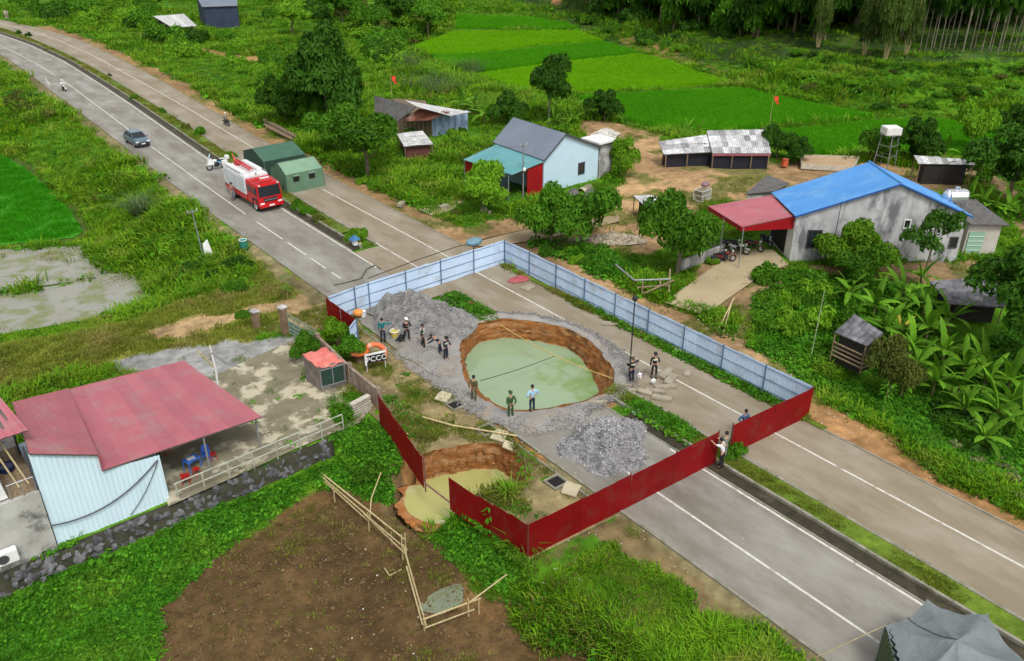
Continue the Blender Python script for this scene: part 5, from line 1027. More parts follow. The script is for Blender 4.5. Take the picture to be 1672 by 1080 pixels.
for i in range(9): p_ = W0.lerp(W1, i/8)-Vector((.1, .1, 0)); MB().bar(dn(p_, 0), dn(p_, 2.4), .06, 5).build('post', M_WOOD, oh, ho)
shed('low shelter patched with white and rusty sheets in front of the old house', [(660, 240), (708, 236), (690, 214), (648, 220)], (1.5, 1.6, 1.9, 1.8), M_WROOF, mat('maroon_boards', (.14, .05, .045), rough=.9), n=5, rows=3, inset=.35, jit=.06)

# ------------------------------------------------------------------ lower left house
ho = Vector((2.2, 37.4, 0)); h = thing('house', 'house with large faded red sheet roof and light blue clad wall at lower left', 'house', ho)
F1, B1, B0, BL = V3(428, 681, 2.15), V3(300, 589, 2.15), V3(112, 636, 3.15), V3(20, 657, 4.9)
roofplane(h, ho, (4.83, 36.9, 3.08), F1, B1, B0, 9, M_RROOF, ribs=6, rh=.010)
roofplane(h, ho, (2.25, 36.95, 5.2), (4.84, 36.9, 3.98), B0+Vector((.02, 0, .05)), BL, 4, M_RROOF, ribs=6, rh=.010)
MB().slab_v([(4.86, 36.9, 3.0), (4.86, 39.5, 3.1), (4.86, 39.5, 3.45), (4.86, 36.9, 3.95)], .03).build('step_flashing', M_RROOF, h, ho)
def topz(x): return 5.15-(x-2.25)*.475 if x < 4.85 else 3.0-.11*(x-4.85)
n_ = 12; wp0 = 5.25/n_
for i in range(n_):
    xa, xb = 2.2+i*wp0, 2.2+(i+1)*wp0; V = []; K = 8
    for j in range(K+1): x_ = xa+(xb-xa)*j/K; V += [(x_, 37.08-(.02 if j % 4 in (1, 2) else 0), -.4), (x_, 37.08-(.02 if j % 4 in (1, 2) else 0), topz(x_)-.03)]
    MB().add(V, [(2*j, 2*j+2, 2*j+3, 2*j+1) for j in range(K)]).build('wall_panel', M_LBS, h, ho)
MB().hexa([(2.2, 37.12, -.6), (7.45, 37.12, -.6), (7.45, 43, -.6), (2.2, 43, -.6)], [(2.2, 37.12, 2.3), (7.45, 37.12, 2.3), (7.45, 43, 2.3), (2.2, 43, 2.3)]).build('wall', M_LBW, h, ho)
for p_ in (F1.lerp(B1, .05), F1.lerp(B1, .95), (Vector((4.83, 36.9, 3.08))).lerp(F1, .62)): MB().bar((p_.x-.15, p_.y+.05, -.1), (p_.x-.15, p_.y+.05, p_.z-.08), .05, 6).build('post', M_STEEL, h, ho)
def cable(name, pts, r, m, label, cat='cable'):
    return single(MB().tube(pts, r, 5), name, m, label, cat, pts[0])
def sag(a, b, s, n=14): a, b = Vector(a), Vector(b); return [a.lerp(b, i/n)-Vector((0, 0, s*4*(i/n)*(1-i/n))) for i in range(n+1)]
cable('wall_cable', sag((7.3, 36.98, 2.5), (2.15, 36.9, 1.2), .75), .035, M_FRD, 'thick grey cable drooping across the light blue wall')
cable('wall_cable', sag((7.3, 36.99, 2.4), (5.5, 36.98, .0), .25), .02, M_FRD, 'thinner cable hanging on the light blue wall')
# neighbouring white house at the picture edge
no = Vector((.6, 37, 0)); h = thing('house', 'white house with stained concrete base and red roof cut by the left edge', 'house', no)
roofplane(h, no, (-6, 38.0, 5.7), V3(46, 703, 5.8), V3(-20, 625, 7.2), (-6, 45, 7.2), 8, M_RROOF)
MB().hexa([(-6, 37.1, 3.3), (.95, 37.1, 3.3), (.95, 42, 3.3), (-6, 42, 3.3)], [(-6, 37.1, 5.6), (.7, 37.1, 5.6), (.7, 42, 6.6), (-6, 42, 6.6)]).build('wall', M_WHITE, h, no)
MB().hexa([(-6, 36.9, -1.2), (2.15, 36.9, -1.2), (2.15, 43, -1.2), (-6, 43, -1.2)], [(-6, 36.9, 3.2), (2.15, 36.9, 3.2), (2.15, 43, 3.2), (-6, 43, 3.2)]).build('concrete_base', mat('stained_concrete_base', (.46, .45, .42), (.30, .29, .27), sc=.9, rough=.9, c3=(.10, .10, .09), s3=.6, t3=.56, w3=.05), h, no)
MB().box((-1.9, 36.75, -.85), (8.1, .5, .7)).build('plinth', M_CEM, h, no)
for i in range(6): MB().box((1.07+i*.2, 39.2, 3.23), (.18, 4.2, .05)).build('floor_board', M_WOOD, h, no)
g = MB(); g.bar((1.0, 36.98, 4.0), (2.1, 36.98, 4.0), .03); [g.bar((x_, 36.98, 3.2), (x_, 36.98, 4.0), .025, 4) for x_ in (1.05, 1.55, 2.08)]; g.build('balcony_rail', M_STEEL, h, no)
for y_ in (37.05, 40.5): MB().bar((2.1, y_, 3.2), (2.1, y_, 5.6), .05, 5).build('post', M_FRD, h, no)
for x_ in (1.5, 1.9): MB().bar((x_, 37.6, 3.3), (x_-.5, 39.0, 5.2), .05, 4).build('leaning_pole', M_BAMBOO, h, no)
ac = thing('air_conditioner', 'white air conditioner unit on the stained concrete base', 'air conditioner', (.12, 36.62, .35))
MB().box((0, 0, .35), (.95, .36, .66)).build('casing', M_WHITE, ac, bevel=.03); MB().torus((-.14, -.19, .35), .22, .02, 'Y', 20, 5).build('fan_ring', M_FRD, ac); MB().prism([(.2*math.cos(i*PI/8), .2*math.sin(i*PI/8)) for i in range(16)], 1, .02, (-.14, -.185, .35)).build('fan_grille', M_FRD, ac)
for s in (-.35, .35): MB().box((s, .05, -.03), (.05, .6, .06)).build('bracket', M_STEEL, ac)
b_ = thing('wash_basin', 'dark blue basin on the balcony of the white house', 'basin', (1.35, 39.4, 3.27)); MB().prism([(.32*math.cos(i*PI/8), .32*math.sin(i*PI/8)) for i in range(16)], 2, .25, (0, 0, .13)).build('bowl', mat('navy_plastic', (.02, .03, .10), rough=.3), b_); MB().torus((0, 0, .27), .33, .025).build('rim', MATS['navy_plastic'], b_)
# stone retaining wall made of single stones
sw = thing('stone_retaining_wall', 'dark dry stone retaining wall under the yard and the light blue house', 'wall', (0, 36.3, 0)); so_ = Vector((0, 36.3, 0))
MB().hexa([(-3, 35.9, -2.2), (16.3, 36.2, -2.2), (16.3, 37.0, -2.2), (-3, 36.9, -2.2)], [(-3, 36.45, -.25), (16.3, 36.6, -.1), (16.3, 37.0, -.1), (-3, 36.9, -.25)]).build('backing', mat('dark_mossy_earth', (.06, .06, .035), (.03, .03, .02), sc=2, rough=.95, bump=1), sw, so_)
RM = [rock(300+i, 1, M_STONE) for i in range(6)]
rg = random.Random(8)
for i in range(295):
    x_ = rg.uniform(-1, 16.1); 
    z_ = rg.uniform(-1.6, -.15); y_ = 36.26+.28*(z_+1)+.018*(x_+3)
    s = rg.uniform(.16, .30); inst('stone', RM[i % 6], sw, (x_, y_-36.3-.08, z_), (rg.random()*3, rg.random()*3, rg.random()*3), (s*1.3, s, s))
# railing on the wall
rl = thing('yard_railing', 'low pipe railing along the edge of the yard above the stone wall', 'railing', (7.7, 36.75, 0)); rr_ = Vector((7.7, 36.75, 0))
M_RAIL = mat('pale_rail_paint', (.42, .45, .38), (.3, .32, .26), sc=2, rough=.6)
for z_ in (.45, .95): MB().bar((7.7, 36.75, z_), (17.3, 37.1, z_), .035, 5).build('rail', M_RAIL, rl, rr_)
for i in range(8): x_ = 7.8+i*1.35; MB().bar((x_, 36.75+.035*i, -.2), (x_, 36.75+.035*i, .95), .035, 5).build('post', M_RAIL, rl, rr_)
# brick wall, gate, pillars
M_BRICK = mat('old_brown_plaster_wall', (.30, .22, .16), (.18, .13, .10), sc=1.5, rough=.95, bump=.5, c3=(.42, .36, .3), s3=.8, t3=.6)
bo = V3(518, 548, 1.3); be = V3(618, 642, 1.1)
bw = thing('yard_wall', 'weathered brown yard wall running from the gate past the orange lifebuoys', 'wall', dn(bo, 0)); b0_ = dn(bo, 0); mid = V3(570, 598, 1.25)
g = MB()
for a_, b_, za, zb_ in ((bo, mid, 1.3, 1.25), (mid, be, 1.25, 1.35)):
    d_ = (b_-a_); d_.z = 0; n_ = Vector((-d_.y, d_.x, 0)).normalized()*.09
    g.hexa([dn(a_-n_, -.3), dn(b_-n_, -.3), dn(b_+n_, -.3), dn(a_+n_, -.3)], [dn(a_-n_, za), dn(b_-n_, zb_), dn(b_+n_, zb_), dn(a_+n_, za)])
g.build('wall_face', M_BRICK, bw, b0_)
for p_, s in ((bo, 0), (mid, 1), (be, 2)): MB().box(dn(p_, .65), (.3, .3, 1.6)).build('pillar', M_BRICK, bw, b0_)
def pillar(px, py, hh, label): p_ = G(px, py); t = thing('gate_pillar', label, 'gate pillar', p_); MB().box((0, 0, hh/2-.1), (.42, .42, hh+.2), rz=.2).build('shaft', mat('brown_pillar_render', (.26, .17, .10), (.14, .09, .06), sc=2, rough=.9), t, bevel=.02); MB().box((0, 0, hh+.05), (.55, .55, .1), rz=.2).build('cap', M_CEM, t); return t
gpil = pillar(467, 547, 2.0, 'tall brown pillar at the left end of the green gate'); pillar(420, 538, 1.3, 'low rusty brown pillar left of the green gate')
ga, gb = G(474, 548), G(520, 577)
gt = thing('gate', 'long green barred metal gate beside the tall brown pillar', 'gate', ga); M_GGREEN = mat('faded_green_gate', (.22, .32, .24), (.16, .24, .18), sc=2, rough=.7); L_ = gb-ga; L_.z = 0; L_ = L_*1.0
for i, z_ in enumerate((.15, .45, .75, 1.05, 1.35, 1.6)): MB().bar((0, 0, z_), (L_.x, L_.y, z_), .03, 5).build('rail', M_GGREEN, gt)
for i in range(6): MB().bar((L_.x*i/5, L_.y*i/5, 0), (L_.x*i/5, L_.y*i/5, 1.65), .035, 5).build('upright', M_GGREEN, gt)
MB().slab_v([(.02, .0, .12), (L_.x*.98, L_.y, .12), (L_.x*.98, L_.y, 1.1), (.02, .0, 1.1)], .012).build('mesh_sheet', mat('green_wire_sheet', (.16, .22, .17), rough=.8), gt)
# stacked pale boards at the wall end
p_ = G(588, 683); t = thing('board_stack', 'stack of pale weathered boards at the lower end of the brown yard wall', 'board stack', p_)
for i in range(7): MB().box((.15, .1, .08+i*.17), (1.35, .32, .09), rz=.22+.05*math.sin(i*3)).build('board', mat('pale_boards', (.50, .46, .38), (.33, .30, .24), sc=3, rough=.85, rnd=.15), t)
# red tarp hut
A_, B_, C__, D_ = V3(492, 578, 1.9), V3(520.5, 601, 1.75), V3(563, 589, 1.75), V3(532, 565, 1.95)
t = thing('cage_hut', 'small grey hut with faded red tarpaulin roof and barred window in the yard', 'hut', dn(A_, 0)); o0 = dn(A_, 0)
ctr = (A_+B_+C__+D_)/4; qs = [dn(p.lerp(ctr, .07), 0) for p in (A_, B_, C__, D_)]
MB().hexa([dn(p, -.2) for p in qs], [dn(p, 1.72) for p in qs]).build('wall', mat('grey_plank_hut', (.22, .19, .17), (.12, .1, .09), sc=2, rough=.9), t, o0)
g = MB(); Vv = []; K = 8
for i in range(K+1):
    for j in range(K+1):
        p_ = A_.lerp(B_, i/K).lerp(D_.lerp(C__, i/K), j/K); p_ = p_+Vector((0, 0, .06*math.sin(i*1.7+j)+.05*math.cos(j*2.1)+.03-(.12 if i in (0, K) or j in (0, K) else 0))); Vv.append(p_)
g.add(Vv, [(i*(K+1)+j, (i+1)*(K+1)+j, (i+1)*(K+1)+j+1, i*(K+1)+j+1) for i in range(K) for j in range(K)]); g.build('tarpaulin', mat('faded_red_tarp', (.55, .12, .10), (.62, .22, .18), sc=1.6, rough=.7), t, o0, smooth=True)
fa, fb = qs[1], qs[2]; nrm = (fb-fa).cross(Vector((0, 0, 1))).normalized()
fr = MB(); 
for z_ in (.35, 1.5): fr.bar(fa+nrm*.05+Vector((0, 0, z_)), fb+nrm*.05+Vector((0, 0, z_)), .035, 4)
for k_ in (0, .5, 1): fr.bar(fa.lerp(fb, k_)+nrm*.05+Vector((0, 0, .3)), fa.lerp(fb, k_)+nrm*.05+Vector((0, 0, 1.55)), .035, 4)
fr.build('window_frame', M_STEEL, t, o0); MB().slab_v([fa.lerp(fb, .04)+nrm*.03+Vector((0, 0, .4)), fa.lerp(fb, .96)+nrm*.03+Vector((0, 0, .4)), fa.lerp(fb, .96)+nrm*.03+Vector((0, 0, 1.45)), fa.lerp(fb, .04)+nrm*.03+Vector((0, 0, 1.45))], .02).build('window', mat('green_dark_glass', (.03, .06, .05), rough=.3), t, o0)
# low garden wall left of driveway
a_, b_, c__ = V3(1113, 425, .9), V3(1182, 400, .9), V3(1152, 376, .9)
gw = thing('garden_wall', 'low grey block wall beside the driveway and red canopy', 'wall', dn(b_, 0)); g = MB()
for p_, q_ in ((a_, b_), (b_, c__)): d_ = q_-p_; n_ = Vector((-d_.y, d_.x, 0)).normalized()*.08; g = MB().hexa([dn(p_-n_, -.3), dn(q_-n_, -.3), dn(q_+n_, -.3), dn(p_+n_, -.3)], [dn(p_-n_, .9), dn(q_-n_, .9), dn(q_+n_, .9), dn(p_+n_, .9)]); g.build('wall_run', M_CEM, gw, dn(b_, 0))
# water tower
p_ = G(1443, 272); t = thing('water_tower', 'slim steel tower with a white box tank at the edge of the rice field', 'water tower', p_); 
for s in ((-1, -1), (1, -1), (1, 1), (-1, 1)): MB().bar((s[0]*.85, s[1]*.85, -.2), (s[0]*.6, s[1]*.6, 3.6), .05, 4).build('leg', M_STEEL, t)
for z_ in (1.2, 2.4, 3.5): 
    g = MB(); [g.bar((a*.75, b*.75, z_), (c*.75, d*.75, z_), .035, 4) for a, b, c, d in ((-1, -1, 1, -1), (1, -1, 1, 1), (1, 1, -1, 1), (-1, 1, -1, -1))]; g.build('brace', M_STEEL, t)
MB().box((0, 0, 3.95), (1.7, 1.5, .8), rz=-.6).build('tank', M_WHITE, t, bevel=.05)
# flags
def flag(px, py, hh, lab, m):
    p_ = G(px, py); t = thing('flag', lab, 'flag', p_); MB().bar((0, 0, 0), (0, 0, hh), .035, 5, .02).build('pole', M_BAMBOO, t); V = []; K = 6
    for i in range(K+1): V += [(.10*math.sin(i*1.3)+i*.06, i*-.05, hh-i*.17), (.5+.10*math.sin(i*1.3+1)+i*.03, -.3-i*.02, hh-.15-i*.17)]
    MB().add(V, [(2*i, 2*i+2, 2*i+3, 2*i+1) for i in range(K)]).build('cloth', m, t)
M_FLAG = mat('red_flag_cloth', (.75, .05, .02), (.6, .04, .02), sc=2, rough=.7)
flag(1254, 222, 5.0, 'red flag on a thin pole beside the patched roof shed', M_FLAG); flag(641, 175, 4.2, 'red flag above the old timber house', M_FLAG)

# ------------------------------------------------------------------ tents
def tent(label, C, L, Wd, he, hr, rz, m, mw=None, name='tent'):
    t = thing(name, label, 'tent', C, rz); l, w2 = L/2, Wd/2; rl_ = l*.72
    # ridge along local y
    E = [(-w2, -l, he), (w2, -l, he), (w2, l, he), (-w2, l, he)]; Bq = [(-w2*1.04, -l*1.03, 0), (w2*1.04, -l*1.03, 0), (w2*1.04, l*1.03, 0), (-w2*1.04, l*1.03, 0)]
    R0, R1 = (0, -l*.98, hr), (0, l*.98, hr)
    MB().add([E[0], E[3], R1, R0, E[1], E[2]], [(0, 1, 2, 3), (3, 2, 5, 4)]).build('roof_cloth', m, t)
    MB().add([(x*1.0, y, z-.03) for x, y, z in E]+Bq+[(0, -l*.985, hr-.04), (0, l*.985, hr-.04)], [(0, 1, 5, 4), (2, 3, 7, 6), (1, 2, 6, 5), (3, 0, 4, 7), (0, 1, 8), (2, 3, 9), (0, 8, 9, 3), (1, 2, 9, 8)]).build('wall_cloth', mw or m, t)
    for a, b in ((E[0], Bq[0]), (E[1], Bq[1]), (E[2], Bq[2]), (E[3], Bq[3])): MB().bar(a, b, .04, 5).build('pole', MATS['tent_seam'], t)
    MB().tube([E[0], R0, E[1]], .04, 5).build('gable_seam', MATS['tent_seam'], t); MB().bar(R0, R1, .05, 5).build('ridge_seam', MATS['tent_seam'], t)
    return t
mat('tent_seam', (.10, .17, .12), rough=.8)
M_TD = mat('dark_green_canvas', (.06, .135, .095), (.045, .11, .075), sc=.8, rough=.8, bump=.3, bsc=2); M_TDW = mat('shaded_dark_green_canvas', (.03, .065, .045), (.022, .05, .035), sc=.8, rough=.8)  # wall canvas is the roof canvas with side shade put into its colour
M_TL = mat('light_green_canvas', (.20, .32, .22), (.16, .27, .18), sc=.8, rough=.8, bump=.3, bsc=2); M_TLW = mat('shaded_light_green_canvas', (.12, .21, .13), (.09, .17, .105), sc=.8, rough=.8, bump=.3, bsc=2)  # same here: the wall cloth carries painted shade, one canvas in two tones
# E: ridge runs across the road (local y = world x)
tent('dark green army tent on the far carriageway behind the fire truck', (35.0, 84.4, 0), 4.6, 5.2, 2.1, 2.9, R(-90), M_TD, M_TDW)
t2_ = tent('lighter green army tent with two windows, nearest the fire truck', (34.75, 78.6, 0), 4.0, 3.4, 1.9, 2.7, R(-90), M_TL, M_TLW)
for s in (-.95, .75):
    f = MB().box((1.77, s, 1.35), (.05, .62, .5)).build('window', M_DARK, t2_); MB().box((1.82, s, 1.68), (.14, .7, .12)).build('flap', M_TL, f)
# big grey tarpaulin shelter at the bottom right
P0_, P1_, P2_, P3_, P4_ = V3(1446, 1021, 2.0), V3(1514, 980, 2.0), V3(1612, 1003, 2.1), V3(1690, 1085, 2.1), V3(1530, 1056, 2.9)
PB = [V3(1446, 1021, 2.0), V3(1514, 980, 2.0), V3(1612, 1003, 2.1), V3(1700, 1098, 2.1), V3(1590, 1190, 2.0), V3(1475, 1140, 2.0)]; ap_ = sum(PB, Vector())/6; ap_.z = 2.75
t = thing('tarpaulin_shelter', 'large grey tarpaulin shelter with green side curtains at the bottom right', 'tent', dn(ap_, 0)); to = dn(ap_, 0)
M_GT = mat('grey_tarpaulin', (.19, .21, .215), (.13, .155, .16), sc=.9, rough=.7, bump=2.5, bsc=1.2); M_GC = mat('olive_curtain', (.11, .14, .07), (.06, .08, .04), sc=4, rough=.8, stretch=(5, 5, .6))
V = []; Fq = []; NB = 48; NR = 9
per = []
for i in range(NB): k_ = i/NB*6; a_ = int(k_); per.append(PB[a_].lerp(PB[(a_+1) % 6], k_-a_)-(Vector((0, 0, .0))))
for r_ in range(NR+1):
    f = r_/NR
    for i in range(NB):
        p_ = ap_.lerp(per[i], f); edge = (i % 8)/8; p_ = p_+Vector((0, 0, -.26*f*math.sin(PI*edge)-.20*math.sin(PI*f)+.035*math.sin(i*1.9+r_*1.3)*f)); p_ = p_+(ap_-per[i])*.04*math.sin(PI*edge)*f; V.append(p_)
for r_ in range(NR):
    for i in range(NB): Fq.append((r_*NB+i, r_*NB+(i+1) % NB, (r_+1)*NB+(i+1) % NB, (r_+1)*NB+i))
MB().add(V, Fq).build('roof_cloth', M_GT, t, to, smooth=True)
MB().tube([V[r_*NB+4]+Vector((0, 0, .02)) for r_ in range(NR+1)], .018, 4).build('seam', M_FRD, t, to)
for k_ in range(6): MB().bar(dn(PB[k_], 0), PB[k_], .04, 6).build('pole', M_STEEL, t, to)
def curtain(a, b, z0, z1, m, n=26, amp=.07):
    V = []; d_ = (b-a); d_.z = 0; nn_ = Vector((-d_.y, d_.x, 0)).normalized()
    for i in range(n+1): p_ = a.lerp(b, i/n)+nn_*amp*math.sin(i*2.1); V += [dn(p_+nn_*amp*.5*math.sin(i), z0), dn(p_*1.0, z1)]
    return MB().add(V, [(2*i, 2*i+2, 2*i+3, 2*i+1) for i in range(n)])
curtain(PB[0], PB[5], .05, 1.95, M_GC).build('side_curtain', M_GC, t, to); curtain(PB[0].lerp(PB[1], .03), PB[0].lerp(PB[1], .12), .05, 1.9, M_GC, 10, .05).build('side_curtain', M_GC, t, to); curtain(PB[0].lerp(ap_, .06), PB[5].lerp(ap_, .1), .3, 1.98, M_GT).build('side_curtain', M_TDW, t, to)
cable('guy_rope', [PB[0], G(1330, 1078)], .02, M_BAMBOO, 'pale guy rope from the tarpaulin shelter to the road edge', 'rope')

# ------------------------------------------------------------------ vehicles
M_TRED = mat('fire_red_paint', (.52, .008, .012), (.45, .006, .01), sc=1, rough=.25, spec=.6); M_TWHITE = mat('truck_white_paint', (.72, .72, .72), (.62, .62, .63), sc=2, rough=.3); M_SHUT = mat('silver_shutter', (.62, .66, .68), (.5, .54, .56), sc=2, rough=.4)
M_LAMP = mat('headlamp', (.8, .8, .78), rough=.15); M_ORNG = mat('amber_lens', (.8, .25, .02), rough=.3); M_CHAS = mat('chassis_black', (.03, .03, .032), rough=.7); M_CHROME = mat('rim_metal', (.6, .6, .62), rough=.3, metal=.7)
def wheel(parent, loc, r, wd, hub=M_CHROME):
    g = MB(); n = 20; g.bar((-wd/2, 0, 0), (wd/2, 0, 0), r, n); w_ = g.build('wheel', M_BLACK, parent, smooth=False); w_.location = loc
    MB().bar((-wd/2-.012, 0, 0), (wd/2+.012, 0, 0), r*.58, 16).build('rim', hub, w_); MB().bar((-wd/2-.03, 0, 0), (wd/2+.03, 0, 0), r*.2, 8).build('hub', M_CHAS, w_); return w_
t = thing('fire_truck', 'red fire engine with white shuttered side parked on the near carriageway', 'fire truck', (29.35, 77.1, 0), R(1))
# front at y=-3.9
MB().box((0, .2, .62), (1.9, 7.4, .3)).build('chassis', M_CHAS, t)
MB().prism([(-3.9, .55), (-3.9, 1.45), (-3.72, 2.62), (-1.35, 2.72), (-1.35, .55)], 0, 2.36).build('cab', M_TRED, t, bevel=.06)
MB().hexa([(-1.08, -3.915, 1.5), (1.08, -3.915, 1.5), (1.08, -3.885, 1.5), (-1.08, -3.885, 1.5)], [(-1.04, -3.755, 2.46), (1.04, -3.755, 2.46), (1.04, -3.72, 2.46), (-1.04, -3.72, 2.46)]).build('windscreen', M_GLASS, t)
for s in (-1, 1):
    for y0, y1 in ((-3.55, -2.75), (-2.55, -1.6)):
        d_ = MB().box((s*1.186, (y0+y1)/2, 1.52), (.03, y1-y0+.08, 1.75)).build('door', M_TRED, t, bevel=.01); MB().box((s*1.206, (y0+y1)/2, 2.0), (.02, y1-y0-.08, .62)).build('side_window', M_GLASS, d_); MB().box((s*1.215, y1-.12, 1.45), (.03, .16, .04)).build('handle', M_CHROME, d_)
    m_ = MB().tube([(s*1.15, -3.8, 2.45), (s*1.38, -3.98, 2.4), (s*1.38, -3.98, 2.0)], .02, 5).build('mirror_arm', M_CHAS, t); MB().box((s*1.38, -3.98, 2.05), (.08, .2, .5)).build('mirror', M_CHAS, m_)
    hl = MB().box((s*.88, -3.965, .86), (.42, .1, .2)).build('headlight', M_LAMP, t, bevel=.03)
    MB().box((s*.92, -3.80, 2.60), (.16, .1, .1)).build('marker_lamp', M_LAMP, t)
    MB().prism([(-3.6, .5), (-3.6, 1.15), (-3.35, 1.3), (-2.75, 1.3), (-2.5, 1.15), (-2.5, .5), (-2.62, .5), (-2.66, .95), (-2.85, 1.12), (-3.25, 1.12), (-3.44, .95), (-3.48, .5)], 0, .08, (s*1.19, 0, 0)).build('fender', M_CHAS, t)
MB().box((0, -3.99, .66), (2.4, .16, .34)).build('bumper', M_TRED, t, bevel=.04); MB().box((0, -3.93, 1.18), (1.3, .05, .34)).build('grille', M_CHAS, t); MB().box((0, -3.96, 1.18), (1.25, .03, .05)).build('grille_bar', M_CHROME, t); MB().box((0, -4.08, .68), (.5, .02, .14)).build('number_plate', M_WHITE, t)
g = MB(); [g.box((0, y_, 2.73), (2.0, .06, .05)) for y_ in (-3.3, -2.9, -2.5, -2.1)]; g.build('roof_rib', M_TRED, t)
g = MB().box((0, -3.2, 2.80), (1.3, .26, .12)); g.build('light_bar', mat('red_lens', (.7, .02, .02), rough=.2), t, bevel=.03); MB().box((.3, -2.35, 2.8), (.9, .25, .08)).build('roof_box', M_TWHITE, t)
MB().box((0, 1.25, .85), (2.36, 4.9, .55)).build('lower_body', M_TRED, t, bevel=.03)
MB().box((0, 1.3, 2.0), (2.40, 4.95, 1.75)).build('pump_body', M_TWHITE, t, bevel=.04)
for s in (-1, 1):
    for k, y_ in enumerate((-.35, 1.2, 2.8)):
        w_ = 1.42; sh_ = MB(); zz_ = np.linspace(1.2, 2.66, 12); 
        for z_ in zz_[:-1]: sh_.box((s*1.213, y_, z_+.062), (.03, w_, .112))
        sh_.build('roller_shutter', M_SHUT, t)
for s in (-1, 1): MB().box((s*.86, 1.6, 3.0), (.5, 3.6, .26)).build('roof_locker', M_TWHITE, t, bevel=.05)
b_ = MB().box((0, 2.9, 2.98), (.55, .7, .3)).build('boom_base', M_TRED, t, bevel=.03); g = MB(); g.box((-.16, 1.5, 3.22), (.1, 3.6, .12), rx=R(2)); g.box((.16, 1.5, 3.22), (.1, 3.6, .12), rx=R(2)); [g.box((0, y_, 3.22), (.3, .06, .06)) for y_ in np.linspace(-.1, 3.1, 10)]; g.build('ladder', M_TRED, t)
g = MB(); g.bar((0, 3.3, 3.1), (0, 3.9, 3.75), .09, 8, .06); g.build('water_cannon', M_TRED, t); MB().bar((0, -1.0, 2.8), (0, -1.35, 3.15), .1, 8, .05).build('roof_monitor', M_CHROME, t)
g = MB(); [g.bar((x_, y_, 2.88), (x_, y_, 3.05), .02, 4) for x_ in (-1.15, 1.15) for y_ in np.linspace(-1, 3.6, 6)]; [g.bar((x_, -1, 3.05), (x_, 3.6, 3.05), .02, 4) for x_ in (-1.15, 1.15)]; g.build('roof_rail', M_CHROME, t)
MB().box((0, 3.86, .9), (2.3, .2, .3)).build('rear_step', M_CHAS, t)
for s in (-1, 1):
    wheel(t, (s*1.02, -3.05, .5), .5, .3, M_TWHITE); wheel(t, (s*1.0, 1.85, .5), .5, .5, M_TWHITE)
# dark blue grey car
t = thing('parked_car', 'dark blue grey hatchback driving in the near carriageway', 'car', (26.75, 104.6, 0), R(3)); M_CAR = mat('blue_grey_car_paint', (.10, .155, .20), (.085, .13, .17), sc=1, rough=.22, spec=.7)
MB().prism([(-2.05, .35), (-2.08, .75), (-1.95, .9), (-1.1, 1.0), (1.95, 1.05), (2.08, .8), (2.05, .35)], 0, 1.68).build('body', M_CAR, t, bevel=.08)
MB().hexa([(-.78, -1.15, 1.0), (.78, -1.15, 1.0), (.78, 1.85, 1.05), (-.78, 1.85, 1.05)], [(-.60, -.45, 1.48), (.60, -.45, 1.48), (.60, 1.35, 1.5), (-.60, 1.35, 1.5)]).build('cabin_glass', M_GLASS, t, bevel=.04)
MB().hexa([(-.62, -.42, 1.475), (.62, -.42, 1.475), (.62, 1.38, 1.475), (-.62, 1.38, 1.475)], [(-.58, -.35, 1.53), (.58, -.35, 1.53), (.58, 1.3, 1.54), (-.58, 1.3, 1.54)]).build('roof', M_CAR, t, bevel=.02)
for s in (-1, 1):
    MB().tube([(s*.79, -1.15, 1.0), (s*.615, -.44, 1.49)], .035, 4).build('pillar', M_CAR, t); MB().tube([(s*.77, .35, 1.0), (s*.62, .4, 1.49)], .035, 4).build('pillar', M_CAR, t)
    MB().box((s*.62, -2.06, .72), (.36, .1, .14)).build('headlight', M_LAMP, t, bevel=.02); MB().box((s*.95, -.95, 1.05), (.2, .1, .12)).build('mirror', M_CAR, t, bevel=.02)
    wheel(t, (s*.76, -1.3, .32), .32, .2); wheel(t, (s*.76, 1.3, .32), .32, .2)
MB().box((0, -2.1, .55), (1.2, .06, .2)).build('grille', M_CHAS, t); MB().box((0, -2.14, .5), (.48, .02, .12)).build('number_plate', M_WHITE, t); MB().box((0, -2.08, .32), (1.5, .1, .12)).build('lower_bumper', M_CHAS, t)

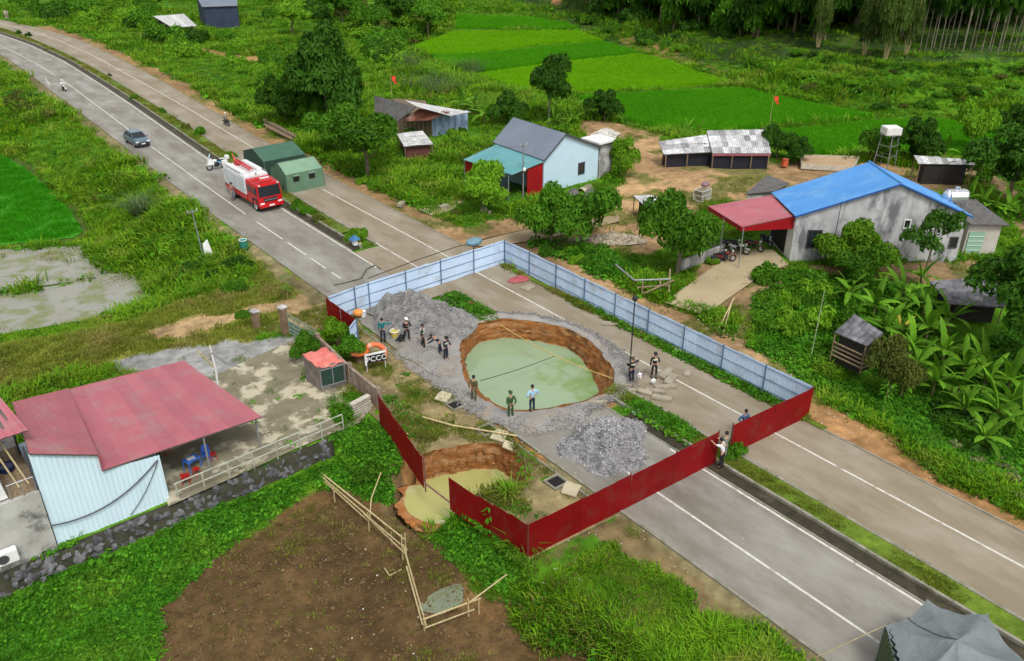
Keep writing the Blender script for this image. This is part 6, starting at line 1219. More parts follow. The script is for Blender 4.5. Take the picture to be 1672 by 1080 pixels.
# ------------------------------------------------------------------ motorcycles
def motorcycle(label, P, rz, body, fairing=None, big=False, group=None, cat='motorcycle'):
    t = thing('motorcycle', label, cat, P, rz, group); s = 1.0   # front towards -Y
    for y_ in (-.62, .62): w_ = MB().torus((0, 0, 0), .25, .05, 'X', 18, 6).build('wheel', M_BLACK, t); w_.location = (0, y_, .30); MB().bar((-.04, 0, 0), (.04, 0, 0), .16, 10).build('rim', M_CHROME, w_)
    MB().tube([(0, -.45, .85), (0, -.1, .55), (0, .35, .55), (0, .62, .32)], .05, 6).build('frame', M_CHAS, t); MB().box((0, .0, .42), (.24, .4, .3)).build('engine', M_CHAS, t, bevel=.03)
    MB().tube([(0, -.62, .30), (0, -.42, .95)], .04, 6).build('fork', M_CHROME, t); MB().ball((0, -.15, .78), (.15, .28, .13)).build('fuel_tank', body, t, smooth=True)
    MB().box((0, .35, .78), (.26, .65, .1)).build('seat', M_BLACK, t, bevel=.04); MB().tube([(-.34, -.35, 1.02), (0, -.43, .98), (.34, -.35, 1.02)], .018, 5).build('handlebar', M_CHAS, t)
    MB().prism([(-.9, .42), (-.8, .58), (-.5, .6), (-.38, .45), (-.5, .55), (-.78, .53)], 0, .13).build('front_fender', body, t); MB().prism([(.2, .6), (.75, .72), (.95, .6), (.8, .55), (.3, .45)], 0, .22).build('rear_cowl', body, t)
    MB().ball((0, -.56, .92), (.1, .08, .1), 8, 5).build('headlight', M_LAMP, t, smooth=True); MB().bar((.13, .2, .32), (.16, .85, .4), .045, 6).build('exhaust', M_CHROME, t)
    if fairing:
        MB().hexa([(-.26, -.75, .5), (.26, -.75, .5), (.28, -.2, .5), (-.28, -.2, .5)], [(-.2, -.66, 1.05), (.2, -.66, 1.05), (.2, -.3, .98), (-.2, -.3, .98)]).build('fairing', M_WHITE, t, bevel=.05)
        MB().hexa([(-.2, -.62, 1.05), (.2, -.62, 1.05), (.2, -.58, 1.05), (-.2, -.58, 1.05)], [(-.13, -.45, 1.42), (.13, -.45, 1.42), (.13, -.42, 1.42), (-.13, -.42, 1.42)]).build('windscreen', mat('pale_blue_screen', (.45, .62, .72), rough=.15), t)
        for sx in (-1, 1): MB().box((sx*.32, .62, .62), (.22, .5, .42)).build('pannier', M_WHITE, t, bevel=.05)
        MB().box((0, .95, .95), (.42, .36, .34)).build('top_case', M_WHITE, t, bevel=.06); MB().box((0, .3, .70), (.5, .5, .08)).build('blue_stripe', mat('police_blue', (.10, .3, .5), rough=.4), t)
    else: MB().tube([(-.05, 0, .32), (-.28, .05, .0)], .02, 4).build('kickstand', M_CHAS, t)
    t.scale = (1.25,)*3 if big else (1, 1, 1); return t
motorcycle('white and light blue police motorcycle parked behind the fire truck', at(355, 277, 0)+Vector((0, 0, .0)), R(-95), M_WHITE, True, True)
M_BIKER = mat('dark_red_bike', (.16, .02, .02), rough=.3); M_BIKEB = mat('black_bike_paint', (.03, .03, .035), rough=.3)
for px, py, rz, m_, lb in ((1206, 414, 20, M_WHITE, 'motorcycle with pale bodywork under the outer edge of the red canopy'), (1194, 408, 35, M_BIKEB, 'black motorcycle at the far left under the red canopy'), (1230, 409, 10, M_BIKER, 'dark red motorcycle under the middle of the red canopy'), (1184, 428, 60, M_BIKER, 'dark red motorcycle parked by the low garden wall'), (1174, 428, 80, M_BIKEB, 'black motorcycle behind the one by the garden wall'), (1250, 400, -20, M_BIKEB, 'dark motorcycle deep in the shade of the red canopy')):
    motorcycle(lb, at(px, py, .02), R(rz), m_)

# ------------------------------------------------------------------ people
SKIN = mat('skin', (.45, .26, .17), rough=.6); HAIR = mat('black_hair', (.012, .011, .011), rough=.5); SHOE = mat('black_shoes', (.02, .02, .02), rough=.5)
PENDING = []
def cloth(nm, c): return mat('cloth_'+nm, c, tuple(v*.8 for v in c), sc=6, rough=.85)
def skinobj(name, V, E, Rr, m, parent, root=0, sub=1):
    me = bpy.data.meshes.new(name); me.from_pydata([tuple(v) for v in V], E, []); me.materials.append(m); ob = inst(name, me, parent)
    md = ob.modifiers.new('skin', 'SKIN'); md.use_smooth_shade = True; md.branch_smoothing = .3
    sv = me.skin_vertices[0].data if me.skin_vertices else None
    if sv is None:
        bm = bmesh.new(); bm.from_mesh(me); bm.verts.layers.skin.verify(); bm.to_mesh(me); bm.free(); sv = me.skin_vertices[0].data
    for i, r_ in enumerate(Rr): sv[i].radius = (r_, r_) if not isinstance(r_, tuple) else r_; sv[i].use_root = (i == root)
    if sub: ob.modifiers.new('sub', 'SUBSURF').levels = sub
    PENDING.append(ob); return ob
def person(label, P, rz, shirt, pants, head='hair', lean=0., armL='down', armR='down', legs=(0, 0), sleeve=1., vest=None, crouch=0., held=None, sc=1.0):
    """front towards +Y"""
    t = thing('person', label, 'person', P, rz); t.scale = (sc,)*3
    cr = crouch; hipz = .92-cr*.42; ml = Matrix.Rotation(-lean, 3, 'X'); hip = Vector((0, -.10*cr, hipz))
    up = lambda x_, y_, z_: hip+ml @ Vector((x_, y_, z_-.92))
    pel, sp, ch, nk, hd0, hd = up(0, 0, .95), up(0, 0, 1.12), up(0, .01, 1.32), up(0, .0, 1.47), up(0, .02, 1.56), up(0, .03, 1.66)
    def arm(s, mode):
        sh = up(s*.20, 0, 1.40)
        if mode == 'down': d = [Vector((s*.06, .0, -.29)), Vector((s*.02, .06, -.26))]
        elif mode == 'back': d = [Vector((s*.08, -.12, -.26)), Vector((-s*.14, -.10, -.18))]
        elif mode == 'out': d = [Vector((s*.24, .10, -.10)), Vector((s*.2, .14, .04))]
        elif mode == 'front': d = [Vector((s*.05, .14, -.24)), Vector((-s*.12, .24, .06))]
        elif mode == 'fold': d = [Vector((s*.07, .10, -.27)), Vector((-s*.24, .12, .10))]
        elif mode == 'up': d = [Vector((s*.08, .26, .02)), Vector((-s*.04, .24, .12))]
        elif mode == 'hip': d = [Vector((s*.20, -.04, -.24)), Vector((-s*.15, .08, -.14))]
        elif mode == 'reach': d = [Vector((s*.04, .26, -.16)), Vector((0, .22, -.12))]
        d = [ml @ v if mode in ('down', 'front', 'fold', 'back', 'hip') and lean < .6 else v for v in d]
        el = sh+d[0]; wr = el+d[1]; return sh, el, wr, d[1].normalized()
    aL = arm(-1, armL); aR = arm(1, armR)
    def leg(s, f):
        h_ = hip+Vector((s*.10, 0, 0)); fo = Vector((s*(.12+abs(f)*.25), f*.5, .0)); an = Vector((fo.x, fo.y-.02, .09)); kn = (h_+an)/2+Vector((0, .05+cr*.28, .02)); return h_, kn, an, fo+Vector((0, .16, .045))
    lL = leg(-1, legs[0]); lR = leg(1, legs[1])
    V = [pel, sp, ch, nk, hd0, hd, hd+ml @ Vector((0, .0, .08))]; E = [(0, 1), (1, 2), (2, 3), (3, 4), (4, 5), (5, 6)]; Rr = [(.14, .10), (.125, .095), (.15, .10), .055, .065, .092, .07]
    for a in (aL, aR): n = len(V); V += [a[0], a[1], a[2], a[2]+a[3]*.08]; E += [(2, n), (n, n+1), (n+1, n+2), (n+2, n+3)]; Rr += [.06, .045, .032, .036]
    for l_ in (lL, lR): n = len(V); V += list(l_); E += [(0, n), (n, n+1), (n+1, n+2), (n+2, n+3)]; Rr += [.088, .062, .042, .035]
    body = skinobj('body', V, E, Rr, SKIN, t)
    # face and hands
    fw = ml @ Vector((0, 1, 0)); g = MB(); g.ball(hd+fw*.095+Vector((0, 0, -.005)), (.014, .02, .02), 6, 4); [g.ball(hd+Vector((s*.092, 0, -.005)), (.014, .02, .028), 6, 4) for s in (-1, 1)]; g.build('nose_and_ears', SKIN, t, smooth=True)
    g = MB(); [g.ball(hd+fw*.083+Vector((s*.034, 0, .02)), (.011, .008, .008), 6, 4) for s in (-1, 1)]; g.build('eyes', HAIR, t); MB().box(hd+fw*.086+Vector((0, 0, -.045)), (.045, .012, .01)).build('mouth', cloth('lips', (.25, .09, .07)), t)
    for a in (aL, aR):
        g = MB(); d_ = a[3]; u = d_.orthogonal().normalized(); v = d_.cross(u); p0 = a[2]+d_*.09
        for k_, (o_, ln) in enumerate(((-.027, .062), (-.009, .075), (.009, .07), (.027, .055))): g.tube([p0+u*o_, p0+u*o_+d_*ln*.55+v*.006, p0+u*o_+d_*ln*.9+v*.03], [.0095, .009, .007], 5)
        g.tube([a[2]+d_*.03+u*.03, a[2]+d_*.07+u*.055+v*.01, a[2]+d_*.10+u*.055+v*.025], [.011, .01, .008], 5); g.build('fingers', SKIN, t)
    V = [up(0, 0, .90), sp, ch, up(0, 0, 1.43)]; E = [(0, 1), (1, 2), (2, 3)]; Rr = [(.165, .125), (.148, .118), (.172, .122), .085]
    for a in (aL, aR):
        e_ = a[1].lerp(a[2], .9) if sleeve > .6 else a[1].lerp(a[0], .15); n = len(V)
        if sleeve > .6: V += [a[0], a[1], e_]; E += [(2, n), (n, n+1), (n+1, n+2)]; Rr += [.078, .060, .048]
        else: V += [a[0], e_]; E += [(2, n), (n, n+1)]; Rr += [.080, .068]
    skinobj('shirt', V, E, Rr, shirt, t)
    V = [hip+Vector((0, 0, .06)), hip]; E = [(0, 1)]; Rr = [(.16, .122), (.155, .12)]
    for l_ in (lL, lR): n = len(V); V += [l_[0], l_[1], l_[2]+Vector((0, 0, .0))]; E += [(1, n), (n, n+1), (n+1, n+2)]; Rr += [.102, .078, .062]
    skinobj('trousers', V, E, Rr, pants, t, root=1)
    for l_ in (lL, lR): MB().box((l_[2].x, l_[2].y+.06, .05), (.10, .28, .10)).build('shoe', SHOE, t, bevel=.03)
    if head == 'hair': MB().ball(hd+Vector((0, -.015, .03)), (.103, .112, .108), 12, 7).build('hair', HAIR, t, smooth=True); 
    else:
        MB().ball(hd+Vector((0, -.005, .055)), (.125, .14, .10), 12, 7).build('cap', head, t, smooth=True); MB().box(hd+fw*.14+Vector((0, 0, .05)), (.15, .12, .015)).build('visor', head, t)
    if vest:
        for z_ in ((1.16, 1.36) if vest == 'two' else (1.30,)):
            g = MB(); c_ = up(0, 0.005, z_); n_ = 20; pr_ = [(c_+ml @ Vector((.20*math.cos(2*PI*i/n_), .155*math.sin(2*PI*i/n_), -.025))) for i in range(n_)]; g.hexa(pr_, [p_+ml @ Vector((0, 0, .06)) for p_ in pr_]); g.build('reflective_band', MATS['reflective_tape'], t)
    return t
mat('reflective_tape', (.62, .66, .50), rough=.4)
C_BLK = cloth('black', (.018, .018, .02)); C_NAVY = cloth('navy', (.02, .025, .05)); C_TEAL = cloth('teal', (.01, .16, .17)); C_OLV = cloth('olive', (.10, .085, .035)); C_GRN = cloth('army_green', (.03, .085, .03)); C_LB = cloth('light_blue', (.34, .55, .72)); C_WH = cloth('white', (.72, .74, .76)); C_GY = cloth('grey_green', (.20, .21, .17)); C_WHC = cloth('white_cap', (.78, .78, .75)); C_DG = cloth('dark_green_cap', (.03, .07, .03))
def gz(px, py, z=.04): return at(px, py, z)
person('person in teal shirt and dark trousers reaching out an arm', gz(626, 558), R(-45), C_TEAL, C_NAVY, armR='out', armL='down', legs=(0, 0))
person('person in black with white cap and folded arms below the gravel heap', gz(665, 557), R(175), C_BLK, C_BLK, C_WHC, armL='fold', armR='fold', legs=(.1, -.25))
person('person in black jacket with pale stripes and hands on the waist', gz(691, 568), R(230), C_BLK, C_BLK, 'hair', armL='hip', armR='hip', legs=(-.2, .25), vest='two')
person('person in dark blue bending down to the left beside the big sinkhole', gz(719, 578), R(60), C_NAVY, C_NAVY, 'hair', lean=.85, armL='reach', armR='reach', legs=(.1, -.2))
person('person in dark uniform with reflective jacket right in front of the bending person', gz(728, 588), R(190), C_NAVY, C_NAVY, C_BLK, armL='front', armR='front', vest='one', lean=.12)
person('person in olive brown uniform with hands behind the back at the lower left sinkhole rim', gz(774, 655), R(-60), C_OLV, C_OLV, 'hair', armL='back', armR='back', legs=(.05, -.05))
person('person in green army uniform and cap looking over the sinkhole', gz(834, 682), R(-15), C_GRN, C_GRN, C_DG, armL='back', armR='back')
person('person in light blue shirt and dark trousers at the lower sinkhole rim', gz(869, 671), R(-10), C_LB, C_NAVY, 'hair', armL='hip', armR='hip', legs=(0, .1))
person('firefighter with reflective band standing under the black lamp post', gz(1031, 624), R(-10), C_BLK, C_NAVY, C_OLV, armL='front', armR='out', vest='one')
person('person in black with dark cap and pale straps right of the lamp post', gz(1067, 616), R(150), C_BLK, C_BLK, C_BLK, armL='front', armR='down', vest='one', legs=(.1, -.05))
person('person in blue shirt standing inside the red fence near the far white line', gz(1212, 712), R(165), cloth('blue', (.06, .13, .28)), C_NAVY, 'hair', armL='down', armR='hip')
XP = at(1188, 742, 0)
person('person in white shirt leaning arms over the red fence from outside', Vector((31.15, 21.35, .08)), R(15), C_WH, C_BLK, 'hair', armL='up', armR='up', sleeve=.4, lean=.2, sc=1.03)
person('person in grey green clothes standing in the gap of the red fence', Vector((31.85, 21.75, .06)), R(-10), C_GY, C_GY, 'hair', armL='down', armR='front')
person('person in reddish top standing at the rear of the fire truck', at(381, 327, 0), R(200), cloth('dusty_pink', (.35, .16, .15)), cloth('grey_trousers', (.2, .22, .24)), C_BLK, armL='down', armR='down')
def rider(label, P, rz, shirt, m_, cap):
    t = motorcycle('motorcycle ridden by the '+label, P, rz, m_); 
    d = Matrix.Rotation(rz, 3, 'Z') @ Vector((0, .18, 0))
    person(label, Vector(P)+d+Vector((0, 0, .02)), rz+PI, shirt, C_BLK, cap, crouch=.35, armL='reach', armR='reach', lean=.15)
rider('rider in white on the near carriageway at upper left', at(105, 149, 0), R(5), C_WH, M_WHITE, C_WHC)
rider('rider in grey on the far carriageway with a white helmet', at(370, 205, 0), R(185), C_GY, M_BIKEB, C_WHC)

# ------------------------------------------------------------------ piles, slabs, small things
def pile(label, C, rx_, ry_, h_, rz, seed, m=M_GRAVEL, peaks=((0, 0, 1),), bump=.16, nst=1500, sz=(.03, .10), name='gravel_pile'):
    t = thing(name, label, 'gravel pile', (C[0], C[1], 0), rz); K, N_ = 34, 84; V = []
    for k in range(K+1):
        for i in range(N_):
            a = 2*PI*i/N_; q_ = k/K; e = 1+.12*math.sin(3*a+seed)+.08*math.sin(5*a+seed*2); x_ = rx_*q_*math.cos(a)*e; y_ = ry_*q_*math.sin(a)*e
            z_ = h_*max(0, (1-q_**1.25))
            for px_, py_, w_ in peaks: z_ += h_*w_*.35*math.exp(-((x_-px_)**2+(y_-py_)**2)/1.1)*(1-q_)
            V.append((x_, y_, z_))
    V = np.array(V); amp = np.clip(V[:, 2]/.25, 0, 1); V[:, 2] += amp*(bump*fbm(V[:, 0], V[:, 1], .9, seed)+bump*.55*fbm(V[:, 0], V[:, 1], .3, seed+3)); V[:, 2] = np.maximum(V[:, 2], -.02)
    Fq = [(k*N_+i, (k+1)*N_+i, (k+1)*N_+(i+1) % N_, k*N_+(i+1) % N_) for k in range(K) for i in range(N_)]; inst('heap', npmesh('heap', V, Fq, m), t)
    idx = RNG.integers(0, len(V), nst); pts = V[idx]+RNG.normal(0, .07, (nst, 3))*np.array([1, 1, .15]); pts[:, 2] = np.maximum(pts[:, 2], .02)
    scatter('stones', pts, rocks(m, 5, seed), parent=t, sc=RNG.uniform(*sz, nst)*RNG.uniform(.6, 1.2, nst)); return t
M_GR2 = mat('light_crushed_stone', (.42, .41, .41), (.21, .21, .22), sc=3.5, rough=.95, bump=1.5, bsc=8, rnd=.4)
M_GR1 = mat('grey_crushed_stone', (.34, .335, .32), (.18, .175, .17), sc=1.6, rough=.95, bump=1.5, bsc=8, rnd=.3)
pile('large heap of grey crushed stone at the far left corner of the site', at(682, 520, 0), 4.6, 2.9, 1.55, R(100), 3, M_GR1, ((-1.2, .2, .8), (1.5, -.3, .6)), bump=.3, nst=6000, sz=(.02, .07))
pile('rough heap of light grey rubble near the red fence', at(992, 728, 0), 2.75, 2.2, 1.25, R(20), 8, M_GR2, ((.6, .2, .8), (-.8, 0, .6)), bump=.26, nst=7000, sz=(.02, .075))
pile('small heap of dark sand by the light blue gable', at(965, 322, 0), 1.5, 1.1, .7, 0, 5, mat('dark_sand', (.15, .14, .14), (.1, .095, .095), sc=2, rough=.95, bump=.5), nst=120, name='sand_pile')
pile('low heap of gravel against the light blue gable wall', at(935, 318, 0), 1.3, .8, .4, .3, 6, MATS['dark_sand'], nst=120, name='sand_pile')
tt = at(1000, 400, 0)
pile('heap of pale rubble stones left of the dense round tree', at(1000, 392, 0), 3.2, 1.1, .45, R(-40), 11, mat('pale_rubble', (.42, .37, .28), (.25, .2, .14), sc=2, rough=.9, rnd=.3), nst=900, sz=(.06, .2), name='rubble_pile')
pile('white rubble heap behind the light blue house', at(985, 222, 0), 2.6, 1.5, .6, .3, 12, mat('white_rubble', (.6, .58, .54), (.4, .38, .34), sc=2, rough=.9, rnd=.2), nst=500, sz=(.1, .28), name='rubble_pile')
# broken slabs lifted from the road
M_SLAB = mat('broken_slab', (.36, .32, .24), (.24, .21, .155), sc=2, rough=.9, bump=.4)
def slabpiece(name, label, px, py, w_, d_, h_, rz, tilt=(0, 0), z=0., m=M_SLAB, group=None, seed=0, cat='slab'):
    rg_ = random.Random(seed+int(px)); pr_ = [(-w_/2, -d_/2), (0, -d_/2*rg_.uniform(.9, 1.05)), (w_/2*rg_.uniform(.9, 1.05), -d_/2*rg_.uniform(.8, 1)), (w_/2, d_/2*rg_.uniform(.8, 1)), (w_*.1, d_/2), (-w_/2*rg_.uniform(.85, 1), d_/2*rg_.uniform(.8, 1))]
    ob = MB().prism(pr_, 2, h_).build(name, m, bevel=.015); ob.location = at(px, py, 0)+Vector((0, 0, z+h_/2)); ob.rotation_euler = (tilt[0], tilt[1], R(rz)); return tag(ob, label, cat, group)
for px, py, w_, d_, rz, tl, lb in ((1088, 612, 1.5, .5, 15, (0, .05), 'broken concrete slab nearest the white line, topmost of the group'), (1095, 622, 1.3, .55, 20, (.05, 0), 'broken concrete slab on the white line under the topmost one'), (1086, 634, 1.35, .35, -30, (0, .0), 'narrow broken slab between the crossed ones'), (1070, 641, 1.25, .4, -58, (0, -.03), 'broken slab carrying the small white block'), (1080, 652, 1.2, .45, -55, (0, .04), 'lowest broken slab of the group on the far carriageway'), (1053, 643, .9, .35, -60, (.2, .1), 'reddish broken slab tipped at the edge of the median'), (1021, 632, .7, .18, -40, (0, 0), 'small pale kerb stone below the lamp post'), (1034, 640, .6, .2, -40, (0, 0), 'small pale kerb stone second below the lamp post')):
    slabpiece('broken_slab', lb, px, py, w_, d_, .17, rz, tl, .02)
slabpiece('white_block', 'small white block on a broken slab', 1066, 629, .3, .22, .18, 10, z=.2, m=M_WHITE, cat='block'); slabpiece('white_bag', 'small white bag beside the firefighter', 1044, 618, .22, .22, .34, 10, m=M_WHITE, cat='bag')
def cover(px, py, label, hole_px=None, hl=None, rz=0, s=.85, z=.08, tilt=(.06, 0)):
    slabpiece('manhole_cover', label, px, py, s*1.2, s, .09, rz, tilt, z, MATS.get('pale_cover') or mat('pale_cover', (.50, .44, .30), (.40, .35, .24), sc=2, rough=.85), cat='manhole cover')
    if hole_px:
        t = thing('manhole', hl, 'manhole', at(*hole_px, .05)); g = MB()
        for a, b, c_, d_ in ((0, .42, 1.0, .12), (0, -.42, 1.0, .12), (.44, 0, .12, .72), (-.44, 0, .12, .72)): g.box((a, b, .03), (c_, d_, .12))
        g.build('rim', M_KERB, t); MB().box((0, 0, .0), (.76, .72, .03)).build('opening', M_DARK, t)
cover(724, 651, 'pale square cover beside the open manhole near the olive person', (744, 662), 'open square manhole near the person in olive', 30)
cover(816, 714, 'pale cover slid off the manhole under the bamboo pole', (795, 703), 'open manhole crossed by a bamboo pole', 30); slabpiece('manhole_cover', 'tilted second cover below the bamboo pole', 830, 730, .7, .6, .09, 40, (.3, 0), .05, MATS['pale_cover'], cat='manhole cover')
cover(932, 802, 'pale cover on the verge nearest the red fence', (908, 788), 'open manhole nearest the red fence', 30)
cover(1116, 573, 'bright white slab over the pit by the blue fence', (1124, 581), 'open pit under the white slab by the blue fence', 20, 1.1, .14)
slabpiece('concrete_block', 'grey slab behind the red cloth heap by the blue fence', 862, 471, 1.1, .8, .12, 10); slabpiece('concrete_block', 'pale fallen slab on the grass under the blue fence', 1010, 530, 2.4, .5, .1, -42, z=.03); slabpiece('concrete_block', 'pale slab lying right of the lamp post by the blue fence', 1056, 540, 1.4, .5, .1, -5, z=.05)
slabpiece('concrete_block', 'white kerb stone at the upper left rim of the sinkhole', 739, 516, 1.4, .25, .12, -50, m=M_WHITE); slabpiece('concrete_block', 'pale kerb stone left at the lower edge of the sinkhole', 976, 660, 1.1, .3, .2, -40); slabpiece('concrete_block', 'small slab at the median near the blue plastic bag', 1122, 610, .8, .4, .1, 30)
# red cloths
def clothheap(label, px, py, s, m, seed, rz=0, h_=.35, name='cloth_heap'):
    V = []; K = 14; 
    for i in range(K+1):
        for j in range(K+1):
            u, v = i/K*2-1, j/K*2-1; r_ = max(abs(u), abs(v)); V.append((u*s*(1+.15*math.sin(v*4+seed)), v*s*.55*(1+.2*math.sin(u*3+seed)), h_*(1-r_**1.5)*(.7+.3*math.sin(u*5+seed)*math.cos(v*4))+.02))
    ob = MB().add(V, [(i*(K+1)+j, (i+1)*(K+1)+j, (i+1)*(K+1)+j+1, i*(K+1)+j+1) for i in range(K) for j in range(K)]).build(name, m, smooth=True); ob.location = at(px, py, .04); ob.rotation_euler = (0, 0, R(rz)); return tag(ob, label, 'tarpaulin')
M_PINK = mat('faded_pink_tarp', (.38, .09, .10), (.28, .06, .07), sc=2, rough=.75)
clothheap('crumpled red tarpaulin on the road inside the far corner of the blue fence', 847, 457, .85, M_PINK, 1, -10); clothheap('small crumpled red tarpaulin at the edge of the median near the sinkhole', 771, 498, .5, M_PINK, 4, -70)
clothheap('light blue plastic bag on the median beside the rubble heap', 1042, 672, .42, mat('light_blue_plastic', (.45, .62, .68), rough=.4), 2, 10, .2)
clothheap('black sack behind the person with the white cap', 655, 553, .45, C_BLK, 3, 40, .45)
# yellow basket / orange things
t = thing('yellow_bucket', 'yellow bucket between the teal shirt and white cap persons', 'bucket', at(645, 551, .04)); MB().bar((0, 0, 0), (0, 0, .5), .24, 14, .32).build('bucket_body', mat('yellow_plastic', (.6, .5, .12), rough=.5), t); MB().torus((0, 0, .5), .32, .03).build('rim', M_WHITE, t)
t = thing('orange_bucket', 'orange round buoy by the far left corner of the fence', 'buoy', at(585, 513, .25)); MB().ball((0, 0, .1), (.38, .38, .28), 14, 8).build('buoy_body', mat('orange_plastic', (.75, .30, .06), rough=.4), t, smooth=True)
t = thing('white_bucket', 'white bucket beside the orange buoy', 'bucket', at(593, 517, .02)); MB().bar((0, 0, 0), (0, 0, .42), .2, 12, .25).build('bucket_body', M_WHITE, t); MB().torus((0, 0, .42), .25, .02).build('rim', M_STEEL, t)
# lifebuoys and sign
M_BUOY = mat('orange_buoy', (.72, .16, .04), (.6, .10, .03), sc=1.5, rough=.5, c3=(.75, .45, .30), s3=1.2, t3=.58)
pb = at(614, 592, 0); t = thing('lifebuoy', 'large orange ring buoy standing behind the black and white board', 'lifebuoy', (pb.x, pb.y, .35), R(-35)); MB().torus((0, 0, .35), .62, .17, 'Y', 28, 8).build('ring', M_BUOY, t, smooth=True)
for a in range(4): 
    g = MB(); an_ = a*PI/2+.5; g.torus((0, 0, 0), .185, .012, 'Z', 12, 4); ob = g.build('band', M_WHITE, t); ob.location = (.62*math.cos(an_), 0, .35+.62*math.sin(an_)); ob.rotation_euler = (0, -an_, 0)
pb = at(588, 592, 0); t = thing('lifebuoy', 'flat orange ring tube lying left of the board', 'lifebuoy', (pb.x, pb.y, .9), R(10)); MB().torus((0, 0, 0), .52, .19, 'Z', 26, 8).build('ring', M_BUOY, t, smooth=True); MB().box((0, 0, -.55), (.5, .5, .8)).build('support_crate', M_WOOD, t); MB().box((-.5, 0, .18), (.2, .16, .2)).build('white_tag', M_WHITE, t)
pb = at(615, 606, .0); sg = thing('notice_board', 'white framed black board with white characters in front of the ring buoy', 'sign', (pb.x, pb.y, 0), R(-14))
MB().box((0, 0, .95), (1.25, .04, .62)).build('board', M_BLACK, sg); 
g = MB(); g.box((0, -.01, 1.29), (1.35, .06, .12)); g.box((-.64, -.01, .92), (.12, .06, .72)); g.build('frame', M_WHITE, sg)
MB().bar((-.6, 0, 0), (-.6, 0, .6), .025, 4).build('post', M_WHITE, sg); MB().bar((.6, 0, 0), (.6, 0, .65), .025, 4).build('post', M_WHITE, sg)
fc = bpy.data.curves.new('lettering', 'FONT'); fc.body = 'PCCC'; fc.size = .5; fc.extrude = .008; fc.align_x = 'CENTER'; fc.align_y = 'CENTER'; fo = bpy.data.objects.new('lettering', fc); COL.objects.link(fo); fo.rotation_euler = (R(90), 0, 0); fc.materials.append(M_WHITE)
bpy.context.view_layer.update(); lm = bpy.data.meshes.new_from_object(fo.evaluated_get(bpy.context.evaluated_depsgraph_get())); bpy.data.objects.remove(fo); lo = inst('lettering', lm, sg, (.05, -.035, .92), (R(90), 0, 0))
# plastic table, chairs and stools under the roof
M_PB = mat('blue_plastic', (.06, .17, .62), rough=.35); M_PR = mat('red_plastic', (.45, .02, .02), rough=.35)
p_ = at(315, 765, 0); t = thing('plastic_table', 'blue plastic table under the edge of the big red roof', 'table', p_, R(20)); MB().box((0, 0, .62), (.8, .6, .05)).build('table_top', M_PB, t, bevel=.02); [MB().bar((x_*.33, y_*.24, .6), (x_*.36, y_*.27, 0), .03, 6).build('leg', M_PB, t) for x_ in (-1, 1) for y_ in (-1, 1)]
tr_ = MB().box((0, 0, .02), (.4, .25, .04)).build('tray', M_WHITE); tr_.location = p_+Vector((0, 0, .65)); tag(tr_, 'small white tray on the blue plastic table', 'tray')
def chair(label, px, py, rz, m):
    t = thing('plastic_chair', label, 'chair', at(px, py, 0), R(rz)); MB().box((0, 0, .42), (.42, .42, .04)).build('seat', m, t, bevel=.01); MB().hexa([(-.2, .18, .45), (.2, .18, .45), (.2, .22, .45), (-.2, .22, .45)], [(-.18, .26, .85), (.18, .26, .85), (.18, .29, .85), (-.18, .29, .85)]).build('backrest', m, t)
    for x_ in (-1, 1):
        for y_ in (-1, 1): MB().bar((x_*.17, y_*.17, .41), (x_*.2, y_*.2, 0), .022, 5).build('leg', m, t)
        MB().tube([(x_*.2, .2, .7), (x_*.22, -.15, .66), (x_*.2, -.18, .42)], .02, 5).build('armrest', m, t)
def stool(label, px, py, m, rz=0):
    t = thing('plastic_stool', label, 'stool', at(px, py, 0), R(rz)); MB().box((0, 0, .42), (.3, .3, .04)).build('seat', m, t, bevel=.01)
    for x_ in (-1, 1):
        for y_ in (-1, 1): MB().bar((x_*.12, y_*.12, .41), (x_*.17, y_*.17, 0), .022, 5).build('leg', m, t)
chair('blue plastic armchair right of the blue table', 338, 752, -20, M_PB); stool('red plastic stool beside the blue armchair', 349, 751, M_PR); stool('red plastic stool tucked at the near side of the blue table', 322, 776, M_PR, 20); chair('red plastic chair nearest the railing', 305, 790, 160, M_PR); stool('red plastic stool half hidden under the roof edge', 275, 742, M_PR, 10)
# lamp post etc
t = thing('lamp_post', 'tall thin post with round black lamp head inside the blue fence', 'lamp post', at(1027, 618, 0)); MB().bar((0, 0, 0), (0, 0, 5.5), .05, 6, .04).build('pole', M_CHAS, t); MB().ball((0, 0, 5.55), (.17, .17, .2), 12, 8).build('lamp_head', M_CHAS, t, smooth=True); MB().box((0, 0, .04), (.4, .4, .08)).build('base', M_CONC, t)
t = thing('lamp_post', 'short post with a blue-grey covered lamp head at the far blue fence', 'lamp post', at(774, 434, 0)); MB().bar((0, 0, 0), (0, 0, 1.8), .05, 6).build('pole', M_BLUEP, t); MB().ball((.05, 0, 2.05), (.75, .5, .32), 14, 8).build('lamp_head', mat('blue_grey_cover', (.10, .20, .26), (.16, .28, .34), sc=3, rough=.5), t, smooth=True); MB().box((0, 0, .03), (.3, .3, .06)).build('base', M_CONC, t)
def utility(px, py, hh, lab, base=True, m=M_STEEL, r=.09):
    t = thing('utility_pole', lab, 'pole', G(px, py)); MB().bar((0, 0, -.3), (0, 0, hh), r, 8, r*.6).build('pole', m, t); MB().box((0, 0, hh-.25), (.9, .06, .08)).build('cross_arm', m, t); [MB().bar((x_, 0, hh-.2), (x_, 0, hh-.05), .03, 6).build('insulator', M_WHITE, t) for x_ in (-.4, 0, .4)]; return t
utility(854, 326, 5.6, 'grey concrete pole at the front corner of the teal veranda')
wp_ = utility(334, 428, 4.8, 'leaning pale pole above the left bank', r=.07); wp_.rotation_euler = (0, R(-3), 0)
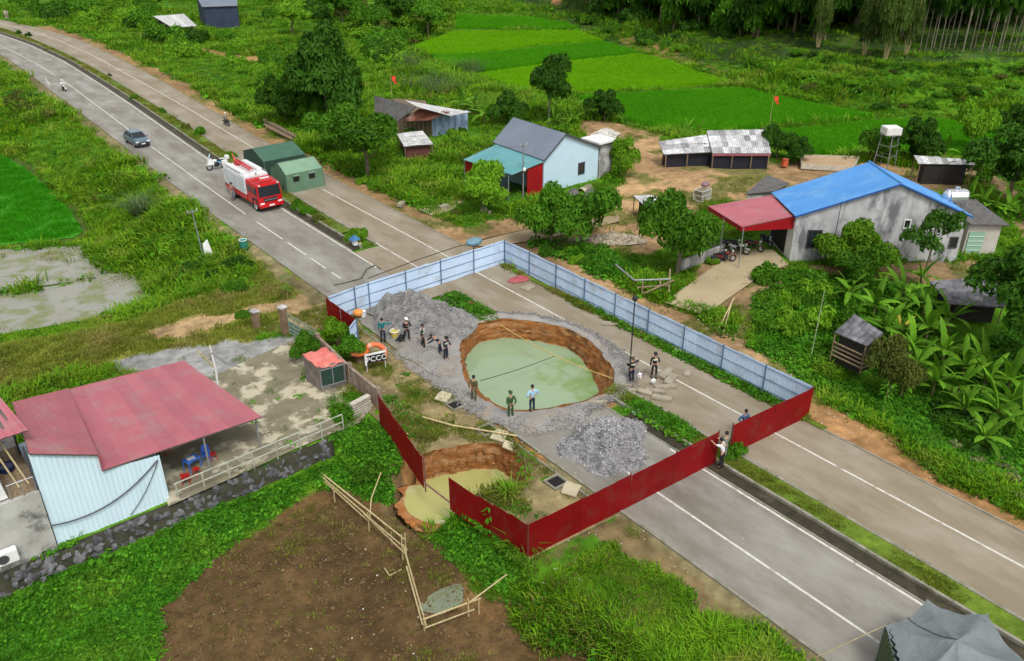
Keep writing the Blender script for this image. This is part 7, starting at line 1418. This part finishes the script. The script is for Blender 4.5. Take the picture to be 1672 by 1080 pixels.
mt = thing('meter_box', 'white meter box on the grey pole by the red veranda wall', 'meter box', at(851, 272, 3.0)*1); mt.location = G(854, 326)+Vector((.02, -.16, 3.0)); MB().ball((0, 0, 0), (.2, .14, .22), 10, 6).build('box_body', M_WHITE, mt, smooth=True)
t = thing('pole', 'thin green painted pole on the slope beside the small slate roof', 'pole', G(1323, 588)); MB().bar((0, 0, -.2), (.3, .1, 4.9), .04, 5, .03).build('pole_shaft', mat('green_pole', (.30, .36, .2), rough=.7), t)
for px, py, hh, rz, lb in ((357, 640, 3.2, 2, 'crooked bare pole standing in the yard behind the red roof'),):
    t = thing('bare_pole', lb, 'pole', at(px, py, 0)); MB().tube([(0, 0, 0), (.08, 0, hh*.5), (.02, .06, hh)], [.07, .06, .04], 6).build('shaft', M_WHITE, t); MB().tube([(0, 0, hh*.85), (.7, .1, hh*.55), (1.6, .1, hh*.35)], .045, 5).build('branch', M_STEEL, t); MB().tube([(0, 0, hh*.55), (-.7, .2, hh*.95)], .05, 5).build('branch', M_BAMBOO, t)
# bamboo barrier in the field
def pole_(lab, pts, r=.045, z=None, m=M_BAMBOO, name='bamboo_pole', group=None): return single(MB().tube(pts, r, 6), name, m, lab, 'bamboo pole', pts[0], group)
FZ = -1.8
def fp(px, py, z=FZ): return at(px, py, z)
br = thing('bamboo_fence', 'improvised pale bamboo fence running across the brown field', 'fence', fp(610, 850))
bo2 = fp(610, 850)
for a, b, z0, z1 in (((500, 757), (604, 846), -1.2, -1.0), ((503, 762), (600, 850), -1.3, -1.2), ((515, 765), (662, 882), -1.1, -.9), ((600, 845), (662, 905), -1.0, -1.05), ((595, 840), (665, 898), -.85, -.9), ((604, 835), (630, 858), -1.4, -1.4), ((658, 890), (696, 1022), -.95, -1.1), ((664, 925), (690, 1020), -1.3, -1.3), ((690, 1012), (785, 977), -1.1, -1.0), ((693, 1026), (775, 995), -1.45, -1.3), ((765, 985), (828, 938), -1.0, -.6)):
    MB().bar(at(*a, z0), at(*b, z1), .045, 6, .035).build('rail', M_BAMBOO, br, bo2)
for px, py, hh in ((547, 822, 1.1), (603, 868, 1.2), (658, 915, 1.6), (663, 905, 1.3), (693, 1030, 1.0), (765, 1008, 1.1), (782, 1003, .9), (640, 890, .8)): p_ = fp(px, py); MB().bar(p_, p_+Vector((.03, .02, hh)), .04, 6, .03).build('stake', M_BAMBOO, br, bo2)
pole_('pale bamboo pole lying on the verge towards the open manhole', [at(690, 681, .25), at(740, 695, .3), at(845, 712, .3)], .05)
pole_('bamboo stake standing beside the red fence run at the brick wall', [at(665, 708, 0), at(665, 708, 1.3)], .04); pole_('thin post at the back edge of the smaller sinkhole', [at(806, 757, -1.2), at(806, 757, .4)], .035)
pole_('curved white stick in the field left of the smaller sinkhole', [fp(604, 845, -1.5), fp(606, 815, -1.0), fp(622, 772, -.2)], .03); pole_('pale bent branch on the brown field beside the bamboo fence', [fp(656, 930), fp(636, 940, -1.7), fp(628, 928, -1.6)], .035)
pole_('bamboo pole leaning outside the right blue fence', [G(1170, 545), G(1196, 505)+Vector((0, 0, .9))], .05); pole_('second bamboo pole leaning outside the right blue fence', [G(1180, 548), G(1192, 512)+Vector((0, 0, .8))], .04)
# log frame behind the far fence
lf = thing('animal_pen_rails', 'rails of grey poles outside the blue fence below the dense round tree', 'pole rails', at(1070, 470, 0)); lo_ = at(1070, 470, 0)
for a, b, z0, z1 in (((1005, 432), (1036, 458), .9, .7), ((1036, 458), (1095, 456), .7, .9), ((1040, 470), (1092, 466), .4, .6), ((1050, 480), (1100, 458), .3, .9), ((1092, 478), (1094, 440), .2, 1.2), ((1048, 482), (1050, 460), 0, .9), ((1078, 480), (1078, 455), 0, .9)): MB().bar(at(*a, z0), at(*b, z1), .07, 6).build('pole', M_STEEL if z0 > .5 else M_WOOD, lf, lo_)
lg = thing('log_pile', 'stack of dark logs under the small dark tree by the far carriageway', 'log pile', at(455, 212, 0)); lo_ = at(455, 212, 0)
for i in range(7): MB().bar(at(428+i*1, 190+i*3, .15+.22*(i % 3)), at(484-i, 222+i*1.2, .15+.22*(i % 3)), .11, 7).build('log', M_WOOD if i % 2 else M_PLANKS, lg, lo_)
# cables and ropes over the sinkhole
M_ROPE = mat('yellow_rope', (.55, .42, .14), rough=.8)
cable('safety_rope', sag(at(816, 530, .1), at(1000, 618, .1), .35), .03, M_ROPE, 'yellow brown rope slung across the big sinkhole to its right rim', 'rope'); cable('safety_rope', sag(at(784, 622, .2), at(905, 582, -.9), .1), .022, M_CHAS, 'thin dark line across the water of the big sinkhole', 'rope')
cable('hose', [at(600+i*12, 512+i*2.6+3*math.sin(i), .05) for i in range(9)], .04, M_CHAS, 'dark hose lying at the foot of the gravel heap', 'hose'); cable('hose', [at(645+i*9, 575+i*5.2+2*math.sin(i*1.3), .12) for i in range(16)], .03, M_CONC, 'pale hose along the left side of the big sinkhole', 'hose')
cable('hose', [at(545, 466, .03), at(560, 463, .03), at(590, 455, .05), at(598, 440, .2), at(612, 433, .03), at(622, 440, .03)], .035, M_CHAS, 'black hose outside the far fence reaching the drain', 'hose')
cable('crossing_cable', [at(600, 455, .02), at(680, 425, .02), at(740, 405, .02), at(800, 388, .02), at(900, 366, .02)], .03, M_DARK, 'dark cable laid over the road outside the far fence')
cable('power_line', sag(V3(855, 240, 5.4), V3(560, 210, 6.5), .6), .012, M_CHAS, 'thin wire from the grey pole to the trees on the left')
# junk: barrel, board, shrine, crate, boards, trough
t = thing('barrel', 'small teal barrel on the grass left of the near carriageway', 'barrel', G(399, 408)); MB().bar((0, 0, 0), (0, 0, .85), .3, 14, .33).build('barrel_body', mat('teal_plastic', (.03, .22, .18), rough=.5), t); MB().torus((0, 0, .85), .33, .03).build('rim', M_WHITE, t)
t = thing('white_board', 'leaning white board beside the pale pole on the left bank', 'board', G(344, 428)); MB().hexa([(-.35, 0, 0), (.45, 0, 0), (.45, .08, 0), (-.35, .08, 0)], [(-.3, .3, 1.6), (.15, .3, 1.9), (.15, .36, 1.9), (-.3, .36, 1.6)]).build('panel', M_WHITE, t)
t = thing('road_shrine', 'little blue roofed shrine box at the tip of the median', 'shrine', at(580, 401, .1)); MB().box((0, 0, .3), (.35, .35, .5)).build('box', M_WHITE, t); MB().hexa([(-.4, -.35, .55), (.4, -.35, .55), (.4, .35, .55), (-.4, .35, .55)], [(-.03, -.03, .95), (.03, -.03, .95), (.03, .03, .95), (-.03, .03, .95)]).build('roof', mat('shrine_blue', (.04, .16, .35), rough=.5), t); MB().box((.3, -.3, .12), (.25, .2, .25)).build('offering_box', M_CONC, t)
t = thing('wire_cage', 'white wire cage with a dark pink bundle on top in the dirt yard', 'cage', at(1146, 326, 0), R(5)); g = MB(); 
for i in range(7): 
    for y_ in (-.5, .5): g.bar((-.75+i*.25, y_, 0), (-.75+i*.25, y_, 1.05), .022, 4)
for z_ in (.05, .55, 1.05):
    for y_ in (-.5, .5): g.bar((-.75, y_, z_), (.75, y_, z_), .025, 4)
    for x_ in (-.75, .75): g.bar((x_, -.5, z_), (x_, .5, z_), .025, 4)
g.build('cage_bars', M_WHITE, t); MB().box((0, 0, .5), (1.35, .9, .95)).build('crate', M_CONC, t)
bd = MB().ball((0, 0, .2), (.5, .4, .26), 10, 7).build('bundle', mat('pink_grey_cloth', (.32, .18, .2), (.12, .1, .13), sc=3, rough=.9), smooth=True); bd.location = at(1150, 321, 0)+Vector((0, 0, 1.05)); tag(bd, 'dark pink bundle lying on the wire cage', 'bundle')
t = thing('sand_bed', 'wide tray of sand edged with pale boards behind the blue roofed house', 'sand bed', at(1350, 268, 0)); q_ = [at(1308, 275, 0), at(1390, 280, 0), at(1402, 262, 0), at(1306, 259, 0)]; so_ = at(1350, 268, 0)
MB().hexa([dn(p, -.1) for p in q_], [dn(p, .35) for p in q_]).build('sand', mat('tan_sand', (.42, .30, .18), (.34, .24, .14), sc=1, rough=.95), t, so_)
for i in range(4): a, b = q_[i], q_[(i+1) % 4]; MB().box((dn((a+b)/2, .2)), ((b-a).length, .08, .5), rz=math.atan2((b-a).y, (b-a).x)).build('edge_board', MATS['pale_boards'], t, so_)
t = thing('orange_drum', 'orange drum in front of the dark trees by the patched shed', 'drum', at(1281, 271, 0)); MB().bar((0, 0, 0), (0, 0, .75), .36, 12).build('drum_body', mat('orange_drum_paint', (.60, .12, .05), rough=.5), t); MB().torus((0, 0, .75), .36, .025).build('rim', M_CHAS, t)
for px, py, w_, rz, lb in ((1090, 258, 1.2, 20, 'clutter of pale crates left of the long patched shed'), (1099, 270, .8, 60, 'pale crate at the left post of the long patched shed'), (1395, 262, 1.0, 10, 'grey metal box on the sand bed edge'), (872, 308, 1.8, 10, 'dark board lying at the foot of the red veranda wall'), (905, 320, 1.2, -5, 'pale board on the ground before the light blue gable'), (725, 340, 1.0, 0, 'broken concrete lump at the roadside by the concrete strip'), (655, 336, 1.1, 30, 'pale concrete lump on the far road edge'), (790, 346, .7, 10, 'white broken block under the leafy tree'), (800, 350, .5, 40, 'smaller white block under the leafy tree')):
    slabpiece('debris_block', lb, px, py, w_, w_*.5, .3 if 'board' not in lb else .08, rz, m=M_SLAB if 'dark' not in lb else M_CHAS, cat='debris')
for i, (px, py) in enumerate(((76, 136), (79, 139), (82, 142))): t = MB().bar((0, 0, 0), (0, 0, .8), .05, 6).build('marker_post', M_WHITE); t.location = G(px, py); tag(t, ('leftmost', 'middle', 'rightmost')[i]+' of three white marker posts at the near road edge, upper left', 'marker post', 'white marker posts')
t = thing('milestone', 'pale upright stone beside the far road bend in the top left', 'milestone', G(12, 32)); MB().box((0, 0, .9), (.9, .4, 1.9)).build('stone_body', M_CONC, t, bevel=.08); MB().box((0, 0, .05), (1.2, .7, .2)).build('foot', M_CONC, t)
ov = thing('clay_oven', 'arched grey half pipe cover leaning at the light blue gable', 'half pipe', at(955, 312, 0), R(20)); g = MB(); Vv = []
for i in range(9): a = PI*i/8; Vv += [(-.9, .5*math.cos(a), .5*math.sin(a)), (.9, .5*math.cos(a), .5*math.sin(a)), (-.9, .45*math.cos(a), .45*math.sin(a)), (.9, .45*math.cos(a), .45*math.sin(a))]
g.add(Vv, [f for i in range(8) for f in ((4*i, 4*i+1, 4*i+5, 4*i+4), (4*i+2, 4*i+6, 4*i+7, 4*i+3), (4*i, 4*i+4, 4*i+6, 4*i+2), (4*i+1, 4*i+3, 4*i+7, 4*i+5))]); g.build('shell', M_CONC, ov)

# ------------------------------------------------------------------ freeze the skin modifiers
dg = bpy.context.evaluated_depsgraph_get(); done = []
for ob in PENDING: done.append((ob, bpy.data.meshes.new_from_object(ob.evaluated_get(dg))))
for ob, me_ in done: ob.modifiers.clear(); me_.polygons.foreach_set('use_smooth', [True]*len(me_.polygons)); ob.data = me_
